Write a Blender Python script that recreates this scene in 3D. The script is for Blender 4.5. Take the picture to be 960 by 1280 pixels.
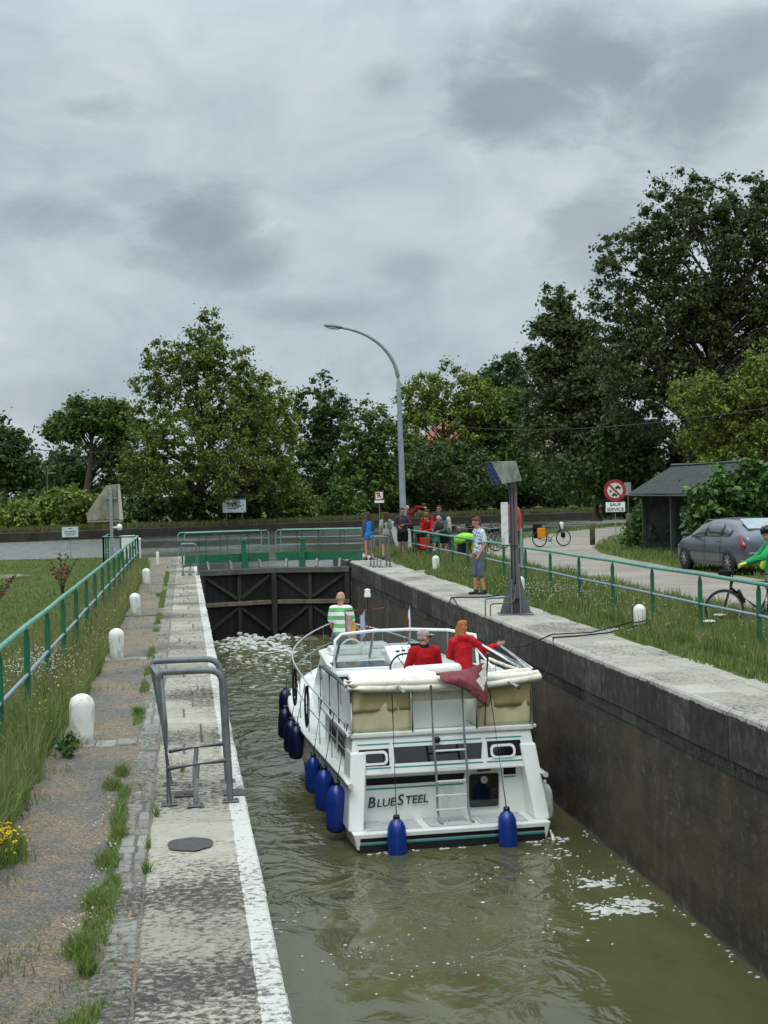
import bpy, bmesh, math, random
import numpy as np
from mathutils import Vector, Matrix, Euler, noise
R = math.radians
PI = math.pi
scene = bpy.context.scene
col = scene.collection
for o in list(bpy.data.objects): bpy.data.objects.remove(o)

# ------------------------------------------------------------------ camera
FPX = 1775.0; TH = math.atan(250.5/1775.0); PH = math.atan(26.7/1775.0); ROLL = R(1.3); CAMZ = 2.39
cd = bpy.data.cameras.new('camera'); cam = bpy.data.objects.new('camera', cd); col.objects.link(cam)
cam.location = (0, 0, CAMZ); cam.rotation_euler = (Matrix.Rotation(-TH, 3, 'Z') @ Matrix.Rotation(PI/2-PH, 3, 'X') @ Matrix.Rotation(-ROLL, 3, 'Z')).to_euler()
cd.sensor_fit = 'VERTICAL'; cd.sensor_height = 36; cd.lens = FPX/1280*36; cd.clip_start = .1; cd.clip_end = 6000
scene.camera = cam
scene.view_settings.view_transform = 'Standard'; scene.view_settings.look = 'None'
scene.view_settings.exposure = 0.0; scene.view_settings.gamma = 1

# ------------------------------------------------------------------ world: overcast sky
SUN_EL, SUN_AZ = R(58), R(200)
w = bpy.data.worlds.new('World'); scene.world = w; w.use_nodes = True
nt = w.node_tree; nt.nodes.clear()
def N(t, typ, **k):
    n = t.nodes.new(typ)
    for a, b in k.items():
        if a in n.inputs.keys() if hasattr(n.inputs, 'keys') else False: n.inputs[a].default_value = b
        else: setattr(n, a, b)
    return n
def setin(n, **k):
    for a, b in k.items(): n.inputs[a.replace('_', ' ')].default_value = b
    return n
out = nt.nodes.new('ShaderNodeOutputWorld'); bg = nt.nodes.new('ShaderNodeBackground')
sky = nt.nodes.new('ShaderNodeTexSky'); sky.sky_type = 'NISHITA'; sky.sun_disc = False
sky.sun_elevation = SUN_EL; sky.sun_rotation = SUN_AZ; sky.air_density = 1.0; sky.dust_density = 3.0
tc = nt.nodes.new('ShaderNodeTexCoord')
WS = .1
def mth(t, op, a, b=None, c=None, clamp=False):
    n = t.nodes.new('ShaderNodeMath'); n.operation = op; n.use_clamp = clamp
    for i, v in enumerate((a, b, c)):
        if v is None: continue
        if isinstance(v, (int, float)): n.inputs[i].default_value = v
        else: t.links.new(v, n.inputs[i])
    return n.outputs[0]
def vmth(t, op, a, b=None):
    n = t.nodes.new('ShaderNodeVectorMath'); n.operation = op
    for i, v in enumerate((a, b)):
        if v is None: continue
        if isinstance(v, (tuple, list)): n.inputs[i].default_value = v
        else: t.links.new(v, n.inputs[i])
    return n.outputs['Value'] if op in ('LENGTH', 'DOT_PRODUCT') else n.outputs['Vector']
def ramp(t, fac, stops, mode='LINEAR'):
    n = t.nodes.new('ShaderNodeValToRGB'); n.color_ramp.interpolation = mode
    e = n.color_ramp.elements
    while len(e) < len(stops): e.new(.5)
    for el, (p, c) in zip(e, stops):
        el.position = p; el.color = (c if len(c) == 4 else (*c, 1)) if isinstance(c, tuple) else (c, c, c, 1)
    t.links.new(fac, n.inputs[0]); return n.outputs[0]
def noi(t, vec, scale, detail=4, rough=.55, dist=0, out='Fac'):
    n = t.nodes.new('ShaderNodeTexNoise'); n.inputs['Scale'].default_value = scale; n.inputs['Detail'].default_value = detail
    n.inputs['Roughness'].default_value = rough; n.inputs['Distortion'].default_value = dist
    if vec is not None: t.links.new(vec, n.inputs['Vector'])
    return n.outputs[out]
def mixc(t, f, a, b, blend='MIX'):
    n = t.nodes.new('ShaderNodeMix'); n.data_type = 'RGBA'; n.blend_type = blend
    for i, v in ((0, f), (6, a), (7, b)):
        if isinstance(v, (int, float)): n.inputs[i].default_value = v if i == 0 else (v, v, v, 1)
        elif isinstance(v, tuple): n.inputs[i].default_value = (*v[:3], 1)
        else: t.links.new(v, n.inputs[i])
    return n.outputs[2]
def mapping(t, vec, scale=(1, 1, 1), loc=(0, 0, 0), rot=(0, 0, 0)):
    n = t.nodes.new('ShaderNodeMapping'); n.inputs['Scale'].default_value = scale
    n.inputs['Location'].default_value = loc; n.inputs['Rotation'].default_value = rot
    t.links.new(vec, n.inputs['Vector']); return n.outputs[0]
dirv = tc.outputs['Generated']
sep = nt.nodes.new('ShaderNodeSeparateXYZ'); nt.links.new(dirv, sep.inputs[0])
zc = mth(nt, 'MAXIMUM', sep.outputs['Z'], .0)
big = noi(nt, mapping(nt, dirv, (3, 3, 5.2), (1.7, .3, .2)), 1.3, 6, .55, .35)
fine = noi(nt, mapping(nt, dirv, (4, 4, 6.5), (4.1, 2.3, 1.2)), 2.6, 7, .6, .6)
wob = noi(nt, mapping(nt, dirv, (4, 4, 8), (9.1, 3.3, 2.2)), 2.2, 6, .62, .3)
def pxdir(px, py):
    v = cam.rotation_euler.to_matrix() @ Vector(((px-480)/FPX, -(py-640)/FPX, -1)); return v.normalized()
dark = None
def blob(px, py, rx, ry, amp):
    c = pxdir(px, py)
    d = vmth(nt, 'SUBTRACT', dirv, tuple(c)); d = vmth(nt, 'MULTIPLY', d, (FPX/rx, FPX/rx, FPX/ry))
    l = vmth(nt, 'LENGTH', d)
    l = mth(nt, 'ADD', l, mth(nt, 'MULTIPLY', mth(nt, 'SUBTRACT', wob, .5), 3.4))
    m = mth(nt, 'SUBTRACT', 1.25, l); m = mth(nt, 'MULTIPLY', m, .95, clamp=True); m = mth(nt, 'SMOOTH_MIN', m, .8, .35)
    return mth(nt, 'MULTIPLY', m, amp*.95)
for b in ((640, 125, 100, 55, .8), (730, 80, 110, 50, .8), (860, 130, 90, 50, .75), (940, 60, 110, 50, .6), (240, 285, 80, 45, .75), (300, 320, 60, 35, .55), (130, 135, 75, 24, .5),
          (60, 270, 90, 30, .5), (740, 300, 60, 45, .6), (480, 100, 45, 26, .5), (385, 390, 80, 22, .4), (60, 500, 110, 30, .35), (515, 335, 50, 22, .4), (180, 240, 60, 20, .4)):
    v = blob(*b); dark = v if dark is None else mth(nt, 'MAXIMUM', dark, v)
base = ramp(nt, mth(nt, 'ADD', mth(nt, 'MULTIPLY', big, .6), mth(nt, 'MULTIPLY', fine, .4)), [(.3, (.34, .415, .475)), (.46, (.51, .60, .66)), (.6, (.64, .72, .765)), (.75, (.77, .83, .86))])
cl = mixc(nt, dark, base, (.20, .25, .295))
# overcast skies are about three times as bright overhead as at the horizon
zen = mth(nt, 'ADD', .96, mth(nt, 'MULTIPLY', mth(nt, 'MULTIPLY', mth(nt, 'SUBTRACT', zc, .28, clamp=True), 1.0), 3.6))
cl = mixc(nt, 1.0, cl, mixc(nt, 1.0, (1/WS,)*3, zen, 'MULTIPLY'), 'MULTIPLY')
mx = nt.nodes.new('ShaderNodeMix'); mx.data_type = 'RGBA'; mx.inputs[0].default_value = .94
nt.links.new(sky.outputs[0], mx.inputs[6]); nt.links.new(cl, mx.inputs[7])
nt.links.new(mx.outputs[2], bg.inputs[0]); bg.inputs[1].default_value = WS
nt.links.new(bg.outputs[0], out.inputs[0])
w.cycles.sampling_method = 'MANUAL'; w.cycles.sample_map_resolution = 512
sd = bpy.data.lights.new('sun', 'SUN'); sd.energy = 1.0; sd.angle = R(25); sd.color = (1, .95, .86)
so = bpy.data.objects.new('sun', sd); col.objects.link(so)
so.rotation_euler = Vector((math.sin(SUN_AZ)*math.cos(SUN_EL), math.cos(SUN_AZ)*math.cos(SUN_EL), math.sin(SUN_EL))).to_track_quat('Z', 'Y').to_euler()
so.location = (0, -10, 40)

# ------------------------------------------------------------------ helpers
def PD(px, py, D):
    """point seen at a pixel at depth D"""
    m = cam.rotation_euler.to_matrix()
    return Vector((0, 0, CAMZ)) + m @ Vector(((px-480)/FPX*D, -(py-640)/FPX*D, -D))
def P(px, py, z=0.0):
    d = PD(px, py, 1) - Vector((0, 0, CAMZ)); return Vector((0, 0, CAMZ)) + d*((z-CAMZ)/d.z)
def hx(s):
    s = s.lstrip('#'); f = lambda c: c/12.92 if c <= .04045 else ((c+.055)/1.055)**2.4
    return tuple(f(int(s[i:i+2], 16)/255) for i in (0, 2, 4))
def tag(o, label=None, cat=None, group=None, kind=None):
    if label: o['label'] = label
    if cat: o['category'] = cat
    if group: o['group'] = group
    if kind: o['kind'] = kind
    return o
def empty(name, loc=(0, 0, 0), rz=0, label=None, cat=None, group=None):
    o = bpy.data.objects.new(name, None); col.objects.link(o); o.location = loc; o.rotation_euler = (0, 0, rz)
    o.empty_display_size = .2
    return tag(o, label, cat, group)
def children(o): return [c for c in bpy.data.objects if c.parent == o]
def copy_tree(o, parent=None, name=None):
    c = o.copy(); col.objects.link(c); c.parent = parent
    for ch in children(o):
        copy_tree(ch, c)
    return c
def basis(d):
    d = Vector(d).normalized(); a = Vector((0, 0, 1)) if abs(d.z) < .95 else Vector((1, 0, 0))
    x = d.cross(a).normalized(); y = x.cross(d).normalized(); return x, y, d
class MB:
    def __init__(s): s.v = []; s.f = []; s.sm = []
    def add(s, vs, fs, smooth=False):
        n = len(s.v); s.v += [tuple(v) for v in vs]; s.f += [tuple(i+n for i in f) for f in fs]; s.sm += [smooth]*len(fs); return s
    def box(s, c, d, rz=0, rot=None):
        c = Vector(c); h = [x/2 for x in d]; m = rot if rot is not None else Matrix.Rotation(rz, 3, 'Z')
        vs = [c + m @ Vector((h[0]*a, h[1]*b, h[2]*e)) for a in (-1, 1) for b in (-1, 1) for e in (-1, 1)]
        return s.add(vs, [(0, 1, 3, 2), (4, 6, 7, 5), (0, 4, 5, 1), (2, 3, 7, 6), (0, 2, 6, 4), (1, 5, 7, 3)])
    def hexa(s, vs):  # bottom 4 ccw then top 4 ccw
        return s.add(vs, [(3, 2, 1, 0), (4, 5, 6, 7), (0, 1, 5, 4), (1, 2, 6, 5), (2, 3, 7, 6), (3, 0, 4, 7)])
    def beam(s, a, b, wx, wy, up=(0, 0, 1)):
        a, b = Vector(a), Vector(b); d = (b-a).normalized(); u = Vector(up)
        if abs(d.dot(u)) > .98: u = Vector((1, 0, 0))
        x = d.cross(u).normalized(); y = x.cross(d).normalized()
        vs = [p + x*wx/2*i + y*wy/2*j for p in (a, b) for i, j in ((-1, -1), (1, -1), (1, 1), (-1, 1))]
        return s.add(vs, [(0, 1, 2, 3), (7, 6, 5, 4), (1, 0, 4, 5), (2, 1, 5, 6), (3, 2, 6, 7), (0, 3, 7, 4)])
    def tube(s, pts, r, seg=8, cap=True, flat=None):
        pts = [Vector(p) for p in pts]; n = len(pts); rs = r if isinstance(r, (list, tuple)) else [r]*n
        vs = []; px = None
        for i, p in enumerate(pts):
            d = (pts[min(i+1, n-1)] - pts[max(i-1, 0)]).normalized()
            if px is None: x, y, _ = basis(d)
            else:
                x = (px - d*px.dot(d)).normalized(); y = d.cross(x).normalized()
            px = x
            fl = flat or 1
            for k in range(seg):
                a = 2*PI*k/seg; vs.append(p + (x*math.cos(a) + y*math.sin(a)*fl)*rs[i])
        fs = []
        for i in range(n-1):
            for k in range(seg):
                a, b = i*seg+k, i*seg+(k+1) % seg; fs.append((a, b, b+seg, a+seg))
        s.add(vs, fs, True)
        if cap: s.add(vs[:seg], [tuple(range(seg))[::-1]]); s.add(vs[-seg:], [tuple(range(seg))])
        return s
    def lathe(s, prof, seg=20, c=(0, 0, 0), rot=None, smooth=True):
        c = Vector(c); vs = []; m = rot or Matrix.Identity(3)
        for r, z in prof:
            for k in range(seg):
                a = 2*PI*k/seg; vs.append(c + m @ Vector((r*math.cos(a), r*math.sin(a), z)))
        fs = [(i*seg+k, i*seg+(k+1) % seg, (i+1)*seg+(k+1) % seg, (i+1)*seg+k) for i in range(len(prof)-1) for k in range(seg)]
        if prof[0][0] > 1e-4: fs.append(tuple(range(seg))[::-1])
        if prof[-1][0] > 1e-4: fs.append(tuple(range((len(prof)-1)*seg, len(prof)*seg)))
        return s.add(vs, fs, smooth)
    def ell(s, c, r, rot=None, nu=14, nv=9):
        c = Vector(c); m = rot or Matrix.Identity(3); r = (r, r, r) if isinstance(r, (int, float)) else r
        vs = [c + m @ Vector((0, 0, -r[2]))]
        for j in range(1, nv):
            t = -PI/2 + PI*j/nv
            for k in range(nu):
                a = 2*PI*k/nu; vs.append(c + m @ Vector((r[0]*math.cos(t)*math.cos(a), r[1]*math.cos(t)*math.sin(a), r[2]*math.sin(t))))
        vs.append(c + m @ Vector((0, 0, r[2])))
        fs = [(0, 1+(k+1) % nu, 1+k) for k in range(nu)]
        for j in range(nv-2):
            for k in range(nu): a = 1+j*nu; fs.append((a+k, a+(k+1) % nu, a+nu+(k+1) % nu, a+nu+k))
        a = 1+(nv-2)*nu; fs += [(a+k, a+(k+1) % nu, len(vs)-1) for k in range(nu)]
        return s.add(vs, fs, True)
    def cap(s, a, b, ra, rb, fx=1, fy=1, seg=12, side=None):
        """closed tapered capsule; fx scales it along 'side' direction, fy across"""
        a, b = Vector(a), Vector(b); d = b-a; L = d.length
        if L < 1e-5: return s.ell(a, max(ra, rb))
        d = d/L
        if side is not None: x = Vector(side); x = (x - d*x.dot(d)).normalized(); y = d.cross(x).normalized()
        else: x, y, _ = basis(d); y = d.cross(x).normalized()
        rings = []
        for t in (-1, -.8, -.45): rings.append((a + d*ra*t, ra*math.sqrt(max(0, 1-t*t))))
        for t in (0, .33, .66, 1): rings.append((a + d*L*t, ra+(rb-ra)*t))
        for t in (.45, .8, 1): rings.append((b + d*rb*t, rb*math.sqrt(max(0, 1-t*t))))
        vs = []
        for p, r in rings:
            r = max(r, 1e-4)
            for k in range(seg): an = 2*PI*k/seg; vs.append(p + x*math.cos(an)*r*fx + y*math.sin(an)*r*fy)
        n = len(rings); fs = [(i*seg+k, i*seg+(k+1) % seg, (i+1)*seg+(k+1) % seg, (i+1)*seg+k) for i in range(n-1) for k in range(seg)]
        fs += [tuple(range(seg))[::-1], tuple(range((n-1)*seg, n*seg))]
        return s.add(vs, fs, True)
    def prism(s, poly, axis, a, b):
        """extrude 2D polygon: axis 'x' -> poly is (y,z), 'y' -> (x,z), 'z' -> (x,y)"""
        def mk(p, t): return (t, p[0], p[1]) if axis == 'x' else ((p[0], t, p[1]) if axis == 'y' else (p[0], p[1], t))
        n = len(poly); vs = [mk(p, a) for p in poly] + [mk(p, b) for p in poly]
        fs = [tuple(range(n))[::-1], tuple(range(n, 2*n))] + [(i, (i+1) % n, n+(i+1) % n, n+i) for i in range(n)]
        return s.add(vs, fs)
    def mesh(s, name):
        m = bpy.data.meshes.new(name); m.from_pydata(s.v, [], s.f); m.polygons.foreach_set('use_smooth', s.sm)
        bm = bmesh.new(); bm.from_mesh(m); bmesh.ops.recalc_face_normals(bm, faces=bm.faces[:]); bm.to_mesh(m); bm.free()
        m.update(); return m
    def build(s, name, mat=None, parent=None, bevel=0, loc=None, seg=2):
        o = bpy.data.objects.new(name, s.mesh(name)); col.objects.link(o)
        if mat: o.data.materials.append(mat)
        o.parent = parent
        if loc: o.location = loc
        if bevel:
            b = o.modifiers.new('bevel', 'BEVEL'); b.width = bevel; b.segments = seg; b.limit_method = 'ANGLE'; b.angle_limit = R(35)
        return o
    def remesh(s, name, mat, parent, vox=.012, sm=4):
        me = s.mesh(name); t = bpy.data.objects.new(name, me); col.objects.link(t)
        r = t.modifiers.new('r', 'REMESH'); r.mode = 'VOXEL'; r.voxel_size = vox; r.use_smooth_shade = True
        if sm: q = t.modifiers.new('s', 'SMOOTH'); q.factor = .5; q.iterations = sm
        dg = bpy.context.evaluated_depsgraph_get(); nm = bpy.data.meshes.new_from_object(t.evaluated_get(dg))
        bpy.data.objects.remove(t); bpy.data.meshes.remove(me); nm.name = name
        nm.materials.clear(); nm.materials.append(mat)
        o = bpy.data.objects.new(name, nm); col.objects.link(o); o.parent = parent; return o
def bez(p0, p1, p2, p3, n=10):
    p0, p1, p2, p3 = map(Vector, (p0, p1, p2, p3)); r = []
    for i in range(n+1):
        t = i/n; r.append(p0*(1-t)**3 + p1*3*t*(1-t)**2 + p2*3*t*t*(1-t) + p3*t**3)
    return r
def npmesh(name, verts, faces4, mat, parent=None, smooth=False):
    """verts (N,3); faces list of arrays (M,k)"""
    me = bpy.data.meshes.new(name); me.vertices.add(len(verts)); me.vertices.foreach_set('co', np.asarray(verts, np.float32).ravel())
    loops = np.concatenate([f.ravel() for f in faces4]); sizes = np.concatenate([np.full(len(f), f.shape[1]) for f in faces4])
    starts = np.concatenate([[0], np.cumsum(sizes)[:-1]])
    me.loops.add(len(loops)); me.loops.foreach_set('vertex_index', loops.astype(np.int32))
    me.polygons.add(len(sizes)); me.polygons.foreach_set('loop_start', starts.astype(np.int32)); me.polygons.foreach_set('loop_total', sizes.astype(np.int32))
    if smooth: me.polygons.foreach_set('use_smooth', np.ones(len(sizes), bool))
    me.update(calc_edges=True); me.materials.append(mat)
    o = bpy.data.objects.new(name, me); col.objects.link(o); o.parent = parent; return o

# ------------------------------------------------------------------ materials
def newmat(name):
    m = bpy.data.materials.new(name); m.use_nodes = True; t = m.node_tree; b = t.nodes['Principled BSDF']; return m, t, b
def obj_co(t): return t.nodes.new('ShaderNodeTexCoord').outputs['Object']
def pos_co(t): return t.nodes.new('ShaderNodeNewGeometry').outputs['Position']
def bump(t, b, h, strength=.3, dist=.01):
    n = t.nodes.new('ShaderNodeBump'); n.inputs['Strength'].default_value = strength; n.inputs['Distance'].default_value = dist
    t.links.new(h, n.inputs['Height']); t.links.new(n.outputs[0], b.inputs['Normal']); return n
def M(name, c, rough=.6, metal=0, var=.18, vscale=6, dirt=None, dscale=3, damt=.5, bmp=0, bscale=60, spec=.5, coat=0):
    """painted / plain surface with mottling and optional dirt"""
    m, t, b = newmat(name)
    c = hx(c) if isinstance(c, str) else c
    co = obj_co(t); n1 = noi(t, co, vscale, 6, .6)
    lo = tuple(x*(1-var) for x in c); hi = tuple(min(1, x*(1+var)) for x in c)
    cc = ramp(t, n1, [(.3, lo), (.7, hi)])
    if dirt:
        dc = hx(dirt) if isinstance(dirt, str) else dirt
        n2 = noi(t, mapping(t, co, (1, 1, .5)), dscale, 8, .65, .4)
        cc = mixc(t, ramp(t, n2, [(.62-damt*.25, 0.), (.78-damt*.1, 1.)]), cc, dc)
    t.links.new(cc, b.inputs['Base Color'])
    b.inputs['Roughness'].default_value = rough; b.inputs['Metallic'].default_value = metal; b.inputs['Specular IOR Level'].default_value = spec
    if coat: b.inputs['Coat Weight'].default_value = coat; b.inputs['Coat Roughness'].default_value = .1
    if bmp: bump(t, b, noi(t, co, bscale, 5, .6), bmp, .004)
    return m
def leafmat(name, dark, light, trans=.25, rough=.55):
    m, t, b = newmat(name)
    g = t.nodes.new('ShaderNodeNewGeometry')
    n1 = noi(t, g.outputs['Position'], .45, 3, .6); 
    f = mth(t, 'ADD', mth(t, 'MULTIPLY', g.outputs['Random Per Island'], .45), mth(t, 'MULTIPLY', n1, .75))
    c = ramp(t, f, [(.25, dark), (.62, tuple((a+b2)/2 for a, b2 in zip(dark, light))), (.95, light)])
    t.links.new(c, b.inputs['Base Color']); b.inputs['Roughness'].default_value = rough; b.inputs['Specular IOR Level'].default_value = .3
    tr = t.nodes.new('ShaderNodeBsdfTranslucent'); t.links.new(c, tr.inputs[0])
    mx = t.nodes.new('ShaderNodeMixShader'); mx.inputs[0].default_value = trans
    t.links.new(b.outputs[0], mx.inputs[1]); t.links.new(tr.outputs[0], mx.inputs[2]); t.links.new(mx.outputs[0], t.nodes['Material Output'].inputs[0])
    return m
def glassmat(name, tint=(.5, .53, .52), mixg=.15, rough=.03, opac=0.0):
    m, t, b = newmat(name); t.nodes.remove(b)
    tr = t.nodes.new('ShaderNodeBsdfTransparent'); tr.inputs[0].default_value = (*tint, 1)
    gl = t.nodes.new('ShaderNodeBsdfGlossy'); gl.inputs['Roughness'].default_value = rough
    fr = t.nodes.new('ShaderNodeLayerWeight'); fr.inputs[0].default_value = .5
    mx = t.nodes.new('ShaderNodeMixShader'); t.links.new(mth(t, 'ADD', mth(t, 'MULTIPLY', mth(t, 'POWER', fr.outputs['Facing'], 3.0), .35), mixg, clamp=True), mx.inputs[0])
    t.links.new(tr.outputs[0], mx.inputs[1]); t.links.new(gl.outputs[0], mx.inputs[2]); t.links.new(mx.outputs[0], t.nodes['Material Output'].inputs[0])
    return m
def fabric(name, c, var=.2, pattern=None):
    m, t, b = newmat(name); c = hx(c) if isinstance(c, str) else c; co = obj_co(t)
    n1 = noi(t, co, 9, 5, .6); cc = ramp(t, n1, [(.3, tuple(x*(1-var) for x in c)), (.7, tuple(min(1, x*(1+var)) for x in c))])
    if pattern: cc = pattern(t, co, cc)
    t.links.new(cc, b.inputs['Base Color']); b.inputs['Roughness'].default_value = .85; b.inputs['Specular IOR Level'].default_value = .2
    n2 = noi(t, mapping(t, co, (1, 1, .55)), 10, 3, .55, .9); bump(t, b, n2, 1.0, .04)
    return m
GREEN = M('green_paint', '#1b6444', .5, var=.15, dirt='#2b4a35', dscale=7, damt=.3)
GREENL = M('pale_green_paint', '#5c9481', .5, var=.18, dirt='#3b6a52', dscale=9, damt=.3)  # paler green for top rails and handrails
GALV = M('galvanised_steel', '#8f9698', .5, .35, var=.15, dirt='#5c6468', dscale=9, damt=.3)
PIPEG = M('grey_painted_steel', '#686d6f', .45, .2, var=.15, dirt='#4b4f50', dscale=12, damt=.4)
BLUER = M('pale_blue_pipe', '#8c9fae', .45, .3, var=.12)
WHITEP = M('chipped_white_paint', '#dcdbd3', .6, var=.08, dirt='#6a675e', dscale=9, damt=.35, bmp=.3)
WHITE = M('clean_white_paint', '#e8e9e6', .4, var=.03, dirt='#c9c7bd', dscale=4, damt=.2)
BLACK = M('black_plastic', '#101113', .45, var=.2)
RUBBER = M('rubber', '#17181a', .75, var=.2)
CHROME = M('stainless_steel', '#c9cdd0', .22, .95, var=.06)
CONC = M('weathered_concrete', '#8f8c80', .85, var=.2, vscale=4, dirt='#4f4e47', dscale=3, damt=.6, bmp=.5)
WOODP = M('weathered_timber', '#5b5446', .85, var=.3, vscale=9, dirt='#2e2a24', dscale=5, damt=.5, bmp=.5)
SKIN = M('skin', '#b98368', .55, var=.08, vscale=12)
SKINT = M('tanned_skin', '#9c6a50', .55, var=.08, vscale=12)
# ------------------------------------------------------------------ ground, banks, water
XL, XR = .43, 5.65          # lock wall edges
ZW, ZU = -2.60, -.5         # water below and above the gates
def groundmat():
    m, t, b = newmat('lawn_soil'); co = pos_co(t)
    n1 = noi(t, co, .25, 4, .6); n2 = noi(t, co, 5, 8, .75); n3 = noi(t, co, 45, 4, .7)
    c = ramp(t, mth(t, 'ADD', mth(t, 'MULTIPLY', n1, .5), mth(t, 'MULTIPLY', n2, .5)), [(.34, (.045, .065, .015)), (.5, (.08, .105, .028)), (.62, (.13, .14, .05)), (.75, (.22, .19, .10))])
    c = mixc(t, .6, c, ramp(t, n3, [(.3, .35), (.7, 1.5)]), 'MULTIPLY')
    t.links.new(c, b.inputs['Base Color']); b.inputs['Roughness'].default_value = .95; b.inputs['Specular IOR Level'].default_value = .1
    bump(t, b, noi(t, co, 30, 6, .7), .8, .03); return m
LAWN = groundmat()
FB = [(-600, 64), (-60, 90), (-34, 93), (-12.2, 98), (1.7, 104), (14.2, 110), (21.7, 116), (31.5, 119.5), (60, 130), (240, 190), (950, 440)]      # far bank line
NB = [(XR+.02, 54.4), (7.5, 54.4), (9.2, 57), (11.4, 61), (14.2, 65.5), (17.3, 70.5), (24.3, 83), (40, 99), (80, 116), (240, 165), (950, 400)]     # near bank on the right
def poly_obj(name, polys, mat, skirt=None):
    bm = bmesh.new()
    for poly, z in polys:
        vs = [bm.verts.new((x, y, z)) for x, y in poly]; bm.faces.new(vs)
        n = len(vs)
        if skirt is not None:
            lo = [bm.verts.new((x, y, skirt)) for x, y in poly]
            for i in range(n): bm.faces.new((vs[i], lo[i], lo[(i+1) % n], vs[(i+1) % n]))
    bmesh.ops.triangulate(bm, faces=[f for f in bm.faces if len(f.verts) > 4])
    bmesh.ops.recalc_face_normals(bm, faces=bm.faces)
    me = bpy.data.meshes.new(name); bm.to_mesh(me); bm.free(); me.materials.append(mat)
    o = bpy.data.objects.new(name, me); col.objects.link(o); return o
left = [(-600, -40), (-.35, -40), (-.35, 56.3), (-3, 57.3), (-11, 58.5), (-16, 58), (-30, 55), (-60, 50), (-300, 36), (-600, 24)]
right = [(6.6, -40), (6.6, 54.4)] + NB[1:] + [(2500, 1500), (2500, -40)]
far = FB + [(2500, 2600), (-2500, 2600), (-2500, 40)]
o = poly_obj('ground', [(left, -.012), (right, -.012), ([p for p in far], .12)], LAWN, skirt=-1.6); tag(o, kind='structure')

def watermat(name, base, sc=1.0, bst=.35, lock=False):
    m, t, b = newmat(name); co = pos_co(t)
    c = ramp(t, noi(t, mapping(t, co, (1, .6, 1)), .5, 4, .6, .8), [(.3, tuple(x*.8 for x in base)), (.7, tuple(x*1.3 for x in base))])
    t.links.new(c, b.inputs['Base Color']); b.inputs['Roughness'].default_value = .06; b.inputs['IOR'].default_value = 1.33 if lock else 3.0; b.inputs['Specular IOR Level'].default_value = .5
    h = mth(t, 'ADD', mth(t, 'MULTIPLY', noi(t, mapping(t, co, (sc*1.2, sc*.8, 1) if lock else (sc*1.1, sc*.22, 1)), 1.6, 3, .5, 1.6 if lock else .5), .75), mth(t, 'MULTIPLY', noi(t, mapping(t, co, (sc*1.0, sc*1.0, 1)), 6, 4, .55, .4), .12))
    bn = bump(t, b, h, bst, .22 if lock else .6)
    sx = t.nodes.new('ShaderNodeSeparateXYZ'); t.links.new(co, sx.inputs[0]); nn = noi(t, co, .35 if lock else .05, 3, .6)
    if lock: k = mth(t, 'ADD', mth(t, 'MULTIPLY', mth(t, 'SUBTRACT', 3.2, sx.outputs['X']), .09), mth(t, 'ADD', mth(t, 'MULTIPLY', mth(t, 'SUBTRACT', sx.outputs['Y'], 24), .012), ramp(t, nn, [(.4, .06), (.62, .62)])))
    else: k = mth(t, 'ADD', .12, mth(t, 'ADD', mth(t, 'MULTIPLY', mth(t, 'LESS_THAN', sx.outputs['X'], -3.), .85), ramp(t, nn, [(.45, 0.), (.62, .8)])))
    k = mth(t, 'MINIMUM', mth(t, 'MAXIMUM', k, .07), 1.); t.links.new(k, bn.inputs['Strength'])
    if not lock: t.links.new(mth(t, 'ADD', .05, mth(t, 'MULTIPLY', k, .2)), b.inputs['Roughness'])
    return m
WLOW = watermat('lock_water', (.082, .084, .036), .8, .5, True)
WUP = watermat('canal_water', (.08, .085, .065), 1.3, .8)
# chamber water: a real, slightly heaving surface, choppier towards the gates
def wave(x, y):
    k = .35 + max(0, (y-17)/26)**1.5*1.5 + (1.0 if x < 2.1 else .0)*.25
    a = noise.noise(Vector((x*.9+3, y*.55, 0)))*.035 + noise.noise(Vector((x*2.3, y*1.5, 5)))*.02 + noise.noise(Vector((x*5, y*3.3, 9)))*.009*k
    a *= k
    r = math.hypot(x-2.6, (y-47)*.8)
    if r < 4: a += (noise.noise(Vector((x*3.1, y*3.1, 3)))*.22+.05)*(1-r/4)
    return a
nx, ny = 90, 620; xs = np.linspace(XL-.02, XR+.02, nx); ys = np.linspace(-1, 49.2, ny)
vv = np.array([(x, y, ZW + wave(x, y)) for y in ys for x in xs])
ii = np.arange(nx*ny).reshape(ny, nx); ff = np.stack([ii[:-1, :-1], ii[:-1, 1:], ii[1:, 1:], ii[1:, :-1]], -1).reshape(-1, 4)
o = npmesh('lock_water', vv, [ff], WLOW, smooth=True); tag(o, kind='structure')
o = poly_obj('canal_water', [([(XL-.02, 50.0), (-1200, 5), (-1200, 1500), (1500, 1500), (1500, 60), (30, 50.5), (XR+.02, 50.0)], ZU)], WUP); tag(o, kind='structure')

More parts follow.
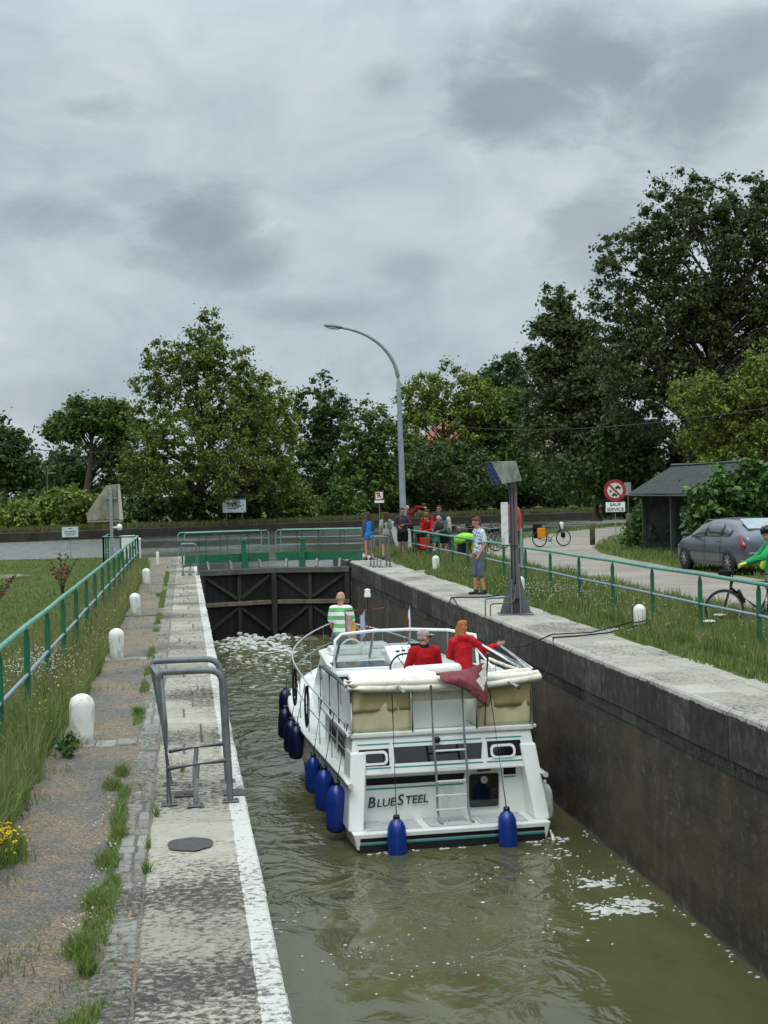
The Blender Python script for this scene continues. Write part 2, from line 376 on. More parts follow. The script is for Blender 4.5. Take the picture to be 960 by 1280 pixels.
# ------------------------------------------------------------------ stone
def stonemat(name, lightc, midc, darkc, edge=None, lich=1.0, ec=(.555, .545, .5), stained=False):
    """weathered limestone: pale crust, grey patches, black lichen; edge=(x0,x1): painted white band"""
    m, t, b = newmat(name); co = pos_co(t); g = t.nodes.new('ShaderNodeNewGeometry')
    st = mapping(t, co, (1, 1.6, 1))
    n1 = noi(t, st, 2.2, 8, .68, .3); n2 = noi(t, mapping(t, co, (1, 1.25, 1)), 19, 7, .74, .5); n3 = noi(t, co, .55, 3, .5)
    f = mth(t, 'ADD', mth(t, 'MULTIPLY', n1, .55), mth(t, 'MULTIPLY', g.outputs['Random Per Island'], .28))
    c = ramp(t, f, [(.28, midc), (.5, tuple((a+b2)/2 for a, b2 in zip(midc, lightc))), (.68, lightc)])
    lk = mth(t, 'ADD', mth(t, 'MULTIPLY', n2, .62), mth(t, 'MULTIPLY', n3, .38*lich))
    if ec[0] > .55:      # the slabs nearest the camera carry much more black lichen
        sy = t.nodes.new('ShaderNodeSeparateXYZ'); t.links.new(co, sy.inputs[0]); lk = mth(t, 'ADD', lk, mth(t, 'MULTIPLY', mth(t, 'SUBTRACT', 9.6, sy.outputs['Y'], clamp=True), .03))
    c = mixc(t, ramp(t, lk, [(.485, 0.), (.57, .94)]), c, darkc)
    if edge:
        cw = (.57, .16) if ec[0] > .55 else (.56, .5)
        sp = t.nodes.new('ShaderNodeSeparateXYZ'); t.links.new(co, sp.inputs[0])
        xx = mth(t, 'ADD', sp.outputs['X'], mth(t, 'MULTIPLY', mth(t, 'SUBTRACT', n1, .5), .03))
        k = mth(t, 'MULTIPLY', mth(t, 'GREATER_THAN', xx, edge[0]), mth(t, 'LESS_THAN', xx, edge[1]))
        k = mth(t, 'MULTIPLY', k, ramp(t, mth(t, 'ADD', mth(t, 'MULTIPLY', n2, .7), mth(t, 'MULTIPLY', n3, .3)), [(.5, .93), (cw[0], cw[1])]))
        sn = t.nodes.new('ShaderNodeSeparateXYZ'); t.links.new(g.outputs['Normal'], sn.inputs[0])
        k = mth(t, 'MULTIPLY', k, mth(t, 'GREATER_THAN', sn.outputs['Z'], .35))
        c = mixc(t, k, c, ec)
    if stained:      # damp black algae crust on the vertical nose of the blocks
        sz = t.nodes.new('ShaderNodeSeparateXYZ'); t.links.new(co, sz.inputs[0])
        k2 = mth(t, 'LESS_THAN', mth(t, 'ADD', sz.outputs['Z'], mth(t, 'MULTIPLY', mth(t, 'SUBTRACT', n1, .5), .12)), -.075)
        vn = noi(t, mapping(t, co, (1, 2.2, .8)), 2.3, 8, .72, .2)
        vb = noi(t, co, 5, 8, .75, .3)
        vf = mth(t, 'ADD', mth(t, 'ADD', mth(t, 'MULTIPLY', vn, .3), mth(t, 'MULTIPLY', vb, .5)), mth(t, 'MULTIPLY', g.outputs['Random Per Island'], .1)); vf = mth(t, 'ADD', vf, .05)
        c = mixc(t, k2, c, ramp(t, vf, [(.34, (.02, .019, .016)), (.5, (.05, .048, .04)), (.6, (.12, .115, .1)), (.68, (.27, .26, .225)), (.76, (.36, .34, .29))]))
    t.links.new(c, b.inputs['Base Color']); b.inputs['Roughness'].default_value = .9; b.inputs['Specular IOR Level'].default_value = .25
    bump(t, b, mth(t, 'ADD', n2, mth(t, 'MULTIPLY', noi(t, co, 60, 4, .7), .5)), .55, .012); return m
STL = stonemat('left_coping_stone', (.47, .44, .36), (.27, .255, .205), (.045, .043, .036), (XL-.135, XL+.1))
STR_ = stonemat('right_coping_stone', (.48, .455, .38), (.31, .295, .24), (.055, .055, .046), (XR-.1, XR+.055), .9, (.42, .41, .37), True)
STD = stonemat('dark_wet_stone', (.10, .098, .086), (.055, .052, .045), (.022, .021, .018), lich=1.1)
def wallmat(name, base=(.056, .043, .028)):
    m, t, b = newmat(name); co = pos_co(t)
    sw = t.nodes.new('ShaderNodeSeparateXYZ'); t.links.new(co, sw.inputs[0])
    cb = t.nodes.new('ShaderNodeCombineXYZ'); t.links.new(sw.outputs['Y'], cb.inputs[0]); t.links.new(sw.outputs['Z'], cb.inputs[1])
    br = t.nodes.new('ShaderNodeTexBrick'); t.links.new(cb.outputs[0], br.inputs[0])
    br.inputs['Scale'].default_value = 1; br.inputs['Brick Width'].default_value = .42; br.inputs['Row Height'].default_value = .16; br.inputs['Mortar Size'].default_value = .008
    br.inputs['Color1'].default_value = (.55, .55, .55, 1); br.inputs['Color2'].default_value = (1, 1, 1, 1); br.inputs['Mortar'].default_value = (.3, .3, .3, 1)
    v = mapping(t, co, (1, 1, .14)); n1 = noi(t, v, 1.5, 6, .6); n2 = noi(t, co, 6, 8, .7, .3); n3 = noi(t, co, .7, 3, .6)
    c = ramp(t, n1, [(.3, tuple(x*.75 for x in base)), (.52, base), (.66, (base[0]*2.1, base[1]*1.85, base[2]*1.5)), (.78, (.13, .115, .09))])
    c = mixc(t, .55, c, br.outputs['Color'], 'MULTIPLY')
    c = mixc(t, ramp(t, n2, [(.55, 0.), (.7, .85)]), c, (.135, .13, .115))
    c = mixc(t, mth(t, 'MULTIPLY', ramp(t, n3, [(.48, 0.), (.62, .85)]), .85), c, (.075, .055, .032))
    t.links.new(c, b.inputs['Base Color']); b.inputs['Roughness'].default_value = .75
    h = mth(t, 'ADD', mth(t, 'MULTIPLY', br.outputs['Fac'], -.35), n2); bump(t, b, h, .6, .03); return m
WALL = wallmat('damp_masonry')
rnd = random.Random(4)
def stone_box(mb, x0, x1, y0, y1, z0, z1, r=rnd, j=.006, be=.012):
    """a slightly irregular slab with a chamfered top"""
    a = lambda: r.uniform(-j, j); zt = z1 + r.uniform(-j, j)
    lo = [(x0+a(), y0+a()), (x1+a(), y0+a()), (x1+a(), y1+a()), (x0+a(), y1+a())]
    vs = [(x, y, z0) for x, y in lo] + [(x, y, zt-be) for x, y in lo]
    s = [(1, 1), (-1, 1), (-1, -1), (1, -1)]
    vs += [(x+be*sx, y+be*sy, zt + r.uniform(-.003, .003)) for (x, y), (sx, sy) in zip(lo, s)]
    fs = [(3, 2, 1, 0)] + [(i, (i+1) % 4, 4+(i+1) % 4, 4+i) for i in range(4)] + [(4+i, 4+(i+1) % 4, 8+(i+1) % 4, 8+i) for i in range(4)] + [(8, 9, 10, 11)]
    mb.add(vs, fs)
# left wall ------------------------------------------------------------------------------------
lw = empty('lock_wall', (XL, 20, ZW), label='left lock wall topped with narrow pale paving and a white painted edge', cat='lock wall')
def rel(o, root):
    o.parent = root; o.matrix_parent_inverse = Matrix.Translation(-root.location); return o
mb = MB(); mb.box(((XL-.5+XL-.03)/2, 24, -1.97), (.47, 64.6, 3.9)); rel(mb.build('wall_face', WALL), lw)
mb = MB()
y = -3.0
while y < 56.2:                                                   # edge slabs
    L = rnd.uniform(1.3, 2.2) if y < 8.5 else rnd.uniform(.34, .75)
    L = min(L, 56.3-y+.02)
    spl = None if y < 8.5 else (rnd.choice([None, -.05, .05, .12, -.12]))
    if spl is None: stone_box(mb, -.29, XL, y+.006, y+L-.006, -.42, 0)
    else:
        stone_box(mb, -.29, spl-.006, y+.006, y+L-.006, -.42, 0); stone_box(mb, spl+.006, XL, y+.006, y+L-.006, -.42, 0)
    y += L
rel(mb.build('coping', STL), lw)
mb = MB(); y = -3.0
while y < 56:
    L = rnd.uniform(.15, .34); w0 = -.47 + rnd.uniform(-.05, .03)
    if rnd.random() < .5: sp = rnd.uniform(-.4, -.35); stone_box(mb, w0, sp-.006, y+.005, y+L-.005, -.3, -.002); stone_box(mb, sp+.006, -.302, y+.005, y+L-.005, -.3, .0)
    else: stone_box(mb, w0, -.302, y+.005, y+L-.005, -.3, -.001)
    y += L
rel(mb.build('paving_row', stonemat('left_paving_stone', (.33, .32, .28), (.2, .195, .165), (.06, .055, .045))), lw)
# right wall -----------------------------------------------------------------------------------
rw = empty('lock_wall', (XR, 20, ZW), label='right lock wall with broad pale coping above dark stained masonry', cat='lock wall')
mb = MB(); nz = 40
ys = np.linspace(-10, 54.4, 500); zs = np.linspace(-4, -.56, nz)
vv = [(XR+.035 + noise.noise(Vector((0, yy*2.2, zz*3.0)))*.022 + noise.noise(Vector((4, yy*7, zz*11)))*.01, yy, zz) for yy in ys for zz in zs]
ii = np.arange(len(vv)).reshape(len(ys), nz); ff = np.stack([ii[:-1, :-1], ii[:-1, 1:], ii[1:, 1:], ii[1:, :-1]], -1).reshape(-1, 4)
rel(npmesh('wall_face', vv, [ff[:, ::-1]], WALL, smooth=True), rw)
mb = MB(); mb.box((6.25, 22.2, -2.05), (1.0, 64.3, 3.9)); rel(mb.build('wall_core', WALL), rw)
mb = MB(); y = -6.
while y < 54.3:                                                   # big edge blocks, .54 deep, rounded nose
    L = min(rnd.uniform(.75, 1.25), 54.4-y)
    if L < .1: break
    prof = [(XR, -.545), (XR, -.07), (XR+.012, -.035), (XR+.035, -.012), (XR+.07, 0), (XR+.52, .004), (XR+.52, -.545)]
    j = rnd.uniform(-.005, .005); prof = [(a+j, b+rnd.uniform(-.002, .002)) for a, b in prof]
    mb.prism(prof, 'y', y+.007, y+L-.007); y += L
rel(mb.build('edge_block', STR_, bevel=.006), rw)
# darker vertical face of the blocks comes from old damp staining: a course below
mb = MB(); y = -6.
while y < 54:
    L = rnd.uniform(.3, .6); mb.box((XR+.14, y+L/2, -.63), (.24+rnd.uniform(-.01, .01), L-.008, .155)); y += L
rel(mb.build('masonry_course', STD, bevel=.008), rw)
mb = MB(); y = -6.
while y < 53.8:                                                   # paving behind the blocks
    L = rnd.uniform(.5, 1.0); x = XR+.53; ws = [rnd.uniform(.25, .4), 0]; ws[1] = .62-ws[0]+rnd.uniform(-.05, .09)
    for wd in ws: stone_box(mb, x+.004, x+wd-.004, y+.005, y+L-.005, -.3, -.002); x += wd
    y += L
BOLR = [(7.41, 22.6), (7.3, 30.55), (7.34, 41.3)]
for bx_, by_ in BOLR:                                             # stone pads out to each bollard
    stone_box(mb, 6.86, 7.35, by_-.45, by_+.1, -.3, -.003); stone_box(mb, 7.36, 7.85, by_-.4, by_+.12, -.3, -.004); stone_box(mb, 6.86, 7.6, by_+.11, by_+.5, -.3, -.003)
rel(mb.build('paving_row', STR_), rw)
# vertical recess posts (grooves) in the right wall
mb = MB(); mb.box((XR+.02, 27.5, -1.6), (.05, .16, 3.0)); rel(mb.build('guide_channel', M('rusty_dark_iron', '#2a2622', .7, var=.3, dirt='#4b3425', dscale=8)), rw)

# gravel strip, paths -------------------------------------------------------------------------
def gravelmat():
    m, t, b = newmat('trodden_gravel'); co = pos_co(t)
    n1 = noi(t, co, .9, 5, .6); n2 = noi(t, co, 60, 5, .8); n3 = noi(t, co, 6, 5, .7)
    c = ramp(t, mth(t, 'ADD', mth(t, 'MULTIPLY', n1, .6), mth(t, 'MULTIPLY', n3, .4)), [(.36, (.12, .113, .10)), (.47, (.17, .155, .13)), (.56, (.25, .185, .12)), (.64, (.17, .155, .13)), (.74, (.11, .11, .06))])
    c = mixc(t, .75, c, ramp(t, n2, [(.36, .15), (.5, .85), (.64, 2.3)]), 'MULTIPLY')
    t.links.new(c, b.inputs['Base Color']); b.inputs['Roughness'].default_value = .95
    bump(t, b, mth(t, 'ADD', n2, n3), .9, .02); return m
GRAV = gravelmat()
def wavy(x0f, x1f, y0, y1, n, z, name, mat):
    mb = MB(); ys = [y0 + (y1-y0)*i/n for i in range(n+1)]
    vs = []
    for yy in ys: vs += [(x0f(yy), yy, z), (x1f(yy), yy, z)]
    mb.add(vs, [(2*i, 2*i+1, 2*i+3, 2*i+2) for i in range(n)]); return mb.build(name, mat)
tag(wavy(lambda y: -1.42 + .12*noise.noise(Vector((0, y*.7, 0))), lambda y: -.286, -3, 56, 200, -.009, 'gravel_strip', GRAV), kind='structure')
def pathmat():
    m, t, b = newmat('sandy_path'); co = pos_co(t)
    n1 = noi(t, co, .5, 5, .6); n2 = noi(t, co, 30, 5, .75)
    c = ramp(t, n1, [(.35, (.215, .185, .15)), (.55, (.265, .235, .195)), (.7, (.32, .285, .24))])
    c = mixc(t, .6, c, ramp(t, n2, [(.3, .5), (.7, 1.4)]), 'MULTIPLY')
    t.links.new(c, b.inputs['Base Color']); b.inputs['Roughness'].default_value = .95; bump(t, b, n2, .5, .015); return m
PATH = pathmat()
def ribbon(name, cpts, widths, mat, z, n=80):
    pts = []
    for i in range(len(cpts)-1):
        p0, p1 = Vector(cpts[i]), Vector(cpts[i+1]); pa = Vector(cpts[max(i-1, 0)]); pb = Vector(cpts[min(i+2, len(cpts)-1)])
        for k in range(10):
            t = k/10; h = lambda a, b, c, d: .5*((2*b) + (-a+c)*t + (2*a-5*b+4*c-d)*t*t + (-a+3*b-3*c+d)*t**3)
            pts.append((Vector([h(pa[q], p0[q], p1[q], pb[q]) for q in (0, 1)]), widths[i]*(1-t)+widths[i+1]*t))
    pts.append((Vector(cpts[-1]), widths[-1])); vs = []
    for i, (p, wd) in enumerate(pts):
        d = (pts[min(i+1, len(pts)-1)][0] - pts[max(i-1, 0)][0]).normalized(); nn = Vector((-d.y, d.x))
        for s in (1, -1):
            q = p + nn*s*(wd/2 + .18*noise.noise(Vector((i*.5, s*5, 0)))); vs.append((q.x, q.y, z))
    mb = MB(); mb.add(vs, [(2*i, 2*i+1, 2*i+3, 2*i+2) for i in range(len(pts)-1)]); return mb.build(name, mat)
tag(ribbon('path', [(12, -10), (12, 10), (12, 30), (12.1, 43), (13.2, 52), (16.3, 61), (20.5, 70), (26.5, 79), (38, 89), (60, 100)], [4, 4, 4, 4, 4.2, 4.4, 3.8, 3.6, 3.5, 3.5], PATH, -.004), kind='structure')
p0 = P(0, 722); tag(ribbon('path', [(-30, 32), (p0.x-5, p0.y-1.5), (p0.x-1.2, p0.y), (p0.x+.6, p0.y+1.5)], [3, 3, 2.4, 1.0], PATH, -.004), kind='structure')

# far bank wall ------------------------------------------------------------------------------
fbm = M('earth_retaining_wall', '#241f18', .9, var=.35, vscale=1.5, dirt='#3c382c', dscale=1.2, damt=.5, bmp=.6, bscale=8)
mb = MB(); vs = []; line = []
for i in range(len(FB)-2):
    for k in range(14):
        a, b2 = Vector(FB[i]), Vector(FB[i+1]); line.append(a.lerp(b2, k/14))
for i, p in enumerate(line):
    d = (line[min(i+1, len(line)-1)]-line[max(i-1, 0)]).normalized(); nn = Vector((d.y, -d.x))
    o1 = .12+.06*noise.noise(Vector((i*.9, 0, 0)))
    for q, z in ((.35, -1.3), (.3, .08), (.1, .13+.03*noise.noise(Vector((i*.7, 3, 0)))), (-.4, .135)):
        vs.append((p.x+nn.x*(q+o1), p.y+nn.y*(q+o1), z))
mb.add(vs, [(4*i+k, 4*i+k+4, 4*i+k+5, 4*i+k+1) for i in range(len(line)-1) for k in range(3)], False)
o = mb.build('bank_wall', fbm); tag(o, 'low brown retaining wall running along the far canal bank', 'bank wall')

# ------------------------------------------------------------------ lock gates
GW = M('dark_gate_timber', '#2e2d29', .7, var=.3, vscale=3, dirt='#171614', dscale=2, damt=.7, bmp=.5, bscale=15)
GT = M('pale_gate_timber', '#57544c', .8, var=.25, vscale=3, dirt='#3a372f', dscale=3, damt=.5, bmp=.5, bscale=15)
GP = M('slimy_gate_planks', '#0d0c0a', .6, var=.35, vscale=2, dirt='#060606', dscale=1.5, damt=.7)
HB = M('light_middle_beam', '#6d644f', .85, var=.25, vscale=4, dirt='#3d372b', dscale=5, damt=.5)
def gate(side, label):
    hx_ = XL+.02 if side < 0 else XR-.02; mx_ = (XL+XR)/2 - side*-.012; hy, my = 48.5, 49.35
    r = empty('lock_gate', (hx_, hy, ZW), label=label, cat='lock gate', group='pair of mitre gates closing the lock')
    d = Vector((mx_-hx_, my-hy, 0)); L = d.length; d.normalize(); nrm = Vector((d.y, -d.x, 0)); nrm = nrm if nrm.y < 0 else -nrm
    def Q(u, f, z): v = d*u + nrm*f; return (v.x, v.y, z-ZW)
    def slab(mb, u0, u1, f0, f1, z0, z1):
        mb.hexa([Q(u0, f1, z0), Q(u1, f1, z0), Q(u1, f0, z0), Q(u0, f0, z0), Q(u0, f1, z1), Q(u1, f1, z1), Q(u1, f0, z1), Q(u0, f0, z1)])
    mb = MB()
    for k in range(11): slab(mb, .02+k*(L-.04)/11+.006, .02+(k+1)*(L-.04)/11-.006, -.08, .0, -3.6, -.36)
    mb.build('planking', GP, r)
    mb = MB(); slab(mb, 0, L, -.12, .2, -.37, -.19); mb.build('top_beam', GT, r, bevel=.012)
    mb = MB(); slab(mb, .02, L-.16, .003, .2, -1.44, -1.3); mb.build('middle_beam', HB, r, bevel=.012)
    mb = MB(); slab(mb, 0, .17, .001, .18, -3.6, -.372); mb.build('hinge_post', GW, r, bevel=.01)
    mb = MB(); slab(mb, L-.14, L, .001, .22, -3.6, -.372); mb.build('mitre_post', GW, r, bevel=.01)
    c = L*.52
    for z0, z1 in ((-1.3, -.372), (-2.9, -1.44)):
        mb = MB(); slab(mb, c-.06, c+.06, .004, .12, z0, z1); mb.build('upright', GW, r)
    for (u0, z0, u1, z1) in ((.2, -.42, c-.08, -1.2), (L-.16, -.42, c+.08, -1.2), (c-.08, -1.52, .2, -2.35), (c+.08, -1.52, L-.18, -2.35)):
        mb = MB(); mb.beam(Q(u0, .06, z0), Q(u1, .06, z1), .1, .1, up=tuple(nrm)); mb.build('diagonal_brace', GW, r)
    # walkway, carried on brackets behind the top beam
    e0 = -.38; e1 = L-.03
    def back(u, f, z): return Q(u, -f, z)
    mb = MB(); mb.hexa([back(e0, .3, .06), back(e1, .3, .06), back(e1, .95, .06), back(e0, .95, .06), back(e0, .3, .1), back(e1, .3, .1), back(e1, .95, .1), back(e0, .95, .1)]); mb.build('walkway', GALV, r)
    mb = MB(); mb.hexa([back(e0, .26, .04), back(e1, .26, .04), back(e1, .296, .04), back(e0, .296, .04), back(e0, .26, .33), back(e1, .26, .33), back(e1, .296, .33), back(e0, .296, .33)])
    mb.build('fascia_board', GREEN, r)
    for f in (.26, .97):
        g = MB(); g.tube([back(e0, f, .35), back(e0, f, 1.02), back(e0+.07, f, 1.1), back(e1-.07, f, 1.1), back(e1, f, 1.02), back(e1, f, .35)], .022, 8); g.build('handrail', GREENL, r)
        g = MB(); g.tube([back(e0, f, .58), back(e1, f, .58)], .014, 6); g.tube([back(e0, f, .84), back(e1, f, .84)], .014, 6); g.build('middle_rail', BLUER, r)
        for k in range(1, 4):
            u = e0 + (e1-e0)*k/4; g = MB(); g.tube([back(u, f, .1), back(u, f, 1.1)], .018, 6); g.build('rail_post', GREEN, r)
    g = MB(); u = L*.62; g.beam(back(u, .1, -.3), back(u, .1, .75), .14, .1, up=tuple(nrm)); g.beam(back(u+.1, .08, -.3), back(u+.1, .08, .3), .08, .06, up=tuple(nrm)); g.box(back(u, .1, .78), (.2, .16, .06)); g.build('paddle_gear', GREEN, r, bevel=.01)
    for k in (.15, .45, .85):
        g = MB(); g.beam(back(L*k, .1, -.2), back(L*k, .28, .08), .08, .1); g.build('bracket', PIPEG, r)
gate(-1, 'left dark timber lock gate leaf with green railed walkway, below the left paving')
gate(1, 'right dark timber lock gate leaf with green railed walkway, nearest the people standing')
# still water beyond the leaves continues under the walkways; foam is added further down
# ------------------------------------------------------------------ bollards
def bollard(loc, label, h=.44, r=.105, tilt=(0, 0), grp='white mooring bollards beside the lock'):
    root = empty('bollard', loc, rnd.uniform(0, 6), label, 'bollard', grp); root.rotation_euler[0] = tilt[0]; root.rotation_euler[1] = tilt[1]
    mb = MB(); prof = [(r*.9, -.03), (r*.93, h*.2), (r*.99, h*.5), (r*1.02, h-r*.95)] + [(r*1.02*math.cos(a), h-r*.95+r*.95*math.sin(a)) for a in (.3, .6, .9, 1.15, 1.38)] + [(0.0, h)]
    mb.lathe(prof, 24); mb.build('post', WHITEP, root)
    mb = MB(); mb.lathe([(r*1.12, -.02), (r*1.12, .008), (r*.9, .014)], 20); mb.build('base_ring', CONC, root); return root
LB = [(102, 930, .49, .12, 'chipped white bollard nearest the camera at the edge of the gravel strip'), (146, 824, .46, .11, 'second white bollard along the left gravel strip, behind the grey ladder rail'),
      (170.5, 769, .45, .105, 'third white bollard along the left gravel, marked with dark scuffs'), (183.5, 730.5, .44, .105, 'small white bollard on the left gravel, before the one by the green gate')]
for (px, py, h, r, l), tl in zip(LB, ((.03, -.02), (-.04, .03), (.02, .07), (-.02, -.03))): bollard(P(px, py), l, h, r, tl)
bollard(P(197.3, 708), 'thin short white post at the far end of the left paving', .5, .05)
bollard((*BOLR[2], 0), 'farthest of the three white bollards along the right coping', .44, .105)
bollard((*BOLR[1], 0), 'white bollard in grass behind the foot of the steel signal mast', .44, .105)
bollard((*BOLR[0], 0), 'white bollard on the right with black mooring ropes round its foot', .42, .1)
bollard(P(702, 661.5), 'tiny white bollard by the canal beyond the loaded bicycle', .42, .12, grp=None)
# pads under left bollards
mb = MB()
for px, py, *_ in LB:
    p = P(px, py)
    for k in range(4):
        stone_box(mb, -1.3+k*.2+.004, -1.3+(k+1)*.2-.004, p.y-.16+rnd.uniform(-.03, .03), p.y+.16, -.2, .006, be=.008)
rel(mb.build('bollard_pad', stonemat('pad_stone', (.35, .34, .3), (.22, .21, .18), (.07, .065, .055))), lw)

# ------------------------------------------------------------------ grey ladder rails
def ladder_rail(pos, H, label, mat, fr=.026, y1=.72, spread=.45, lean=.06):
    root = empty('ladder_rail', pos, 0, label, 'ladder rail')
    for yy, ln in ((0, lean*.8), (y1, lean*2.0)):
        mb = MB(); w_ = spread
        pts = [(0, yy, 0), (-ln*.5, yy, H*.6), (-ln, yy, H-.05)] + bez((-ln, yy, H-.05), (-ln, yy, H), (-ln, yy, H), (-ln+.06, yy, H), 4) + bez((w_-.16, yy, H), (w_-.04, yy, H), (w_-.03, yy, H-.06), (w_-.02, yy, H-.18), 6) + [(w_, yy, .3), (w_+.01, yy, 0)]
        mb.tube(pts, fr, 10); mb.build('hoop', mat, root)
        mb = MB(); mb.tube([(-.01, yy, .26*H/.95), (w_, yy, .3*H/.95)], fr*.8, 8); mb.build('crossbar', mat, root)
        mb = MB(); mb.tube([(.22, yy-.0, .28*H/.95), (.2, yy-.08, .1), (.2, yy-.1, 0)], fr*.75, 8); mb.build('centre_strut', mat, root)
        for x, q in ((0, 0), (w_+.01, 0), (.2, -.1)):
            mb = MB(); mb.box((x, yy+q, .006), (.13, .08, .012)); 
            for s in (-.045, .045): mb.lathe([(.012, .012), (.012, .026), (0, .03)], 6, (x+s, yy+q, 0))
            mb.build('foot_plate', mat, root, bevel=.003)
    mb = MB(); mb.tube([(-lean*.8, 0, H-.04), (-lean*2, y1, H-.04)], fr*.9, 8); mb.build('side_bar', mat, root)
    return root
p = P(212, 1006); ladder_rail((p.x, p.y, 0), 1.03, 'grey tubular ladder rail on the left paving, closest to the camera', PIPEG, .026, .75, .46)
p = P(229, 719.5); ladder_rail((p.x, p.y, 0), .93, 'small grey ladder rail beside the left gate leaf', PIPEG, .026, .5, .44, .02)
p = P(463.5, 708); ladder_rail((p.x, p.y, 0), .95, 'grey ladder rail at the end of the right coping', PIPEG, .028, -.75, .5, -.02)
# iron cover and stains on the left coping
mb = MB(); q = P(232, 993); mb.box((q.x, q.y, .004), (.17, .2, .012)); mb.box((q.x+.03, q.y, .012), (.09, .1, .012))
tag(mb.build('valve_cover', M('dark_iron', '#3b3c3a', .6, .4, var=.3, dirt='#5a4b3a', dscale=20), bevel=.004), 'small rusty iron cover set in paving under the ladder rail', 'cover')
mb = MB(); q = P(293, 991)
mb.add([(q.x-.09, q.y-.09, .005), (q.x+.07, q.y-.12, .005), (q.x+.12, q.y+.02, .005), (q.x+.06, q.y+.14, .005), (q.x-.08, q.y+.12, .005)], [(0, 1, 2, 3, 4)])
DST = M('tar_patch', '#43423e', .8, var=.25, vscale=20, bmp=.6)
rel(mb.build('dark_notch', DST), lw)
mb = MB(); q = P(238, 1056); vs = []
for k in range(26):
    a = 2*PI*k/26; rr = 1+.16*noise.noise(Vector((math.cos(a)*2, math.sin(a)*2, 7))); vs.append((q.x+.155*math.cos(a)*rr, q.y+.19*math.sin(a)*rr, .0075))
mb.add(vs, [tuple(range(26))]); rel(mb.build('tar_patch', DST), lw)

# ------------------------------------------------------------------ green fences
def fence(name_label, X, ys, ztop, zlow, X2=None, post_w=(.065, .02)):
    X2 = X if X2 is None else X2; y0, y1 = ys[0], ys[-1]
    fx = lambda y: X + (X2-X)*(y-y0)/(y1-y0)
    root = empty('railing', (X, y0, 0), 0, name_label, 'railing')
    mb = MB(); mb.tube([(fx(y)-X, y-y0, ztop + .006*math.sin(y*1.3)) for y in ys], .03, 10); mb.build('top_rail', GREENL, root)
    mb = MB(); mb.tube([(fx(y)-X, y-y0, zlow + .006*math.sin(y*1.1)) for y in ys], .02, 8); mb.build('lower_rail', BLUER, root)
    for y in ys:
        mb = MB(); a, b2 = post_w; x = fx(y)-X; yy = y-y0
        mb.beam((x, yy, -.05), (x, yy, ztop-.12), a, b2, up=(0, 1, 0)); mb.hexa([(x-a/2, yy-b2/2, ztop-.12), (x+a/2, yy-b2/2, ztop-.12), (x+a/2, yy+b2/2, ztop-.12), (x-a/2, yy+b2/2, ztop-.12), (x-a/5, yy-b2/2, ztop-.03), (x+a/5, yy-b2/2, ztop-.03), (x+a/5, yy+b2/2, ztop-.03), (x-a/5, yy+b2/2, ztop-.03)])
        mb.build('post', GREEN, root)
    return root
fence('green railing with a pale blue lower rail along the left lawn', -1.72, [8.9+2.2*k for k in range(16)] + [43.8], 1.03, .52, -1.56)
fence('green railing with pale lower rail between right verge and sandy path', 7.8, [49.96-2.24*k for k in range(18)], 1.0, .55, 7.8)

# gate enclosure and white cabinet at the end of the left fence
r = empty('railing_enclosure', (-2.72, 49, 0), 0, 'small green railed enclosure joined to the left railing, beside the white cabinet', 'railing')
for (x0, y0, x1, y1) in ((0, 0, 1.15, 0), (0, 0, 0, 3.0), (1.15, 0, 1.16, -5.1)):
    mb = MB(); mb.tube([(x0, y0, 1.03), (x1, y1, 1.03)], .03, 8); mb.build('top_rail', GREENL, r)
    mb = MB(); mb.tube([(x0, y0, .5), (x1, y1, .5)], .018, 8); mb.build('lower_rail', BLUER, r)
    for t in (0, .5, 1):
        mb = MB(); mb.box((x0+(x1-x0)*t + .001, y0+(y1-y0)*t, .5), (.06, .03, 1.04)); mb.build('post', GREEN, r)
r = empty('control_cabinet', P(163.5, 699), R(-6), 'white metal cabinet with sloping lid at the far end of the left railing', 'cabinet')
mb = MB(); mb.prism([(-.35, 0), (.35, 0), (.35, .72), (.12, .86), (-.35, .86)], 'y', -.3, .3); mb.build('body', WHITE, r, bevel=.015)
mb = MB(); mb.prism([(-.37, .865), (.12, .865), (.37, .73), (.375, .76), (.13, .9), (-.37, .9)], 'y', -.34, .34); mb.build('lid', WHITE, r, bevel=.006)
mb = MB(); mb.box((0, -.306, .42), (.5, .008, .66)); mb.build('door', M('cabinet_door', '#d5d8d4', .45, var=.05), r, bevel=.003)
mb = MB(); mb.box((.18, -.318, .45), (.03, .012, .1)); mb.build('handle', BLACK, r)

# ------------------------------------------------------------------ signs left
def text(s, size, mat, parent, loc, rot=(PI/2, 0, 0), name='lettering', ext=.002, shear=0, ax='CENTER', off=0.0, sp=1.0):
    c = bpy.data.curves.new(name, 'FONT'); c.body = s; c.size = size; c.extrude = ext; c.align_x = ax; c.align_y = 'CENTER'; c.shear = shear; c.offset = off; c.space_character = sp
    t = bpy.data.objects.new('t', c); col.objects.link(t); dg = bpy.context.evaluated_depsgraph_get()
    me = bpy.data.meshes.new_from_object(t.evaluated_get(dg)); bpy.data.objects.remove(t); bpy.data.curves.remove(c)
    o = bpy.data.objects.new(name, me); col.objects.link(o); me.materials.clear(); me.materials.append(mat); o.parent = parent; o.location = loc; o.rotation_euler = rot; return o
INK = M('sign_ink', '#23282c', .6, var=.1); BLUEI = M('blue_ink', '#3a5f95', .6, var=.1); REDP = M('sign_red', '#96222a', .5, var=.1, dirt='#7c2a28', dscale=6)
p = P(88.5, 699); r = empty('sign', p, R(3), 'small pale notice board on a thin post at the edge of the left lawn', 'sign')
mb = MB(); mb.tube([(0, 0, 0), (0, 0, 1.18)], .028, 8); mb.build('post', GALV, r)
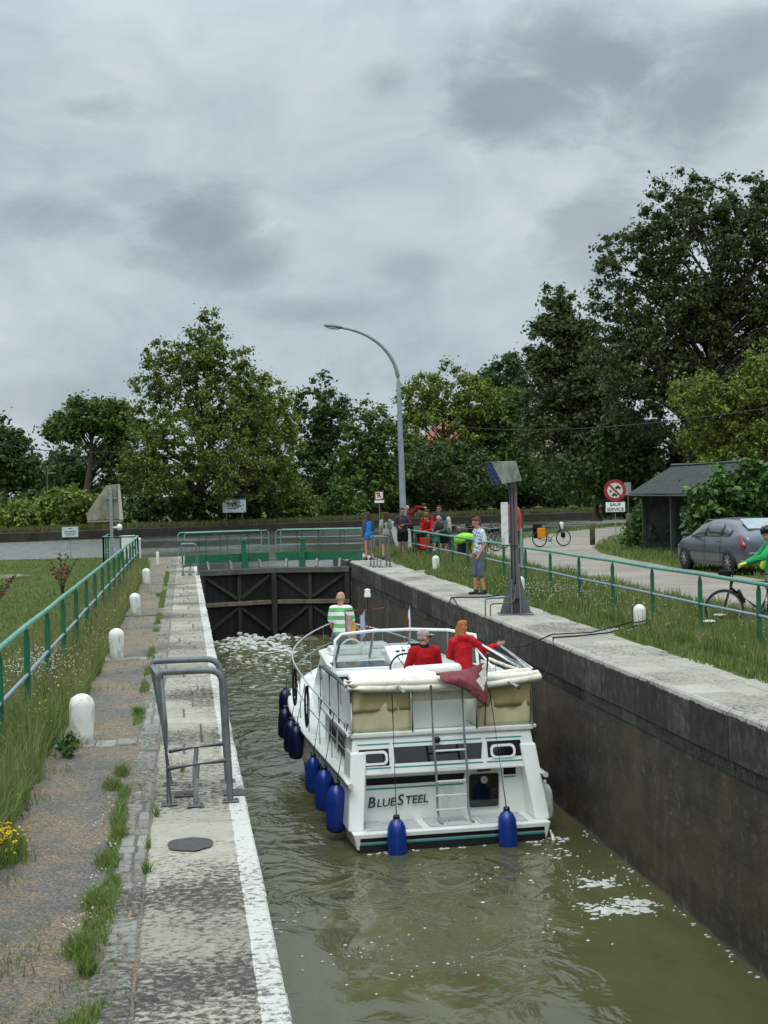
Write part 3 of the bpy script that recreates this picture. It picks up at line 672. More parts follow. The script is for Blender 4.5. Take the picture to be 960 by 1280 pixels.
mb = MB(); mb.box((0, -.04, 1.06), (.62, .02, .4)); mb.build('panel', M('pale_sign', '#c7d0cb', .5, var=.05, dirt='#9aa49e', dscale=5), r, bevel=.004)
for k, (wd, zz) in enumerate(((.12, 1.2), (.42, 1.09), (.46, 1.02), (.34, .95))):
    mb = MB(); mb.box((0, -.0525, zz), (wd, .004, .028)); mb.build('text_line', INK if k == 0 else BLUEI, r)
p = PD(293, 640, 105.9); p.z = .13; r = empty('sign', p, R(-4), 'broad white notice board standing before the big tree on the far bank', 'sign')
for x in (-.6, .6): mb = MB(); mb.box((x, .03, .5), (.09, .09, 2.2)); mb.build('post', WOODP, r)
mb = MB(); mb.box((0, -.05, 1.4), (1.72, .04, 1.04)); mb.build('panel', M('white_sign', '#cfd6dc', .5, var=.05, dirt='#a7adb0', dscale=3), r, bevel=.01)
mb = MB(); mb.box((0, -.072, 1.87), (1.7, .006, .1)); mb.build('blue_band', BLUEI, r)
for wd, zz, x in ((.8, 1.6, .1), (1.2, 1.38, 0), (.7, 1.18, -.2)): mb = MB(); mb.box((x, -.074, zz), (wd, .006, .05)); mb.build('text_line', BLUEI, r)
# trapezoid concrete-grey shield on a post
p = P(140.5, 700); r = empty('signal_shield', p, R(2), 'tapered concrete coloured signal housing on a steel post by the water', 'signal')
s = 1775/(p.y*math.cos(TH)+p.x*math.sin(TH))
def TZ(pts): return [((x-140.5)/s, (700-y)/s*1.0) for x, y in pts]
mb = MB(); mb.prism(TZ([(110.5, 641), (135, 607), (140, 606), (140, 649), (111, 650)]), 'y', -.06, .5); mb.prism(TZ([(140.2, 606), (149, 605.5), (150, 649.4), (140.2, 649)]), 'y', -.05, .51)
mb.build('housing', M('mouldy_pale_panel', '#8d8b7c', .8, var=.2, vscale=3, dirt='#4d4c3f', dscale=2.2, damt=.6), r, bevel=.01)
mb = MB(); mb.prism(TZ([(149.2, 605.3), (152, 605.6), (155, 649.6), (150.2, 650)]), 'y', -.1, .56); mb.build('side_panel', M('cream_side', '#b9b69e', .7, var=.1, dirt='#7d7a66', dscale=4), r, bevel=.008)
mb = MB(); mb.prism(TZ([(111, 650.3), (155, 650.3), (155, 652), (111, 652)]), 'y', -.08, .54); mb.prism(TZ([(134, 622), (148, 622), (148, 624), (134, 624)]), 'y', -.1, -.065); mb.build('frame', GALV, r)
mb = MB(); mb.box((-.0, -.14, 1.35), (.12, .12, 2.7)); mb.build('post', GALV, r, bevel=.01)
mb = MB(); mb.ell((.29, -.12, 1.24), (.11, .16, .13)); mb.box((.16, -.12, 1.24), (.2, .07, .07)); mb.build('lamp', WHITE, r)

# no-access style board with struck letter
p = P(475.4, 690); r = empty('sign', (p.x, p.y, 0), R(-6), 'square red bordered board with black struck letter on a post, left of the lamp', 'sign')
hz = lambda y: PD(475.4, y, p.y*math.cos(TH)+p.x*math.sin(TH)).z
mb = MB(); mb.tube([(0, 0, -.3), (0, 0, hz(616))], .03, 8); mb.build('post', GALV, r)
mb = MB(); mb.box((0, -.045, hz(619.6)), (.37, .02, .37)); mb.build('red_border', REDP, r, bevel=.004)
mb = MB(); mb.box((0, -.058, hz(619.6)), (.27, .012, .27)); mb.build('white_field', WHITE, r)
text('R', .27, INK, r, (0, -.067, hz(619.6)), off=.008)
mb = MB(); mb.beam((-.12, -.07, hz(619.6)+.12), (.12, -.07, hz(619.6)-.12), .03, .006, up=(0, 1, 0)); mb.build('red_slash', REDP, r)
mb = MB(); mb.box((0, -.045, hz(627)), (.37, .016, .09)); mb.build('plate', WHITE, r)

# ------------------------------------------------------------------ street lamp
p = P(505.5, 697.5); r = empty('street_lamp', p, 0, 'tall curved galvanised street lamp rising behind the man in black shorts', 'street lamp')
s = 1775/51.
mb = MB(); mb.tube([(0, 0, 0), (0, 0, .9), (0, 0, 1.0), (-.03, 0, 3.5), (-.07, 0, 6.2)], [.155, .15, .12, .1, .075], 12)
mb.build('pole', M('lamp_steel', '#8f9aa3', .5, .3, var=.1, dirt='#69727a', dscale=4), r)
mb = MB(); mb.tube(bez((-.07, 0, 6.2), (-.1, 0, 7.2), (-.9, 0, 7.95), (-2.05, 0, 8.12), 14), [.075-.002*k for k in range(15)], 10); mb.build('arm', GALV, r)
m_ = Matrix.Rotation(R(-8), 3, 'Y'); mb = MB(); mb.ell((-2.32, 0, 8.16), (.36, .12, .075), rot=Matrix.Rotation(R(8), 3, 'Y')); mb.build('lamp_head', M('lamp_head_grey', '#6c7278', .5, .2), r)
mb = MB(); mb.ell((-2.34, 0, 8.12), (.25, .1, .06), rot=Matrix.Rotation(R(8), 3, 'Y')); mb.build('lens', M('lens', '#b9bfc2', .2), r)
mb = MB(); mb.box((0, -.15, .8), (.1, .02, .35)); mb.build('hatch', GALV, r)
# pale boards either side of the lamp foot
for (a, b2, w_, l) in (((500.5, 690), (491, 654), .2, 'pale leaning board just left of the street lamp foot'), ((513, 691), (512.2, 663), .13, 'short pale concrete post just right of the street lamp foot')):
    q = P(a[0], a[1]+2); r = empty('marker_post', q, 0, l, 'post'); ss = 1775/q.y*.99
    mb = MB(); mb.beam((0, 0, 0), ((b2[0]-a[0])/ss, .1, (a[1]-b2[1]+2)/ss), w_, .09, up=(0, 1, 0)); mb.ell(((b2[0]-a[0])/ss, .1, (a[1]-b2[1]+2)/ss), (w_/2, .045, w_/2)); mb.build('post', M('pale_board', '#a9b0ae', .7, var=.1), r)

# ------------------------------------------------------------------ signal mast with solar head
p = P(644.5, 767.5); r = empty('signal_mast', (p.x, p.y, 0), R(-10), 'steel mast on flared foot carrying a worn solar head and white gauge board', 'mast')
STE = M('blue_grey_steel', '#666b6e', .6, .2, var=.15, dirt='#6b5648', dscale=3, damt=.6)
mb = MB(); mb.box((0, 0, 1.45), (.03, .15, 2.3)); mb.box((0, -.085, 1.45), (.14, .018, 2.3)); mb.box((0, .085, 1.45), (.14, .018, 2.3)); mb.build('column', STE, r, bevel=.004)
mb = MB()
mb.prism([(-.3, 0), (.3, 0), (.12, .62), (.085, .95), (-.085, .95), (-.12, .62)], 'y', -.01, .01)
mb.prism([(-.26, 0), (.26, 0), (.11, .62), (.1, .95), (-.1, .95), (-.11, .62)], 'x', -.09, -.07); mb.prism([(-.26, 0), (.26, 0), (.11, .62), (.1, .95), (-.1, .95), (-.11, .62)], 'x', .07, .09)
mb.build('gusset_foot', STE, r)
mb = MB(); mb.box((0, 0, .01), (.66, .56, .02)); mb.build('base_plate', STE, r, bevel=.004)
mb = MB(); mb.box((.135, .02, 1.25), (.045, .05, .75)); mb.build('cable_box', GALV, r)
CORR = M('mossy_fibre_sheet', '#8f9388', .85, var=.2, vscale=6, dirt='#4a4e44', dscale=6, damt=.6, bmp=.5)
n0_ = set(bpy.data.objects)
hd = MB(); hd.hexa([(-.26, -.22, 2.52), (.25, -.2, 2.60), (.25, .28, 2.60), (-.26, .28, 2.52), (-.4, -.3, 2.92), (.14, -.26, 2.94), (.16, .22, 2.96), (-.4, .22, 2.94)]); hd.build('head_box', STE, r, bevel=.008)
mb = MB(); mb.add([(-.1, -.262, 2.545), (.27, -.235, 2.6), (.165, -.275, 2.955), (-.3, -.31, 2.95)], [(0, 1, 2, 3)]); mb.add([(.27, -.235, 2.6), (.275, .29, 2.6), (.175, .23, 2.97), (.165, -.275, 2.955)], [(0, 1, 2, 3)]); mb.add([(-.41, -.31, 2.955), (.165, -.275, 2.956), (.175, .23, 2.971), (-.41, .23, 2.955)], [(0, 1, 2, 3)])
cv = mb.build('weathered_cover', CORR, r); sm_ = cv.modifiers.new('s', 'SOLIDIFY'); sm_.thickness = .008
mb = MB(); mb.add([(-.27, -.235, 2.525), (-.105, -.2625, 2.545), (-.3, -.312, 2.93), (-.415, -.315, 2.92)], [(0, 1, 2, 3)]); sp_ = mb.build('solar_panel', M('solar_blue', '#1d3560', .25, var=.3, vscale=10), r)
q_ = sp_.modifiers.new('s', 'SOLIDIFY'); q_.thickness = .006
mb = MB()
for t in (.2, .4, .6, .8): mb.tube([Vector((-.27, -.242, 2.525)).lerp(Vector((-.415, -.322, 2.92)), t), Vector((-.105, -.27, 2.545)).lerp(Vector((-.3, -.319, 2.93)), t)], .005, 4)
mb.tube([Vector((-.19, -.256, 2.535)), Vector((-.355, -.32, 2.925))], .005, 4); mb.build('panel_grid', GALV, r)
for o_ in set(bpy.data.objects)-n0_: o_.location = (-.11, 0, -.08)
mb = MB(); mb.box((-.17, -.1, 1.72), (.14, .035, .8)); mb.build('gauge_board', M('dirty_white_board', '#d3d6d3', .6, var=.08, dirt='#9aa09c', dscale=8), r, bevel=.004)
mb = MB(); mb.box((-.105, -.119, 1.72), (.006, .004, .78)); mb.build('board_seam', INK, r)
for k, (m2, x) in enumerate(((M('blue_hose', '#3a5674', .5), -.06), (M('red_brown_hose', '#7a4a3c', .5), .0))):
    mb = MB(); z0 = .55-.1*k; x1 = -.58+.09*k; mb.tube([(x, -.14, 2.4), (x, -.13, z0+.12)] + bez((x, -.13, z0+.12), (x, -.15, z0), (x, -.2, z0-.2), (x-.1, -.25, z0-.22), 5) + bez((x1+.1, -.32, z0-.22), (x1, -.32, z0-.22), (x1, -.33, z0-.24), (x1, -.36, z0-.33), 5) + [(x1, -.37, .0)], .014, 6); mb.build('hose', m2, r)
mb = MB(); mb.tube([(-.2, -.12, .62), (-.02, -.12, .62)], .012, 6); mb.tube([(-.22, -.1, 1.31), (.1, -.1, 1.3)], .014, 6); mb.build('bracket', GALV, r)

# lifebuoy box on green stand
p = P(648, 722); r = empty('lifebuoy_stand', p, R(-12), 'orange lifebuoy housing on a green stand behind the steel mast', 'lifebuoy')
mb = MB(); mb.box((-.05, .07, .7), (.26, .05, 1.4)); mb.box((.13, .05, .8), (.04, .1, 1.6)); mb.build('stand', GREEN, r, bevel=.008)
ORG = M('orange_plastic', '#d8492c', .45, var=.1, dirt='#8b3422', dscale=7, damt=.3)
mb = MB(); prof = [(-.40, 1.22), (.1, 1.22), (.11, 1.62), (.06, 1.84), (-.02, 1.94), (-.28, 1.94), (-.36, 1.84), (-.41, 1.62)]
mb.prism(prof, 'y', -.1, .03); mb.build('housing', ORG, r, bevel=.04, seg=3)
mb = MB(); mb.tube([(.02, -.11, 1.26), (.03, -.12, 1.6), (-.02, -.11, 1.86)], .045, 8); mb.tube([(-.33, -.11, 1.26), (-.34, -.12, 1.6), (-.29, -.11, 1.86)], .045, 8); mb.box((.0, -.12, 1.42), (.16, .06, .16)); mb.build('moulding', M('orange_ring', '#c43d24', .5), r)

# ------------------------------------------------------------------ traffic sign, posts
D = 61; p = PD(768.8, 613, D); r = empty('road_sign', (p.x, p.y, 0), R(-14), 'round red and white prohibition sign above a white plate by the path bend', 'road sign')
mb = MB(); mb.tube([(0, .05, -.1), (0, .05, p.z+.45)], .035, 8); mb.build('post', GALV, r)
disc = lambda rr, y0, y1: MB().lathe([(rr, y0), (rr, y1)], 36, (0, 0, p.z), rot=Matrix.Rotation(R(90), 3, 'X'), smooth=False)
disc(.475, -.02, .0).build('red_disc', REDP, r); disc(.33, .001, .006).build('white_field', M('sign_offwhite', '#d0cbc0', .5, var=.06, dirt='#a0867c', dscale=5), r)
mb = MB()   # car and two-wheeler symbols
for cx, cz, k in ((.13, .12, 1), (-.02, -.19, 1)):
    mb.prism([(cx-.12*k, p.z+cz-.04), (cx+.12*k, p.z+cz-.04), (cx+.12*k, p.z+cz+.02), (cx+.06*k, p.z+cz+.025), (cx+.035*k, p.z+cz+.08), (cx-.06*k, p.z+cz+.08), (cx-.085*k, p.z+cz+.025), (cx-.12*k, p.z+cz+.01)], 'y', -.0085, -.0125)
    for q in (-.07, .07): mb.lathe([(.028, .0085), (.028, .0125)], 10, (cx+q, 0, p.z+cz-.05), rot=Matrix.Rotation(R(90), 3, 'X'))
mb.lathe([(.035, .0085), (.035, .0125)], 10, (-.2, 0, p.z-.06), rot=Matrix.Rotation(R(90), 3, 'X')); mb.beam((-.24, -.0105, p.z+.0), (-.1, -.0105, p.z-.02), .03, .004, up=(0, 1, 0)); mb.build('vehicle_symbols', INK, r)
mb = MB(); mb.beam((-.28, -.012, p.z+.28), (.28, -.012, p.z-.28), .075, .006, up=(0, 1, 0)); mb.build('red_slash', REDP, r)
zz = p.z - .5 - .215; mb = MB(); mb.box((0, 0, zz), (.82, .02, .42)); mb.build('plate', WHITE, r, bevel=.004)
text('SAUF', .2, INK, r, (0, -.013, zz+.1), off=.004); text('SERVICE', .2, INK, r, (0, -.013, zz-.11), off=.004)
p = PD(784.5, 608, 62.5); r = empty('road_sign', (p.x, p.y, 0), R(-30), 'bare grey back of a small sign beside the red prohibition sign', 'road sign')
mb = MB(); mb.tube([(0, .05, -.1), (0, .05, p.z+.2)], .03, 8); mb.build('post', GALV, r)
mb = MB(); mb.box((0, 0, p.z-.1), (.3, .03, .55)); mb.build('panel', GALV, r)
p = P(740.8, 681); mb = MB(); mb.lathe([(.11, -.1), (.11, .84), (.095, .86), (0, .87)], 12); o = mb.build('wooden_post', M('mossy_post', '#4c4a33', .9, var=.3, dirt='#2c2b1f', dscale=8)); o.location = p; tag(o, 'short mossy wooden post standing at the bend of the path', 'post')
p = P(787, 682); mb = MB(); mb.lathe([(.12, -.1), (.12, 1.25), (.1, 1.27), (0, 1.28)], 12); o = mb.build('wooden_post', WOODP); o.location = p; tag(o, 'darker taller wooden post beside the corner of the shed', 'post')

# ------------------------------------------------------------------ shed
r = empty('shed', (17.0, 46.5, 0), 0, 'open fronted timber shed with a dark green tiled roof behind the car', 'shed')
SHW = M('grey_shed_boards', '#5c6160', .85, var=.3, vscale=3, dirt='#23261f', dscale=3, damt=.5, bmp=.4)
SHP = M('green_grey_post', '#46524c', .8, var=.2, dirt='#2a2f29', dscale=4)
y0, y1 = -2.2, 4.7
for k in range(17):
    yy = y0+.2+k*.4; mb = MB() if k == 0 else mb
    mb.box((1.65, yy, 1.1), (.03+.012*(k % 2), .385, 2.2))
mb.build('back_wall', SHW, r)
mb = MB()
for yy in (y1-.1,):
    for k in range(7): mb.box((.0+.15+k*.235, yy, 1.05), (.225, .03+.01*(k % 2), 2.1))
mb.build('end_wall', SHW, r)
mb = MB(); mb.box((1.62, (y0+y1)/2, 1.25), (.05, y1-y0-.2, .08)); mb.build('crossrail', SHP, r)
for yy in (4.6, 1.5, -1.9): mb = MB(); mb.box((0, yy, 1.0), (.14, .14, 2.0)); mb.build('post', SHP, r, bevel=.01)
mb = MB(); mb.box((0, (y0+y1)/2, 2.02), (.12, y1-y0, .14)); mb.build('lintel', SHP, r)
def roofmat():
    m, t, b = newmat('dark_green_tiles'); co = obj_co(t); br = t.nodes.new('ShaderNodeTexBrick')
    t.links.new(mapping(t, co, (1, 1, 1), rot=(0, 0, PI/2)), br.inputs[0]); br.inputs['Scale'].default_value = 1; br.inputs['Brick Width'].default_value = .25; br.inputs['Row Height'].default_value = .16; br.inputs['Mortar Size'].default_value = .012
    br.inputs['Color1'].default_value = (.015, .024, .02, 1); br.inputs['Color2'].default_value = (.026, .036, .03, 1); br.inputs['Mortar'].default_value = (.01, .014, .012, 1)
    c = mixc(t, ramp(t, noi(t, co, 3, 6, .7), [(.5, 0.), (.75, .7)]), br.outputs['Color'], (.075, .07, .05)); t.links.new(c, b.inputs['Base Color']); b.inputs['Roughness'].default_value = .8
    bump(t, b, mth(t, 'ADD', mth(t, 'MULTIPLY', br.outputs['Fac'], -1.), noi(t, co, 8, 5)), .6, .03); return m
RM = roofmat(); mb = MB(); th = .06; ex0, ex1 = y0-.3, y1+.35
mb.prism([(-.45, 2.07), (1.3, 3.08), (3.0, 2.12), (3.0, 2.04), (1.3, 3.0), (-.42, 2.0)], 'y', ex0, ex1); mb.build('roof', RM, r)
mb = MB(); mb.tube([(1.3, ex0, 3.09), (1.3, ex1, 3.09)], .07, 8); mb.build('ridge', M('green_ridge', '#2d4a3e', .7, var=.2), r)
mb = MB(); mb.tube([(-.5, ex0, 2.0), (-.5, ex1, 2.0)], .045, 8); mb.build('gutter', SHP, r)

# distant red-tiled house glimpsed through the trees
r = empty('house', (40, 185, 0), R(20), 'distant house with a reddish tiled roof glimpsed between tree crowns', 'house')
mb = MB(); mb.prism([(-6, 0), (6, 0), (6, 9), (0, 13), (-6, 9)], 'y', -7, 7); mb.build('wall', M('render', '#b8a88c', .9), r)
mb = MB(); mb.prism([(-6.6, 8.7), (0, 13.2), (6.6, 8.7), (6.6, 8.95), (0, 13.5), (-6.6, 8.95)], 'y', -7.5, 7.5); mb.build('roof', M('terracotta', '#8d5a47', .85, var=.25), r)

# power lines and poles
mb = MB(); m_ = M('wire_black', '#1a1c1e', .6)
def wire(a, b2, sag, rr, label):
    a, b2 = Vector(a), Vector(b2); mb = MB(); mb.tube([a.lerp(b2, t/24) - Vector((0, 0, sag*4*(t/24)*(1-t/24))) for t in range(25)], rr, 5)
    return tag(mb.build('power_cable', m_), label, 'cable')
wire(PD(-120, 531, 70), PD(200, 556, 130), 1.0, .03, 'upper thin overhead cable crossing the left treetops')
wire(PD(-120, 549, 70), PD(190, 567, 130), 1.0, .022, 'lower thin overhead cable crossing the left treetops')
wire(PD(560, 532, 95), PD(1010, 502, 52), .6, .022, 'long thin overhead cable crossing in front of the right trees')
p = PD(58.5, 600, 125); r = empty('utility_pole', (p.x, p.y, 0), 0, 'distant grey utility pole among the far left trees', 'pole')
mb = MB(); mb.tube([(0, 0, 0), (0, 0, 5)], [.2, .14], 8); mb.build('pole', CONC, r); mb = MB(); mb.box((.3, 0, 4.6), (1.0, .1, .1)); mb.build('crossarm', CONC, r)
# ------------------------------------------------------------------ trees
BARK = M('bark', '#4a4238', .9, var=.3, vscale=5, dirt='#23201b', dscale=3, damt=.5, bmp=.6)
LM = {
 'deep': leafmat('deep_green_leaves', (.022, .038, .011), (.105, .14, .04)),
 'olive': leafmat('olive_leaves', (0.037, 0.062, 0.011), (0.187, 0.243, 0.039)),
 'lime': leafmat('lime_leaves', (0.050, 0.082, 0.014), (0.252, 0.315, 0.047)),
 'dark': leafmat('dark_leaves', (0.020, 0.043, 0.011), (0.099, 0.154, 0.036)),
 'mid': leafmat('mid_green_leaves', (0.030, 0.062, 0.013), (0.146, 0.223, 0.043)),
 'blue': leafmat('bluish_leaves', (0.028, 0.057, 0.021), (0.109, 0.173, 0.063)),
 'laurel': leafmat('laurel_leaves', (0.022, 0.058, 0.011), (0.106, 0.208, 0.041), .15, .35),
 'shrub': leafmat('shrub_leaves', (0.067, 0.107, 0.018), (0.286, 0.371, 0.069)),
}
def leaf_cloud(centres, radii, per, size, rng, flat=.75):
    C = np.repeat(np.array(centres), per, 0); Rr = np.repeat(np.array(radii), per)[:, None]; n = len(C)
    d = rng.normal(size=(n, 3)); d /= np.linalg.norm(d, axis=1)[:, None]; rad = np.abs(rng.normal(size=(n, 1)))*.5
    pts = C + d*rad*Rr*np.array([1, 1, flat])
    nr = d*.8 + rng.normal(size=(n, 3))*.7 + np.array([0, 0, .5]); nr /= np.linalg.norm(nr, axis=1)[:, None]
    a = rng.normal(size=(n, 3)); u = np.cross(nr, a); u /= np.linalg.norm(u, axis=1)[:, None]; v = np.cross(nr, u)
    s = size*(.45+1.0*rng.random((n, 1))); l = s*.5; w_ = s*.32
    q = np.stack([pts-u*l, pts+v*w_-u*l*.1+nr*w_*.25, pts+u*l, pts-v*w_-u*l*.1+nr*w_*.25], 1).reshape(-1, 3)
    f = np.arange(n*4).reshape(n, 4); return q, f
def tree(name, label, base, lobes, mat, ncl, per, leaf, cr, seed, trunk_r=.3, D=None, cat='tree', group=None, limbs=26, zb=0.0, hollow=.45, lowest=None):
    """lobes: world-space ellipsoids (centre, (rx,ry,rz))"""
    rng = np.random.default_rng(seed); rr_ = random.Random(seed)
    base = Vector(base); root = empty(name, base, 0, label, cat, group)
    vol = np.array([max(.01, l[1][0]*l[1][2])**1.15 for l in lobes]); vol /= vol.sum()
    cs = []; rs = []
    for k in range(ncl):
        l = lobes[rng.choice(len(lobes), p=vol)]; d = rng.normal(size=3); d /= np.linalg.norm(d)
        rad = hollow + (1-hollow)*rng.random()**.6; 
        if rng.random() < .12: rad *= 1.1
        lump = 1 + .16*noise.noise(Vector(d)*2.3 + Vector((seed, 0, 0)))
        c = np.array(l[0]) + d*np.array(l[1])*rad*lump - np.array(base)
        if c[2] < .25: c[2] = .25 + rng.random()*.6
        cs.append(c); rs.append(cr*(.55+.8*rng.random()))
    q, f = leaf_cloud(cs, rs, per, leaf, rng)
    q[:, 2] = np.maximum(q[:, 2], .03)
    npmesh('crown' if name != 'shrub' else 'foliage', q, [f], mat, root)
    # trunk and limbs grow to the clumps
    top = max(l[0][2]+l[1][2]*.2 for l in lobes) - base.z; cxm = sum(l[0][0]*v for l, v in zip(lobes, vol)) - base.x
    if trunk_r:
        mb = MB(); hgt = top*.9; tp = [Vector((cxm*.9*(t**1.5) + .12*math.sin(t*7+seed)*trunk_r*2, .1*math.sin(t*5), hgt*t)) for t in np.linspace(0, 1, 9)]
        mb.tube(tp, [trunk_r*(1.25 if i == 0 else 1)*(1-.85*(i/8)**1.1) for i in range(9)], 9); mb.build('trunk', BARK, root)
        mb = MB(); idx = rng.permutation(len(cs))[:limbs]
        for i in idx:
            e = Vector(cs[i]); t0 = max(.12, min(.85, (e.z-.45*math.hypot(e.x-cxm, e.y))/hgt*.85)); b = t0*8; k = int(b); s0 = tp[k].lerp(tp[min(k+1, 8)], b-k)
            r0 = trunk_r*(1-.8*t0)*.5; mid = s0.lerp(e, .5) + Vector((rr_.uniform(-.3, .3), rr_.uniform(-.3, .3), (e-s0).length*.12))
            pts = bez(s0, s0.lerp(mid, .6), mid, e, 6); mb.tube(pts, [max(.02, r0*(1-.85*j/6)) for j in range(7)], 5)
            for q2 in range(3):
                st = pts[3+q2]; j = rng.integers(len(cs)); e2 = Vector(cs[j]); 
                if (e2-st).length < cr*5: mb.tube([st, st.lerp(e2, .5)+Vector((0, 0, .15)), e2], [max(.015, r0*.35), .02, .012], 4)
        mb.build('limbs', BARK, root)
    return root
def LO(px, py, rx, ry, D, dy=0, k=1.0):
    c = PD(px, py, D); c.y += dy; s = FPX/D; return (tuple(c), (rx/s, rx/s*k, ry/s))
TG = 'trees along the far bank'
def bankD(px): return float(np.interp(px, [0, 260, 460, 560, 700, 760], [97, 104, 112, 119, 124, 128]))
def treep(label, px, D, lobes, mat, ncl, per, leaf, cr, seed, tr=.3, name='broadleaf_tree', **k):
    if k.get('bank', True): D = max(D, bankD(px)+5)
    b = PD(px, 640, D); b.z = .1 if k.pop('bank', True) else 0
    return tree(name, label, b, [LO(*l[:4], D, *(l[4:])) for l in lobes], LM[mat], ncl, per, leaf, cr, seed, tr, **k)
treep('dark rounded tree cut by the left edge of the picture', 10, 128, [(10, 575, 42, 42), (-10, 560, 40, 35), (28, 590, 26, 28)], 'dark', 150, 60, .45, 1.1, 1, group=TG)
treep('small slim dark tree between the left edge tree and the utility pole', 60, 150, [(52, 597, 16, 18), (66, 590, 14, 24)], 'dark', 50, 50, .45, 1.0, 21, group=TG)
treep('tall flat topped tree with a bare trunk, left of the big olive tree', 108, 118, [(95, 525, 32, 27), (125, 520, 34, 24), (148, 530, 24, 34, 2), (75, 540, 18, 18)], 'mid', 190, 65, .34, .95, 3, .38, group=TG, limbs=30)
treep('low dark tree standing behind the tall bare trunk on the left', 105, 135, [(85, 590, 28, 30), (120, 585, 36, 38), (150, 590, 24, 46)], 'dark', 130, 60, .42, 1.1, 4, group=TG)
treep('biggest tree of the left group, with an airy pointed olive crown', 252, 106, [(255, 440, 36, 52), (255, 490, 62, 60), (205, 465, 36, 40), (300, 470, 24, 40), (190, 520, 42, 50), (250, 550, 84, 64, -2), (310, 540, 46, 68), (200, 585, 50, 48, -3), (280, 598, 70, 38, -3), (172, 575, 28, 50)], 'olive', 760, 84, .23, .76, 5, .42, group=TG, limbs=70, hollow=.3)
treep('yellow green bushy tree leaning against the biggest left tree', 335, 104, [(335, 500, 34, 38), (345, 545, 36, 60), (320, 520, 30, 44), (330, 600, 46, 40)], 'lime', 300, 76, .24, .8, 6, .28, group=TG, hollow=.35)
treep('dark round headed tree standing behind the yellow green one', 400, 128, [(400, 505, 34, 36), (415, 530, 26, 40), (390, 545, 34, 40), (400, 590, 40, 44)], 'dark', 230, 62, .34, .95, 7, .35, group=TG)
treep('medium tree with pale blossom left of the street lamp', 465, 122, [(468, 540, 30, 40), (450, 560, 30, 46), (485, 570, 28, 52), (462, 600, 44, 38)], 'mid', 230, 62, .32, .9, 8, .3, group=TG)
treep('bright green spreading tree just right of the street lamp', 555, 138, [(530, 500, 34, 36), (565, 490, 38, 36), (595, 505, 34, 34), (550, 540, 60, 40), (540, 590, 60, 40)], 'lime', 360, 80, .32, 1.05, 9, .35, group=TG)
treep('distant bluish tree peeping above the bright green tree', 630, 178, [(630, 470, 26, 30), (612, 480, 16, 20), (645, 485, 18, 24)], 'blue', 90, 70, .5, 1.4, 10, group=TG)
treep('dull green tree between the bright green tree and the dark pair', 632, 140, [(625, 520, 44, 40), (655, 520, 34, 44), (630, 570, 56, 50), (600, 560, 30, 50)], 'mid', 320, 80, .36, 1.1, 11, .35, group=TG)
treep('dense dark tree behind the waiting group of cyclists', 560, 128, [(540, 590, 52, 44), (590, 600, 50, 38), (500, 600, 34, 38)], 'dark', 220, 60, .36, 1.05, 12, .3, group=TG, name='broadleaf_tree')
treep('dark upright tree left of the giant tree on the right', 745, 96, [(697, 390, 22, 36), (690, 430, 38, 34), (725, 440, 30, 44), (700, 480, 50, 44), (745, 490, 36, 50), (710, 540, 60, 52), (760, 560, 48, 46)], 'deep', 700, 92, .26, .85, 13, .35, limbs=60, group='big trees on the right', bank=False, hollow=.3)
treep('giant spreading tree filling the right side above the shed', 885, 84, [(845, 260, 50, 46), (920, 255, 48, 46), (975, 280, 60, 60), (800, 320, 56, 52), (870, 320, 80, 62), (960, 350, 80, 80), (775, 380, 42, 42), (830, 400, 80, 60), (900, 420, 90, 70, 2), (790, 470, 60, 52, -2), (860, 500, 90, 58), (950, 480, 70, 80), (1010, 420, 70, 130), (760, 440, 36, 36), (905, 560, 90, 34)], 'deep', 1700, 92, .22, .76, 14, .55, limbs=130, group='big trees on the right', bank=False, hollow=.3)
treep('paler leafy tree reaching in front of the giant one at the right edge', 925, 68, [(880, 500, 44, 36), (920, 520, 52, 46), (965, 480, 40, 60), (865, 545, 26, 24), (950, 560, 50, 40), (900, 575, 44, 22)], 'lime', 400, 70, .18, .56, 15, .25, limbs=50, group='big trees on the right', bank=False, hollow=.35)
treep('dark understorey tree between the prohibition sign and the shed roof', 800, 88, [(770, 590, 50, 34), (820, 575, 44, 40), (720, 600, 44, 30), (790, 545, 50, 30)], 'dark', 260, 58, .3, .85, 16, .3, group='big trees on the right', bank=False)
treep('shadowy thicket tree on the far bank behind the lifebuoy', 660, 150, [(640, 605, 50, 28), (690, 600, 50, 34), (600, 600, 40, 34), (730, 612, 40, 26)], 'dark', 240, 58, .42, 1.2, 17, .3, group=TG)
# the far-off wood behind everything
rng = np.random.default_rng(5); cs = []; rs = []
for k in range(900):
    px = rng.uniform(-140, 1150); D = rng.uniform(175, 215); c = PD(px, 640, D); hh = 5.5 + 3*noise.noise(Vector((px*.012, 0, 0))) + 1.2*noise.noise(Vector((px*.05, 3, 0)))
    cs.append((c.x, c.y, rng.random()**.7*hh)); rs.append(rng.uniform(1.3, 2.2))
q, f = leaf_cloud(cs, rs, 40, .75, rng); q[:, 2] = np.maximum(q[:, 2], .1)
tag(npmesh('distant_wood', q, [f], LM['dark']), 'dark far-off wood closing the view behind the bank', kind='stuff')
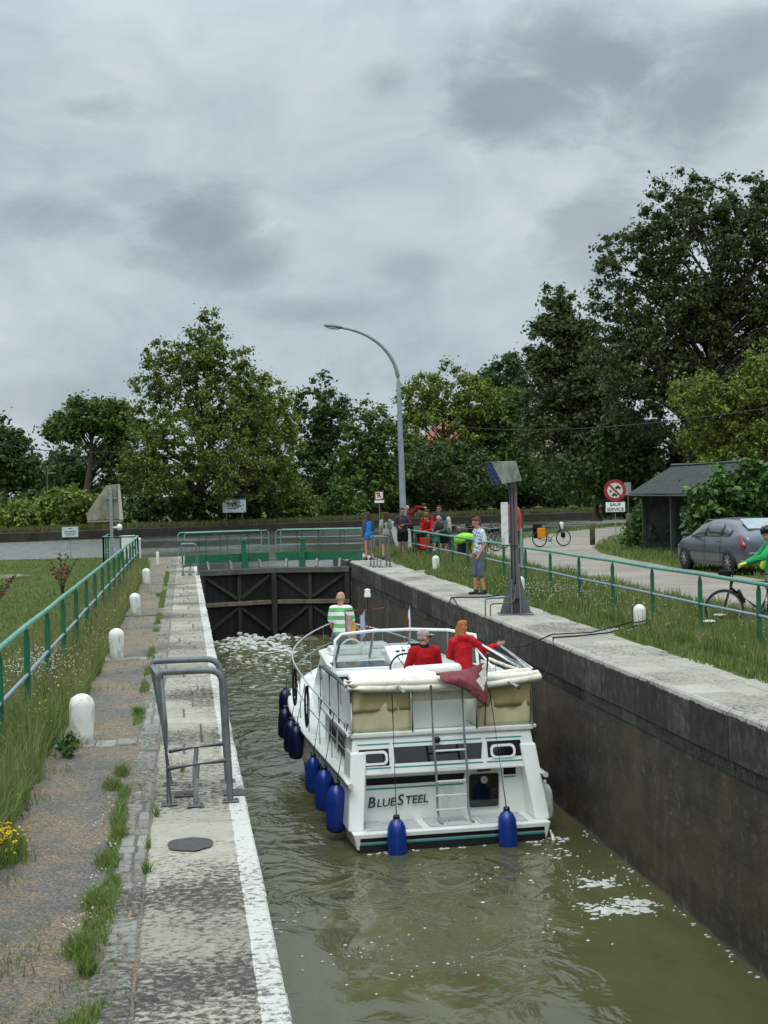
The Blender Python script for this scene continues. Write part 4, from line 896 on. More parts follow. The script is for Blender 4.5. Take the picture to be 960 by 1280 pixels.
# shrubs along the far bank
SG = 'shrubs along the far bank'
def shrub(label, px, D, w_, h, mat, seed, n=70, leaf=.26, cr=.6, grp=SG, base_y=None, zb=.1, name='shrub', depth=1.0):
    if zb > .05: D = max(D, bankD(px)+5.0)
    b = PD(px, 640, D); b.z = zb; s = FPX/D; rx, rz = w_/2/s, h/s
    lobes = [((b.x+ox*rx, b.y+oy, b.z+rz*oz), (rx*sx, rx*sx*depth, rz*sz)) for ox, oy, oz, sx, sz in ((0, 0, .42, .7, .5), (-.5, .3, .3, .5, .38), (.5, -.2, .32, .5, .36), (.1, .2, .62, .42, .36))]
    return tree(name, label, b, lobes, LM[mat], n, 55, leaf, cr, seed, 0, cat='shrub', group=grp, hollow=.4)
shrub('yellowish shrub at the far left behind the small notice board', 20, 92, 80, 42, 'shrub', 31)
shrub('tallest pale yellow green shrub left of the concrete signal housing', 80, 90, 90, 62, 'shrub', 32, 120)
shrub('yellow green shrub touching the concrete signal housing', 118, 91, 60, 48, 'shrub', 33)
shrub('dark clipped hedge mass behind the pale shrubs on the left', 30, 112, 130, 50, 'dark', 34, 110)
shrub('dark shrub under the big tree, right of the signal housing', 185, 96, 70, 46, 'dark', 35, 90)
shrub('very dark shrub left of the broad white notice board', 240, 100, 80, 52, 'dark', 36, 110)
shrub('dark shrub behind the broad white notice board', 310, 109, 80, 54, 'dark', 37, 110)
shrub('rounded mid green shrub between notice board and green gate railings', 370, 113, 70, 44, 'olive', 38, 90)
shrub('pale green shrub leaning over the bank above the right gate railing', 428, 117, 60, 50, 'mid', 39, 90)
shrub('dark shrub behind the square struck letter sign', 480, 126, 70, 50, 'dark', 40, 90)
shrub('dark shrub behind the street lamp foot', 530, 134, 60, 46, 'dark', 41, 90)
shrub('low dark shrub beyond the parked bicycles', 590, 142, 60, 42, 'mid', 42, 90)
shrub('dark shrub behind the steel signal mast', 640, 150, 60, 44, 'dark', 43, 90)
shrub('light green shrub on the far bank between mast and loaded bicycle', 683, 156, 50, 28, 'mid', 44, 70)
shrub('shrub above the far bank left of the prohibition sign', 730, 165, 70, 34, 'mid', 45, 80)
shrub('bushy weeds by the far end of the shed', 800, 53.5, 40, 46, 'mid', 46, 60, .16, .4, grp=None, zb=0)
shrub('dark shrub beyond the shed roof at the path bend', 790, 96, 80, 46, 'dark', 47, 90, grp=None, zb=0)
shrub('dark thicket mass behind the shed', 850, 74, 110, 80, 'dark', 48, 160, .25, .7, grp=None, zb=0)
# glossy laurel hedge behind the car
b = PD(925, 640, 43); b.z = 0; s = FPX/43
tree('laurel_bush', 'big glossy laurel bush rising behind the grey car', b, [((b.x+x/s, b.y+dy, (708-y)/s), (rx/s, rx/s, ry/s)) for x, y, rx, ry, dy in ((-30, 640, 32, 40, 0), (5, 618, 42, 38, .3), (50, 615, 40, 40, 0), (-45, 670, 24, 34, .2), (40, 660, 60, 44, .4), (-5, 665, 46, 40, .5), (95, 630, 50, 60, .5))], LM['laurel'], 420, 60, .2, .36, 50, 0, cat='bush', hollow=.6)

# ------------------------------------------------------------------ grass and flowers
def grassmat(name, a, b2, dry=(.2, .17, .08), tr=.3):
    m, t, b = newmat(name); g = t.nodes.new('ShaderNodeNewGeometry')
    n = noi(t, g.outputs['Position'], 1.1, 3, .6)
    c = ramp(t, mth(t, 'ADD', mth(t, 'MULTIPLY', g.outputs['Random Per Island'], .55), mth(t, 'MULTIPLY', n, .6)), [(.25, a), (.6, b2), (.8, tuple((x+y)/2 for x, y in zip(b2, dry))), (.95, dry)])
    t.links.new(c, b.inputs['Base Color']); b.inputs['Roughness'].default_value = .6; b.inputs['Specular IOR Level'].default_value = .25
    q = t.nodes.new('ShaderNodeBsdfTranslucent'); t.links.new(c, q.inputs[0]); mx = t.nodes.new('ShaderNodeMixShader'); mx.inputs[0].default_value = tr
    t.links.new(b.outputs[0], mx.inputs[1]); t.links.new(q.outputs[0], mx.inputs[2]); t.links.new(mx.outputs[0], t.nodes['Material Output'].inputs[0]); return m
GR1 = grassmat('verge_grass', (.072, .118, .024), (.155, .225, .055), (.31, .285, .14)); GR2 = grassmat('lush_tuft_grass', (.075, .125, .026), (.17, .25, .06), (.22, .23, .08)); GR3 = grassmat('dry_stems', (.14, .13, .055), (.26, .23, .12), (.34, .29, .17))
def blades(name, pts, h, wd, mat, seed, lean=.45):
    rng = np.random.default_rng(seed); n = len(pts); pts = np.asarray(pts, float); h = np.broadcast_to(h, n)[:, None]*(.45+.9*rng.random((n, 1))); wd = np.broadcast_to(wd, n)[:, None]
    a = rng.random(n)*2*PI; s = np.stack([np.cos(a), np.sin(a), 0*a], 1); b = rng.random(n)*2*PI; l = np.stack([np.cos(b), np.sin(b), 0*b], 1)*lean*rng.random((n, 1))*h
    up = np.array([0, 0, 1.])
    v = np.stack([pts-s*wd/2, pts+s*wd/2, pts+s*wd*.35+l*.35+up*h*.6, pts-s*wd*.35+l*.35+up*h*.6, pts+l+up*h], 1).reshape(-1, 3)
    k = np.arange(n)[:, None]*5; return npmesh(name, v, [k+np.array([[0, 1, 2, 3]]), k+np.array([[3, 2, 4]])], mat)
rg = np.random.default_rng(77)
def scatter(n, x0, x1, y0, y1, yexp=1.0, mask=None):
    y = y0+(y1-y0)*rg.random(n)**yexp; x = x0+(x1-x0)*rg.random(n); p = np.stack([x, y, 0*x-.01], 1)
    if mask is not None: p = p[np.array([mask(a, b) for a, b in zip(x, y)])]
    return p
def near(p, sc=.8, s=0): return noise.noise(Vector((p[0]*sc, p[1]*sc, s)))
def stuff(o, label): return tag(o, label, kind='stuff')
# right verge
notpad = lambda x, y: not any(6.8 < x < 7.75 and by_-.42 < y < by_+.3 for bx_, by_ in BOLR)
edge = lambda x, y: x > 6.82 + .14*noise.noise(Vector((0, y*.9, 0))) + .06*noise.noise(Vector((0, y*4, 0)))
p1 = scatter(90000, 6.7, 10.4, 12.5, 54.4, 1.5, lambda x, y: notpad(x, y) and edge(x, y) and x < 10.1+.25*noise.noise(Vector((3, y*.8, 0))))
hh = np.array([.07 + (.16 if 7.3 < x < 9.8 else .03)*(1+near((x, y), .9)) for x, y, _ in p1]) * np.where(p1[:, 1] > 30, 1.15, 1)
stuff(blades('grass', p1, hh, .014 + .00035*p1[:, 1], GR1, 1), 'rough grass on the right verge between coping and path')
p1b = scatter(5200, 7.1, 9.7, 14, 50, 1.4, lambda x, y: notpad(x, y) and near((x, y), .6, 4) > -.1)
stuff(blades('grass', p1b, .34, .008, GR3, 2, .3), 'tall dry stems standing in the right verge')
def weeds(n, x0, x1, y0, y1, hmin, hmax, cr, per, leaf, mat, mask, label):
    p = scatter(n, x0, x1, y0, y1, 1.5, mask); c = [(a, b, rg.uniform(hmin, hmax)) for a, b, _ in p]
    q, f = leaf_cloud(c, [cr*rg.uniform(.6, 1.5) for _ in c], per, leaf, rg, .8); q[:, 2] = np.maximum(q[:, 2], .0); stuff(npmesh('weeds', q, [f], mat), label)
weeds(420, 7.2, 10.0, 13, 50, .04, .2, .12, 30, .045, LM['shrub'], lambda x, y: notpad(x, y) and near((x, y), .8, 9) > -.05, 'low leafy weeds mixed into the right verge')
weeds(420, -2.6, -1.25, 7, 45, .04, .3, .12, 34, .035, LM['shrub'], lambda x, y: near((x, y), .9, 9) > -.1 and x < -1.25, 'leafy weeds mixed into the left verge')
weeds(60, -1.45, -1.2, 7, 20, .02, .12, .06, 30, .02, LM['laurel'], None, 'small leafy weeds at the edge of the gravel strip')
p = scatter(420, 7.1, 9.9, 14, 48, 1.2, lambda x, y: near((x, y), .5, 12) > .05)
for_dry = blades('grass', p, .42, .007, GR3, 31, .4); stuff(for_dry, 'dead seed stalks in the right verge')
# lawn left
p2 = scatter(60000, -10.5, -1.9, 18, 57, 1.3); stuff(blades('grass', p2, .055, .022, GR1, 3, .8), 'mown lawn left of the lock')
# left verge under the railing
vm = lambda x, y: x < -1.2 + .16*noise.noise(Vector((0, y*1.1, 0))) + (.0 if y > 15 else -.08)
p3 = scatter(64000, -2.8, -1.0, 6.5, 49, 1.6, vm); hh = np.array([.12 + .16*(1+near((x, y), .9)) if x > -2.3 else .12 for x, y, _ in p3])*np.where(p3[:, 1] < 15, 1.35, 1)
stuff(blades('grass', p3, hh, .006+.0003*p3[:, 1], GR1, 4, .85), 'long meadow grass under the left railing')
p3b = scatter(6500, -2.3, -1.1, 6.5, 43, 1.3, vm); stuff(blades('grass', p3b, .5, .006, GR3, 5, .3), 'tall seeding stems under the left railing')
# grass strip along the joint left of the paving
sm2 = lambda x, y: near((x*2, y), .75, 8) + .6*near((0, y), .35, 2) > -.02 and abs(x+.53) < .05+.04*near((0, y), 2, 1)+(.035 if y < 9 else 0)
p4 = scatter(30000, -.7, -.40, 5.4, 48, 1.5, sm2); stuff(blades('grass', p4, .055, .006+.0002*p4[:, 1], GR2, 6, 1.0), 'green strip of grass growing along the paving joint')
tp = []
for (px, py, rr, n) in ((172, 893, .05, 260), (152, 968, .07, 320), (140, 985, .07, 260), (100, 1190, .10, 500), (108, 1215, .06, 260), (118, 1130, .08, 300), (150, 1045, .06, 150), (130, 1080, .06, 160), (88, 935, .10, 320), (198, 745, .06, 250), (196, 1020, .025, 60), (183, 1090, .03, 60), (185, 1060, .02, 30), (228, 965, .02, 30)):
    c = P(px, py); q = rg.normal(size=(n, 2))*rr*.5; tp.append(np.stack([c.x+q[:, 0]*.8, c.y+q[:, 1]*1.5, 0*q[:, 0]], 1))
tp = np.concatenate(tp); stuff(blades('grass', tp, .085, .006, GR2, 7, 1.3), 'bright tufts of grass rooted in the paving joints')
p6 = scatter(16000, -1.7, -.62, 6.2, 46, 1.5, lambda x, y: near((x, y), 1.7, 15)+.5*near((x, y), 5, 16) > .05+(x+1.25)*1.1); stuff(blades('grass', p6, .05, .006, GR2, 41, 1.2), 'short creeping grass spreading over the edge of the gravel')
p7 = scatter(9000, -.9, -.34, 6.2, 46, 1.5, lambda x, y: near((x*2, y), 1.4, 18) > .12+abs(x+.5)*.9); stuff(blades('grass', p7, .03, .005, GR1, 42, 1.4), 'mossy low growth between gravel and paving')
# sparse weeds on the gravel edges
p5 = scatter(3500, -1.4, -.55, 5.5, 48, 1.3, lambda x, y: near((x, y), 1.6, 5) > .22); stuff(blades('grass', p5, .04, .006, GR3, 8, 1.2), 'thin dry weeds scattered over the gravel strip')
# path-side and sign island grass
isl = []
for k in range(26000):
    x = rg.uniform(13.6, 27); y = rg.uniform(30, 76)
    cx = np.interp(y, [30, 43, 52, 61, 70, 79], [12, 12.1, 13.2, 16.3, 20.5, 26.5])
    if x > cx+2.05 + .2*noise.noise(Vector((0, y, 0))): isl.append((x, y, -.01))
stuff(blades('grass', isl, .13, .035, GR1, 9, .8), 'grass round the car, the shed and the sign post')
isl = []
for k in range(16000):
    x = rg.uniform(6.8, 30); y = rg.uniform(44, 90); cx = np.interp(y, [43, 52, 61, 70, 79, 89], [12.1, 13.2, 16.3, 20.5, 26.5, 38]); bk = np.interp(x, [5.7, 7.5, 9.2, 11.4, 14.2, 17.3, 24.3, 40], [54.4, 54.4, 57, 61, 65.5, 70.5, 83, 99])
    if x < cx-2.0 and y < bk: isl.append((x, y, -.01))
stuff(blades('grass', isl, .14, .05, GR1, 10, .8), 'grass between the path and the canal bank')
fbp = []
for i in range(24000):
    k = rg.integers(2, 8); t = rg.random(); a = np.array(FB[k])*(1-t)+np.array(FB[k+1])*t; dd = np.array(FB[k+1])-np.array(FB[k]); dd = dd/np.linalg.norm(dd); nn = np.array([-dd[1], dd[0]])
    q = a + nn*(rg.random()**1.6*6-.1); fbp.append((q[0], q[1], .12))
stuff(blades('grass', fbp, .34, .07, grassmat('bank_grass', (.045, .055, .016), (.12, .125, .04)), 11), 'rough grass along the top of the far bank')
# flowers
def flowers(name, pts, size, mat, seed):
    rng = np.random.default_rng(seed); n = len(pts); pts = np.asarray(pts, float); vs = []; 
    ang = np.arange(6)*PI/3; tilt = rng.normal(size=(n, 2))*.35; s = size*(.6+.8*rng.random(n))
    for a in ang:
        dx, dy = np.cos(a)*s, np.sin(a)*s; vs.append(np.stack([pts[:, 0]+dx, pts[:, 1]+dy, pts[:, 2]+dx*tilt[:, 0]+dy*tilt[:, 1]-s*.6*0], 1))
    vs.append(pts + np.array([0, 0, 1])*s[:, None]*.7); vs.append(pts - np.array([0, 0, 1])*s[:, None]*.7)
    v = np.stack(vs, 1).reshape(-1, 3); k = np.arange(n)[:, None]*8; fs = [k+np.array([[i, (i+1) % 6, 6]]) for i in range(6)] + [k+np.array([[(i+1) % 6, i, 7]]) for i in range(6)]
    return npmesh(name, v, [np.concatenate(fs)], mat)
YEL = M('yellow_petals', (.55, .45, .1), .7, var=.25, vscale=3); WHF = M('white_petals', (.62, .62, .52), .8, var=.15, vscale=3); GOLD = M('golden_petals', (.75, .5, .01), .6, var=.2)
p = scatter(1500, -2.0, -1.1, 13, 46, 1.1, vm); p[:, 2] = rg.uniform(.12, .42, len(p)); stuff(flowers('wildflowers', p, .010, YEL, 1), 'small yellow flowers scattered through the left verge')
p = scatter(700, 7.0, 9.9, 14, 48, 1.4); p[:, 2] = rg.uniform(.12, .42, len(p)); stuff(flowers('wildflowers', p, .010, YEL, 2), 'small yellow flowers scattered through the right verge')
c = P(46, 868); p = np.array([(c.x+a*.22, c.y+b*.75, rg.uniform(.28, .5)) for a, b in rg.normal(size=(420, 2))]); stuff(flowers('wildflowers', p, .009, WHF, 3), 'patch of white blossoms by the near end of the left railing')
c = P(700, 752); p = np.array([(c.x+a*.55, c.y+b*1.8, rg.uniform(.15, .42)) for a, b in rg.normal(size=(420, 2))]); stuff(flowers('wildflowers', p, .011, WHF, 4), 'white blossoms in the right verge beyond the steel mast')
p = []
for (px, py) in ((120, 1100), (128, 1030), (118, 1150), (138, 1060), (88, 1180), (110, 1120), (145, 1010), (95, 1160)):
    c = P(px, py)
    for k in range(9): p.append((c.x+rg.normal()*.035, c.y+rg.normal()*.12, rg.uniform(.015, .05)))
stuff(flowers('wildflowers', p, .007, M('pale_pink_petals', (.75, .62, .6), .7), 5), 'tiny pale pink bindweed flowers in the paving joint')
for (px, py, l) in ((899, 770, 'flat white umbel flower head left of the bicycle wheel'), (886, 778.5, 'lower flat white umbel flower head by the bicycle wheel')):
    q = P(px, py+14); root = empty('umbel_flower', q, 0, l, 'flower')
    mb = MB(); mb.tube([(0, 0, 0), (.01, 0, .2)], .005, 5)
    for k in range(9): a = 2*PI*k/9; mb.tube([(.01, 0, .16), (.01+.07*math.cos(a), .07*math.sin(a), .2)], .002, 4)
    mb.build('stem', GR2, root)
    mb = MB(); mb.ell((.01, 0, .2), (.105, .1, .022), nu=18, nv=8); mb.v = [(x*(1+.15*noise.noise(Vector((x*40, y*40, 0)))), y*(1+.15*noise.noise(Vector((x*40, y*40, 5)))), z+.012*noise.noise(Vector((x*60, y*60, 2)))) for x, y, z in mb.v]; mb.build('petals', WHF, root)
# yellow flowering clump at the left edge
c = P(2, 1074); root = empty('flowering_plant', c, 0, 'clump of bright golden yellow flowers at the left edge', 'plant')
q = rg.normal(size=(900, 2))*np.array([.075, .12]); o = blades('foliage', np.stack([q[:, 0], q[:, 1], 0*q[:, 0]], 1), .16, .008, GR2, 20, .6); o.parent = root
pp = [(a*.062, b*.1, rg.uniform(.05, .2)) for a, b in rg.normal(size=(330, 2))]; o = flowers('petals', pp, .010, GOLD, 21); o.parent = root
# weed by the first bollard
c = P(86, 945); root = empty('weed', c, 0, 'leafy green weed growing in front of the nearest white bollard', 'plant')
q, f = leaf_cloud([(rg.normal()*.04, rg.normal()*.05, rg.uniform(.02, .2)) for k in range(26)], [.05]*26, 40, .03, rg); npmesh('foliage', q, [f], LM['laurel'], root)
# rose bushes in the lawn
def rose(px, py, h, label, seed):
    rr = random.Random(seed); c = P(px, py); root = empty('rose_bush', c, 0, label, 'rose bush'); mb = MB(); tips = []
    for k in range(11):
        a = rr.uniform(0, 2*PI); l = rr.uniform(.6, 1)*h; sp = rr.uniform(.1, .42)*h; e = Vector((sp*math.cos(a), sp*math.sin(a), l)); pts = bez((rr.uniform(-.04, .04), 0, 0), (e.x*.2, e.y*.2, l*.5), (e.x*.7, e.y*.7, l*.8), e, 6); mb.tube(pts, [.013-.0014*j for j in range(7)], 5)
        for j in (3, 4, 5, 6): tips.append(tuple(pts[j]))
    mb.build('stems', M('rose_cane', '#5a4a38', .8, var=.3), root); r2 = np.random.default_rng(seed); q, f = leaf_cloud(tips, [.07]*len(tips), 9, .05, r2); npmesh('leaves', q, [f], leafmat('rose_leaf', (.05, .05, .025), (.12, .12, .06)), root)
    red = [tuple(np.array(t)+r2.normal(size=3)*.04) for t in tips if rr.random() < .3]; mb = MB()
    for t in red: mb.ell(t, (.035, .035, .03), nu=7, nv=5)
    mb.build('blossoms', M('rose_red', (.3, .015, .02), .7, var=.3), root)
rose(78, 745, 1.02, 'sparse rose bush with red blooms on the left lawn, behind the railing', 5)
rose(-6, 770, 1.0, 'sparse red rose bush cut by the left edge of the picture', 9)
# ------------------------------------------------------------------ the motor cruiser (local: x starboard, y forward, z up from the water)
BX, BY, BROT = 3.62, 19.46, R(2.6)
GEL = M('gelcoat_white', '#e6e9e4', .28, var=.02, vscale=2, dirt='#b9bcae', dscale=2.2, damt=.15, coat=.3)
GELS = M('soiled_gelcoat', '#d6d9d2', .4, var=.04, vscale=3, dirt='#8f9284', dscale=2.5, damt=.3)
BLK = M('black_band', '#0d0f10', .25, var=.1); TEAL = M('teal_stripe', '#2b8a86', .4, var=.08)
DGL = M('dark_window_glass', '#0b0d0f', .08, var=.1, spec=.8)
HULLB = M('black_hull_paint', '#16191b', .5, var=.2)
CANV = M('folded_cream_canvas', '#d6d1c2', .85, var=.08, vscale=5, dirt='#a19b8b', dscale=5, damt=.4, bmp=.5, bscale=25)
TANV = M('tan_canvas_curtain', '#a3946a', .7, var=.18, vscale=2.5, dirt='#c9bd90', dscale=1.6, damt=.5, bmp=.2, bscale=8)
CREV = M('cream_vinyl_pane', '#c9c29c', .35, var=.12, vscale=3, dirt='#8d845f', dscale=2, damt=.3)
DNAVY = M('dark_navy_fender', '#0a1338', .35, var=.3, dirt='#05070f', dscale=5, damt=.4)
NAVY = M('blue_fender', '#123484', .3, var=.2, dirt='#0b1230', dscale=5, damt=.3)
ROPE = M('black_rope', '#17181a', .9, var=.3); ROPEG = M('grey_rope', '#6a6c68', .9, var=.3)
GLASS = glassmat('windscreen_glass', (.52, .55, .54), .06)
boat = empty('motor_boat', (BX, BY, ZW), BROT, 'white motor cruiser teal stripes and stern ladder in the lock', 'boat')
boat['label'] = 'white motor cruiser with teal stripes and a stern ladder, lying in the lock chamber'
def hb(v):   # half beam of the deck
    t = (v+.0)/10.3
    if t < .08: return 1.39
    if t < .6: return 1.39 + .06*math.sin((t-.08)/.52*PI/2)
    return max(.02, 1.45*(1-((t-.6)/.4)**2.3))
def hw(v):   # half beam at the waterline
    t = v/10.3
    if t < .5: return 1.34
    return max(.01, 1.34*(1-((t-.5)/.47)**1.9)) if t < .97 else .01
def dz(v):   # deck height
    return 0.92 + (0 if v < 4.5 else .55*((v-4.5)/5.8)**1.3)
st = [.72, 1.2, 2, 3, 4, 5, 6, 6.8, 7.5, 8.1, 8.7, 9.2, 9.6, 9.95, 10.2, 10.3]
def sect(v):
    b, q, z = hb(v), hw(v), dz(v); return [(0, -.5), (q*.85, -.38), (q, 0.02), (q*.45+b*.55, z*.42), (b*.97+q*.03, z*.8), (b, z)]
mb = MB(); vs = []; m_ = 6
for v in st:
    s = sect(v); full = [(-x, z) for x, z in s[::-1]] + s[1:]
    vs += [(x, v, z) for x, z in full]
k_ = 11; fs = [(i*k_+j, i*k_+j+1, (i+1)*k_+j+1, (i+1)*k_+j) for i in range(len(st)-1) for j in range(k_-1)] + [tuple(range(k_))]
mb.add(vs, fs, True); mb.build('hull', GEL, boat)
def strip(fz0, fz1, out, v0, v1, mat, name, n=28):
    for sd_ in (-1, 1):
        mb = MB(); vs = []
        for i in range(n+1):
            v = v0+(v1-v0)*i/n; b, q, z = hb(v), hw(v), dz(v)
            def at(t):
                a = [(q, .02), (q*.45+b*.55, z*.42), (b*.97+q*.03, z*.8), (b, z)]; zz = .02+(z-.02)*t
                for (x0, z0), (x1, z1) in zip(a, a[1:]):
                    if zz <= z1+1e-6: return x0+(x1-x0)*(zz-z0)/(z1-z0), zz
                return b, z
            for t in (fz0, fz1): x, zz = at(t); vs.append((sd_*(x+out), v, zz))
        mb.add(vs, [(2*i, 2*i+1, 2*i+3, 2*i+2) for i in range(n)], True); mb.build(name, mat, boat)
strip(-.1, .12, .006, .72, 9.3, HULLB, 'boot_stripe'); strip(.16, .2, .006, .72, 9.0, TEAL, 'side_stripe')
strip(.55, .72, .008, .95, 4.2, DGL, 'side_port')
# rubbing strake
for sd_ in (-1, 1):
    mb = MB(); mb.tube([(sd_*(hb(v)+.02), v, dz(v)-.03) for v in [.15+.3*i for i in range(34)] if v <= 10.3] + [(0, 10.34, dz(10.3)-.03)], .04, 8); mb.build('rubbing_strake', GELS, boat)
    mb = MB(); mb.tube([(sd_*(hb(v)+.06), v, dz(v)-.03) for v in [.15+.3*i for i in range(33)] if v <= 10.3], .014, 6); mb.build('strake_line', BLK, boat)
# deck
mb = MB(); vs = []
for v in st: vs += [(-hb(v), v, dz(v)), (0, v, dz(v)+.05), (hb(v), v, dz(v))]
mb.add(vs, [(3*i+j, 3*i+j+1, 3*i+j+4, 3*i+j+3) for i in range(len(st)-1) for j in (0, 1)], False); mb.build('deck', GELS, boat)
# swim platform
mb = MB(); mb.hexa([(-1.36, 0, .02), (1.36, 0, .02), (1.38, .8, .02), (-1.38, .8, .02), (-1.42, -.02, .26), (1.42, -.02, .26), (1.43, .8, .26), (-1.43, .8, .26)]); mb.build('swim_platform', GEL, boat, bevel=.02)
mb = MB(); mb.box((0, .03, -.05), (2.66, .1, .3)); mb.build('hull_black_band', HULLB, boat)  # hull painted black below the swim platform
for z, h, mt, nm in ((.17, .05, BLK, 'black_stripe'), (.11, .022, TEAL, 'teal_stripe'), (.065, .018, TEAL, 'teal_stripe')):
    mb = MB(); f = -.02*(z-.02)/.24; mb.box((0, f-.007, z), (2.64, .012, h)); mb.build(nm, mt, boat)
PAD = M('platform_grip', '#b4b8b6', .8, var=.1, vscale=8, dirt='#8d918e', dscale=9)
for x0, x1 in ((-1.2, -.42), (-.3, .3), (.42, 1.12)):
    mb = MB(); mb.box(((x0+x1)/2, .36, .268), (x1-x0, .5, .012)); mb.build('grip_pad', PAD, boat, bevel=.005)
    mb = MB(); mb.lathe([(.035, .274), (.035, .285), (0, .287)], 12, ((x0+x1)/2, .36, 0)); mb.build('filler_cap', CHROME, boat)
# transom: upper band, lower recessed panel, side wings
# upper band leans forward from (y=.42,z=.97) to (y=.55,z=1.5)
def UB(x, z, out=0): t = (z-.97)/.53; return (x, .40+.14*t-out, z)
mb = MB(); mb.hexa([(-1.37, .40, .97), (1.37, .40, .97), (1.37, 1.0, .97), (-1.37, 1.0, .97), (-1.31, .54, 1.5), (1.31, .54, 1.5), (1.31, 1.0, 1.5), (-1.31, 1.0, 1.5)]); mb.build('transom_upper', GEL, boat, bevel=.02)
mb = MB(); mb.hexa([(-1.25, .62, .26), (1.25, .62, .26), (1.25, .8, .26), (-1.25, .8, .26), (-1.25, .56, .98), (1.25, .56, .98), (1.25, .8, .98), (-1.25, .8, .98)]); mb.build('transom_lower', GEL, boat)
for sd_ in (-1, 1):
    a, b2 = (sd_*1.24, sd_*1.46); c, d = (sd_*1.12, sd_*1.355)
    q = [(a, .14, .255), (b2, .14, .255), (b2, .9, .255), (a, .9, .255), (c, .46, 1.3), (d, .44, 1.3), (d, .9, 1.3), (c, .9, 1.3)]
    if sd_ < 0: q = [q[1], q[0], q[3], q[2], q[5], q[4], q[7], q[6]]
    mb = MB(); mb.hexa(q); mb.build('stern_wing', GEL, boat, bevel=.025)
def patch(x0, x1, z0, z1, out, mat, name, skew=0, par=None, lower=False, r=.0):
    F = (lambda x, z: (x, .62-.06*(z-.26)/.72-out, z)) if lower else (lambda x, z: UB(x, z, out))
    n = 6
    if r: pts = [(x0+r*(1-math.cos(a)), z0+r*(1-math.sin(a))) for a in np.linspace(PI/2, 0, n)] + [(x0+r*(1-math.cos(a)), z1-r*(1-math.sin(a))) for a in np.linspace(0, PI/2, n)] + [(x1-r*(1-math.cos(a)), z1-r*(1-math.sin(a))) for a in np.linspace(PI/2, 0, n)] + [(x1-r*(1-math.cos(a)), z0+r*(1-math.sin(a))) for a in np.linspace(0, PI/2, n)]
    else: pts = [(x0, z0), (x0, z1), (x1+skew, z1), (x1, z0)]
    fr = [F(*p) for p in pts]; bk = [(p[0], p[1]+out+.02, p[2]) for p in fr]; k = len(pts)
    mb = MB(); mb.add(fr+bk, [tuple(range(k)), tuple(range(k, 2*k))[::-1]] + [(i, k+i, k+(i+1) % k, (i+1) % k) for i in range(k)]); return mb.build(name, mat, par or boat)
patch(-1.23, -.8, 1.1, 1.33, .004, BLK, 'window_panel'); patch(-.72, .54, 1.12, 1.34, .004, DGL, 'stern_window', .03); patch(.64, 1.14, 1.13, 1.35, .004, BLK, 'window_panel')
for x0, x1 in ((-1.25, -.78), (-.74, .56), (.62, 1.16)):
    for z in (1.385, 1.06): patch(x0, x1, z, z+.018, .004, TEAL, 'teal_stripe')
for x0 in (-1.19, .68):
    fr = patch(x0, x0+.37, 1.115, 1.305, .02, WHITE, 'porthole_frame', r=.07); patch(x0+.035, x0+.335, 1.148, 1.272, .024, DGL, 'porthole_glass', par=fr, r=.05)
patch(-1.12, .3, .80, .90, .006, BLK, 'black_band', .02, lower=True); patch(-1.12, .3, .735, .755, .006, TEAL, 'teal_stripe', lower=True)
patch(.9, 1.08, .84, .94, .006, BLK, 'black_band', lower=True); patch(.9, 1.08, .80, .815, .006, TEAL, 'teal_stripe', lower=True)
hf = patch(.36, .84, .37, .9, .02, GELS, 'door_frame', lower=True, r=.05); patch(.38, .82, .39, .88, .03, DGL, 'stern_door', lower=True, r=.04, par=hf)
mb = MB(); mb.lathe([(.055, 0), (.055, .012), (.03, .016), (0, .016)], 16, (.6, .535, .79), rot=Matrix.Rotation(R(90), 3, 'X')); mb.build('vent_cap', GALV, boat)
mb = MB(); mb.box((.6, .54, .93), (.2, .03, .02)); mb.build('door_hinge', BLACK, boat)
mb = MB(); mb.lathe([(.045, -.03), (.05, 0), (.03, .03)], 12, (-.1, .45, 1.42), rot=Matrix.Rotation(R(90), 3, 'X')); mb.build('stern_light', BLACK, boat)
t1 = text('B', .215, INK, boat, (-1.06, .565, .58), rot=(R(90-5), 0, 0), shear=.25, name='lettering', off=.001, ext=.003)
def hand(s, x, z, size, d=0): return text(s, size, INK, boat, (x, .60-.06*(z-.26)/.72-.008, z), rot=(R(85), R(-2), 0), shear=.22, name='lettering', ext=.003, ax='LEFT', off=.0015, sp=.98)
bpy.data.objects.remove(t1)
hand('B', -1.12, .545, .215); hand('LUE', -.985, .535, .165); hand('S', -.69, .56, .215); hand('TEEL', -.57, .553, .165)
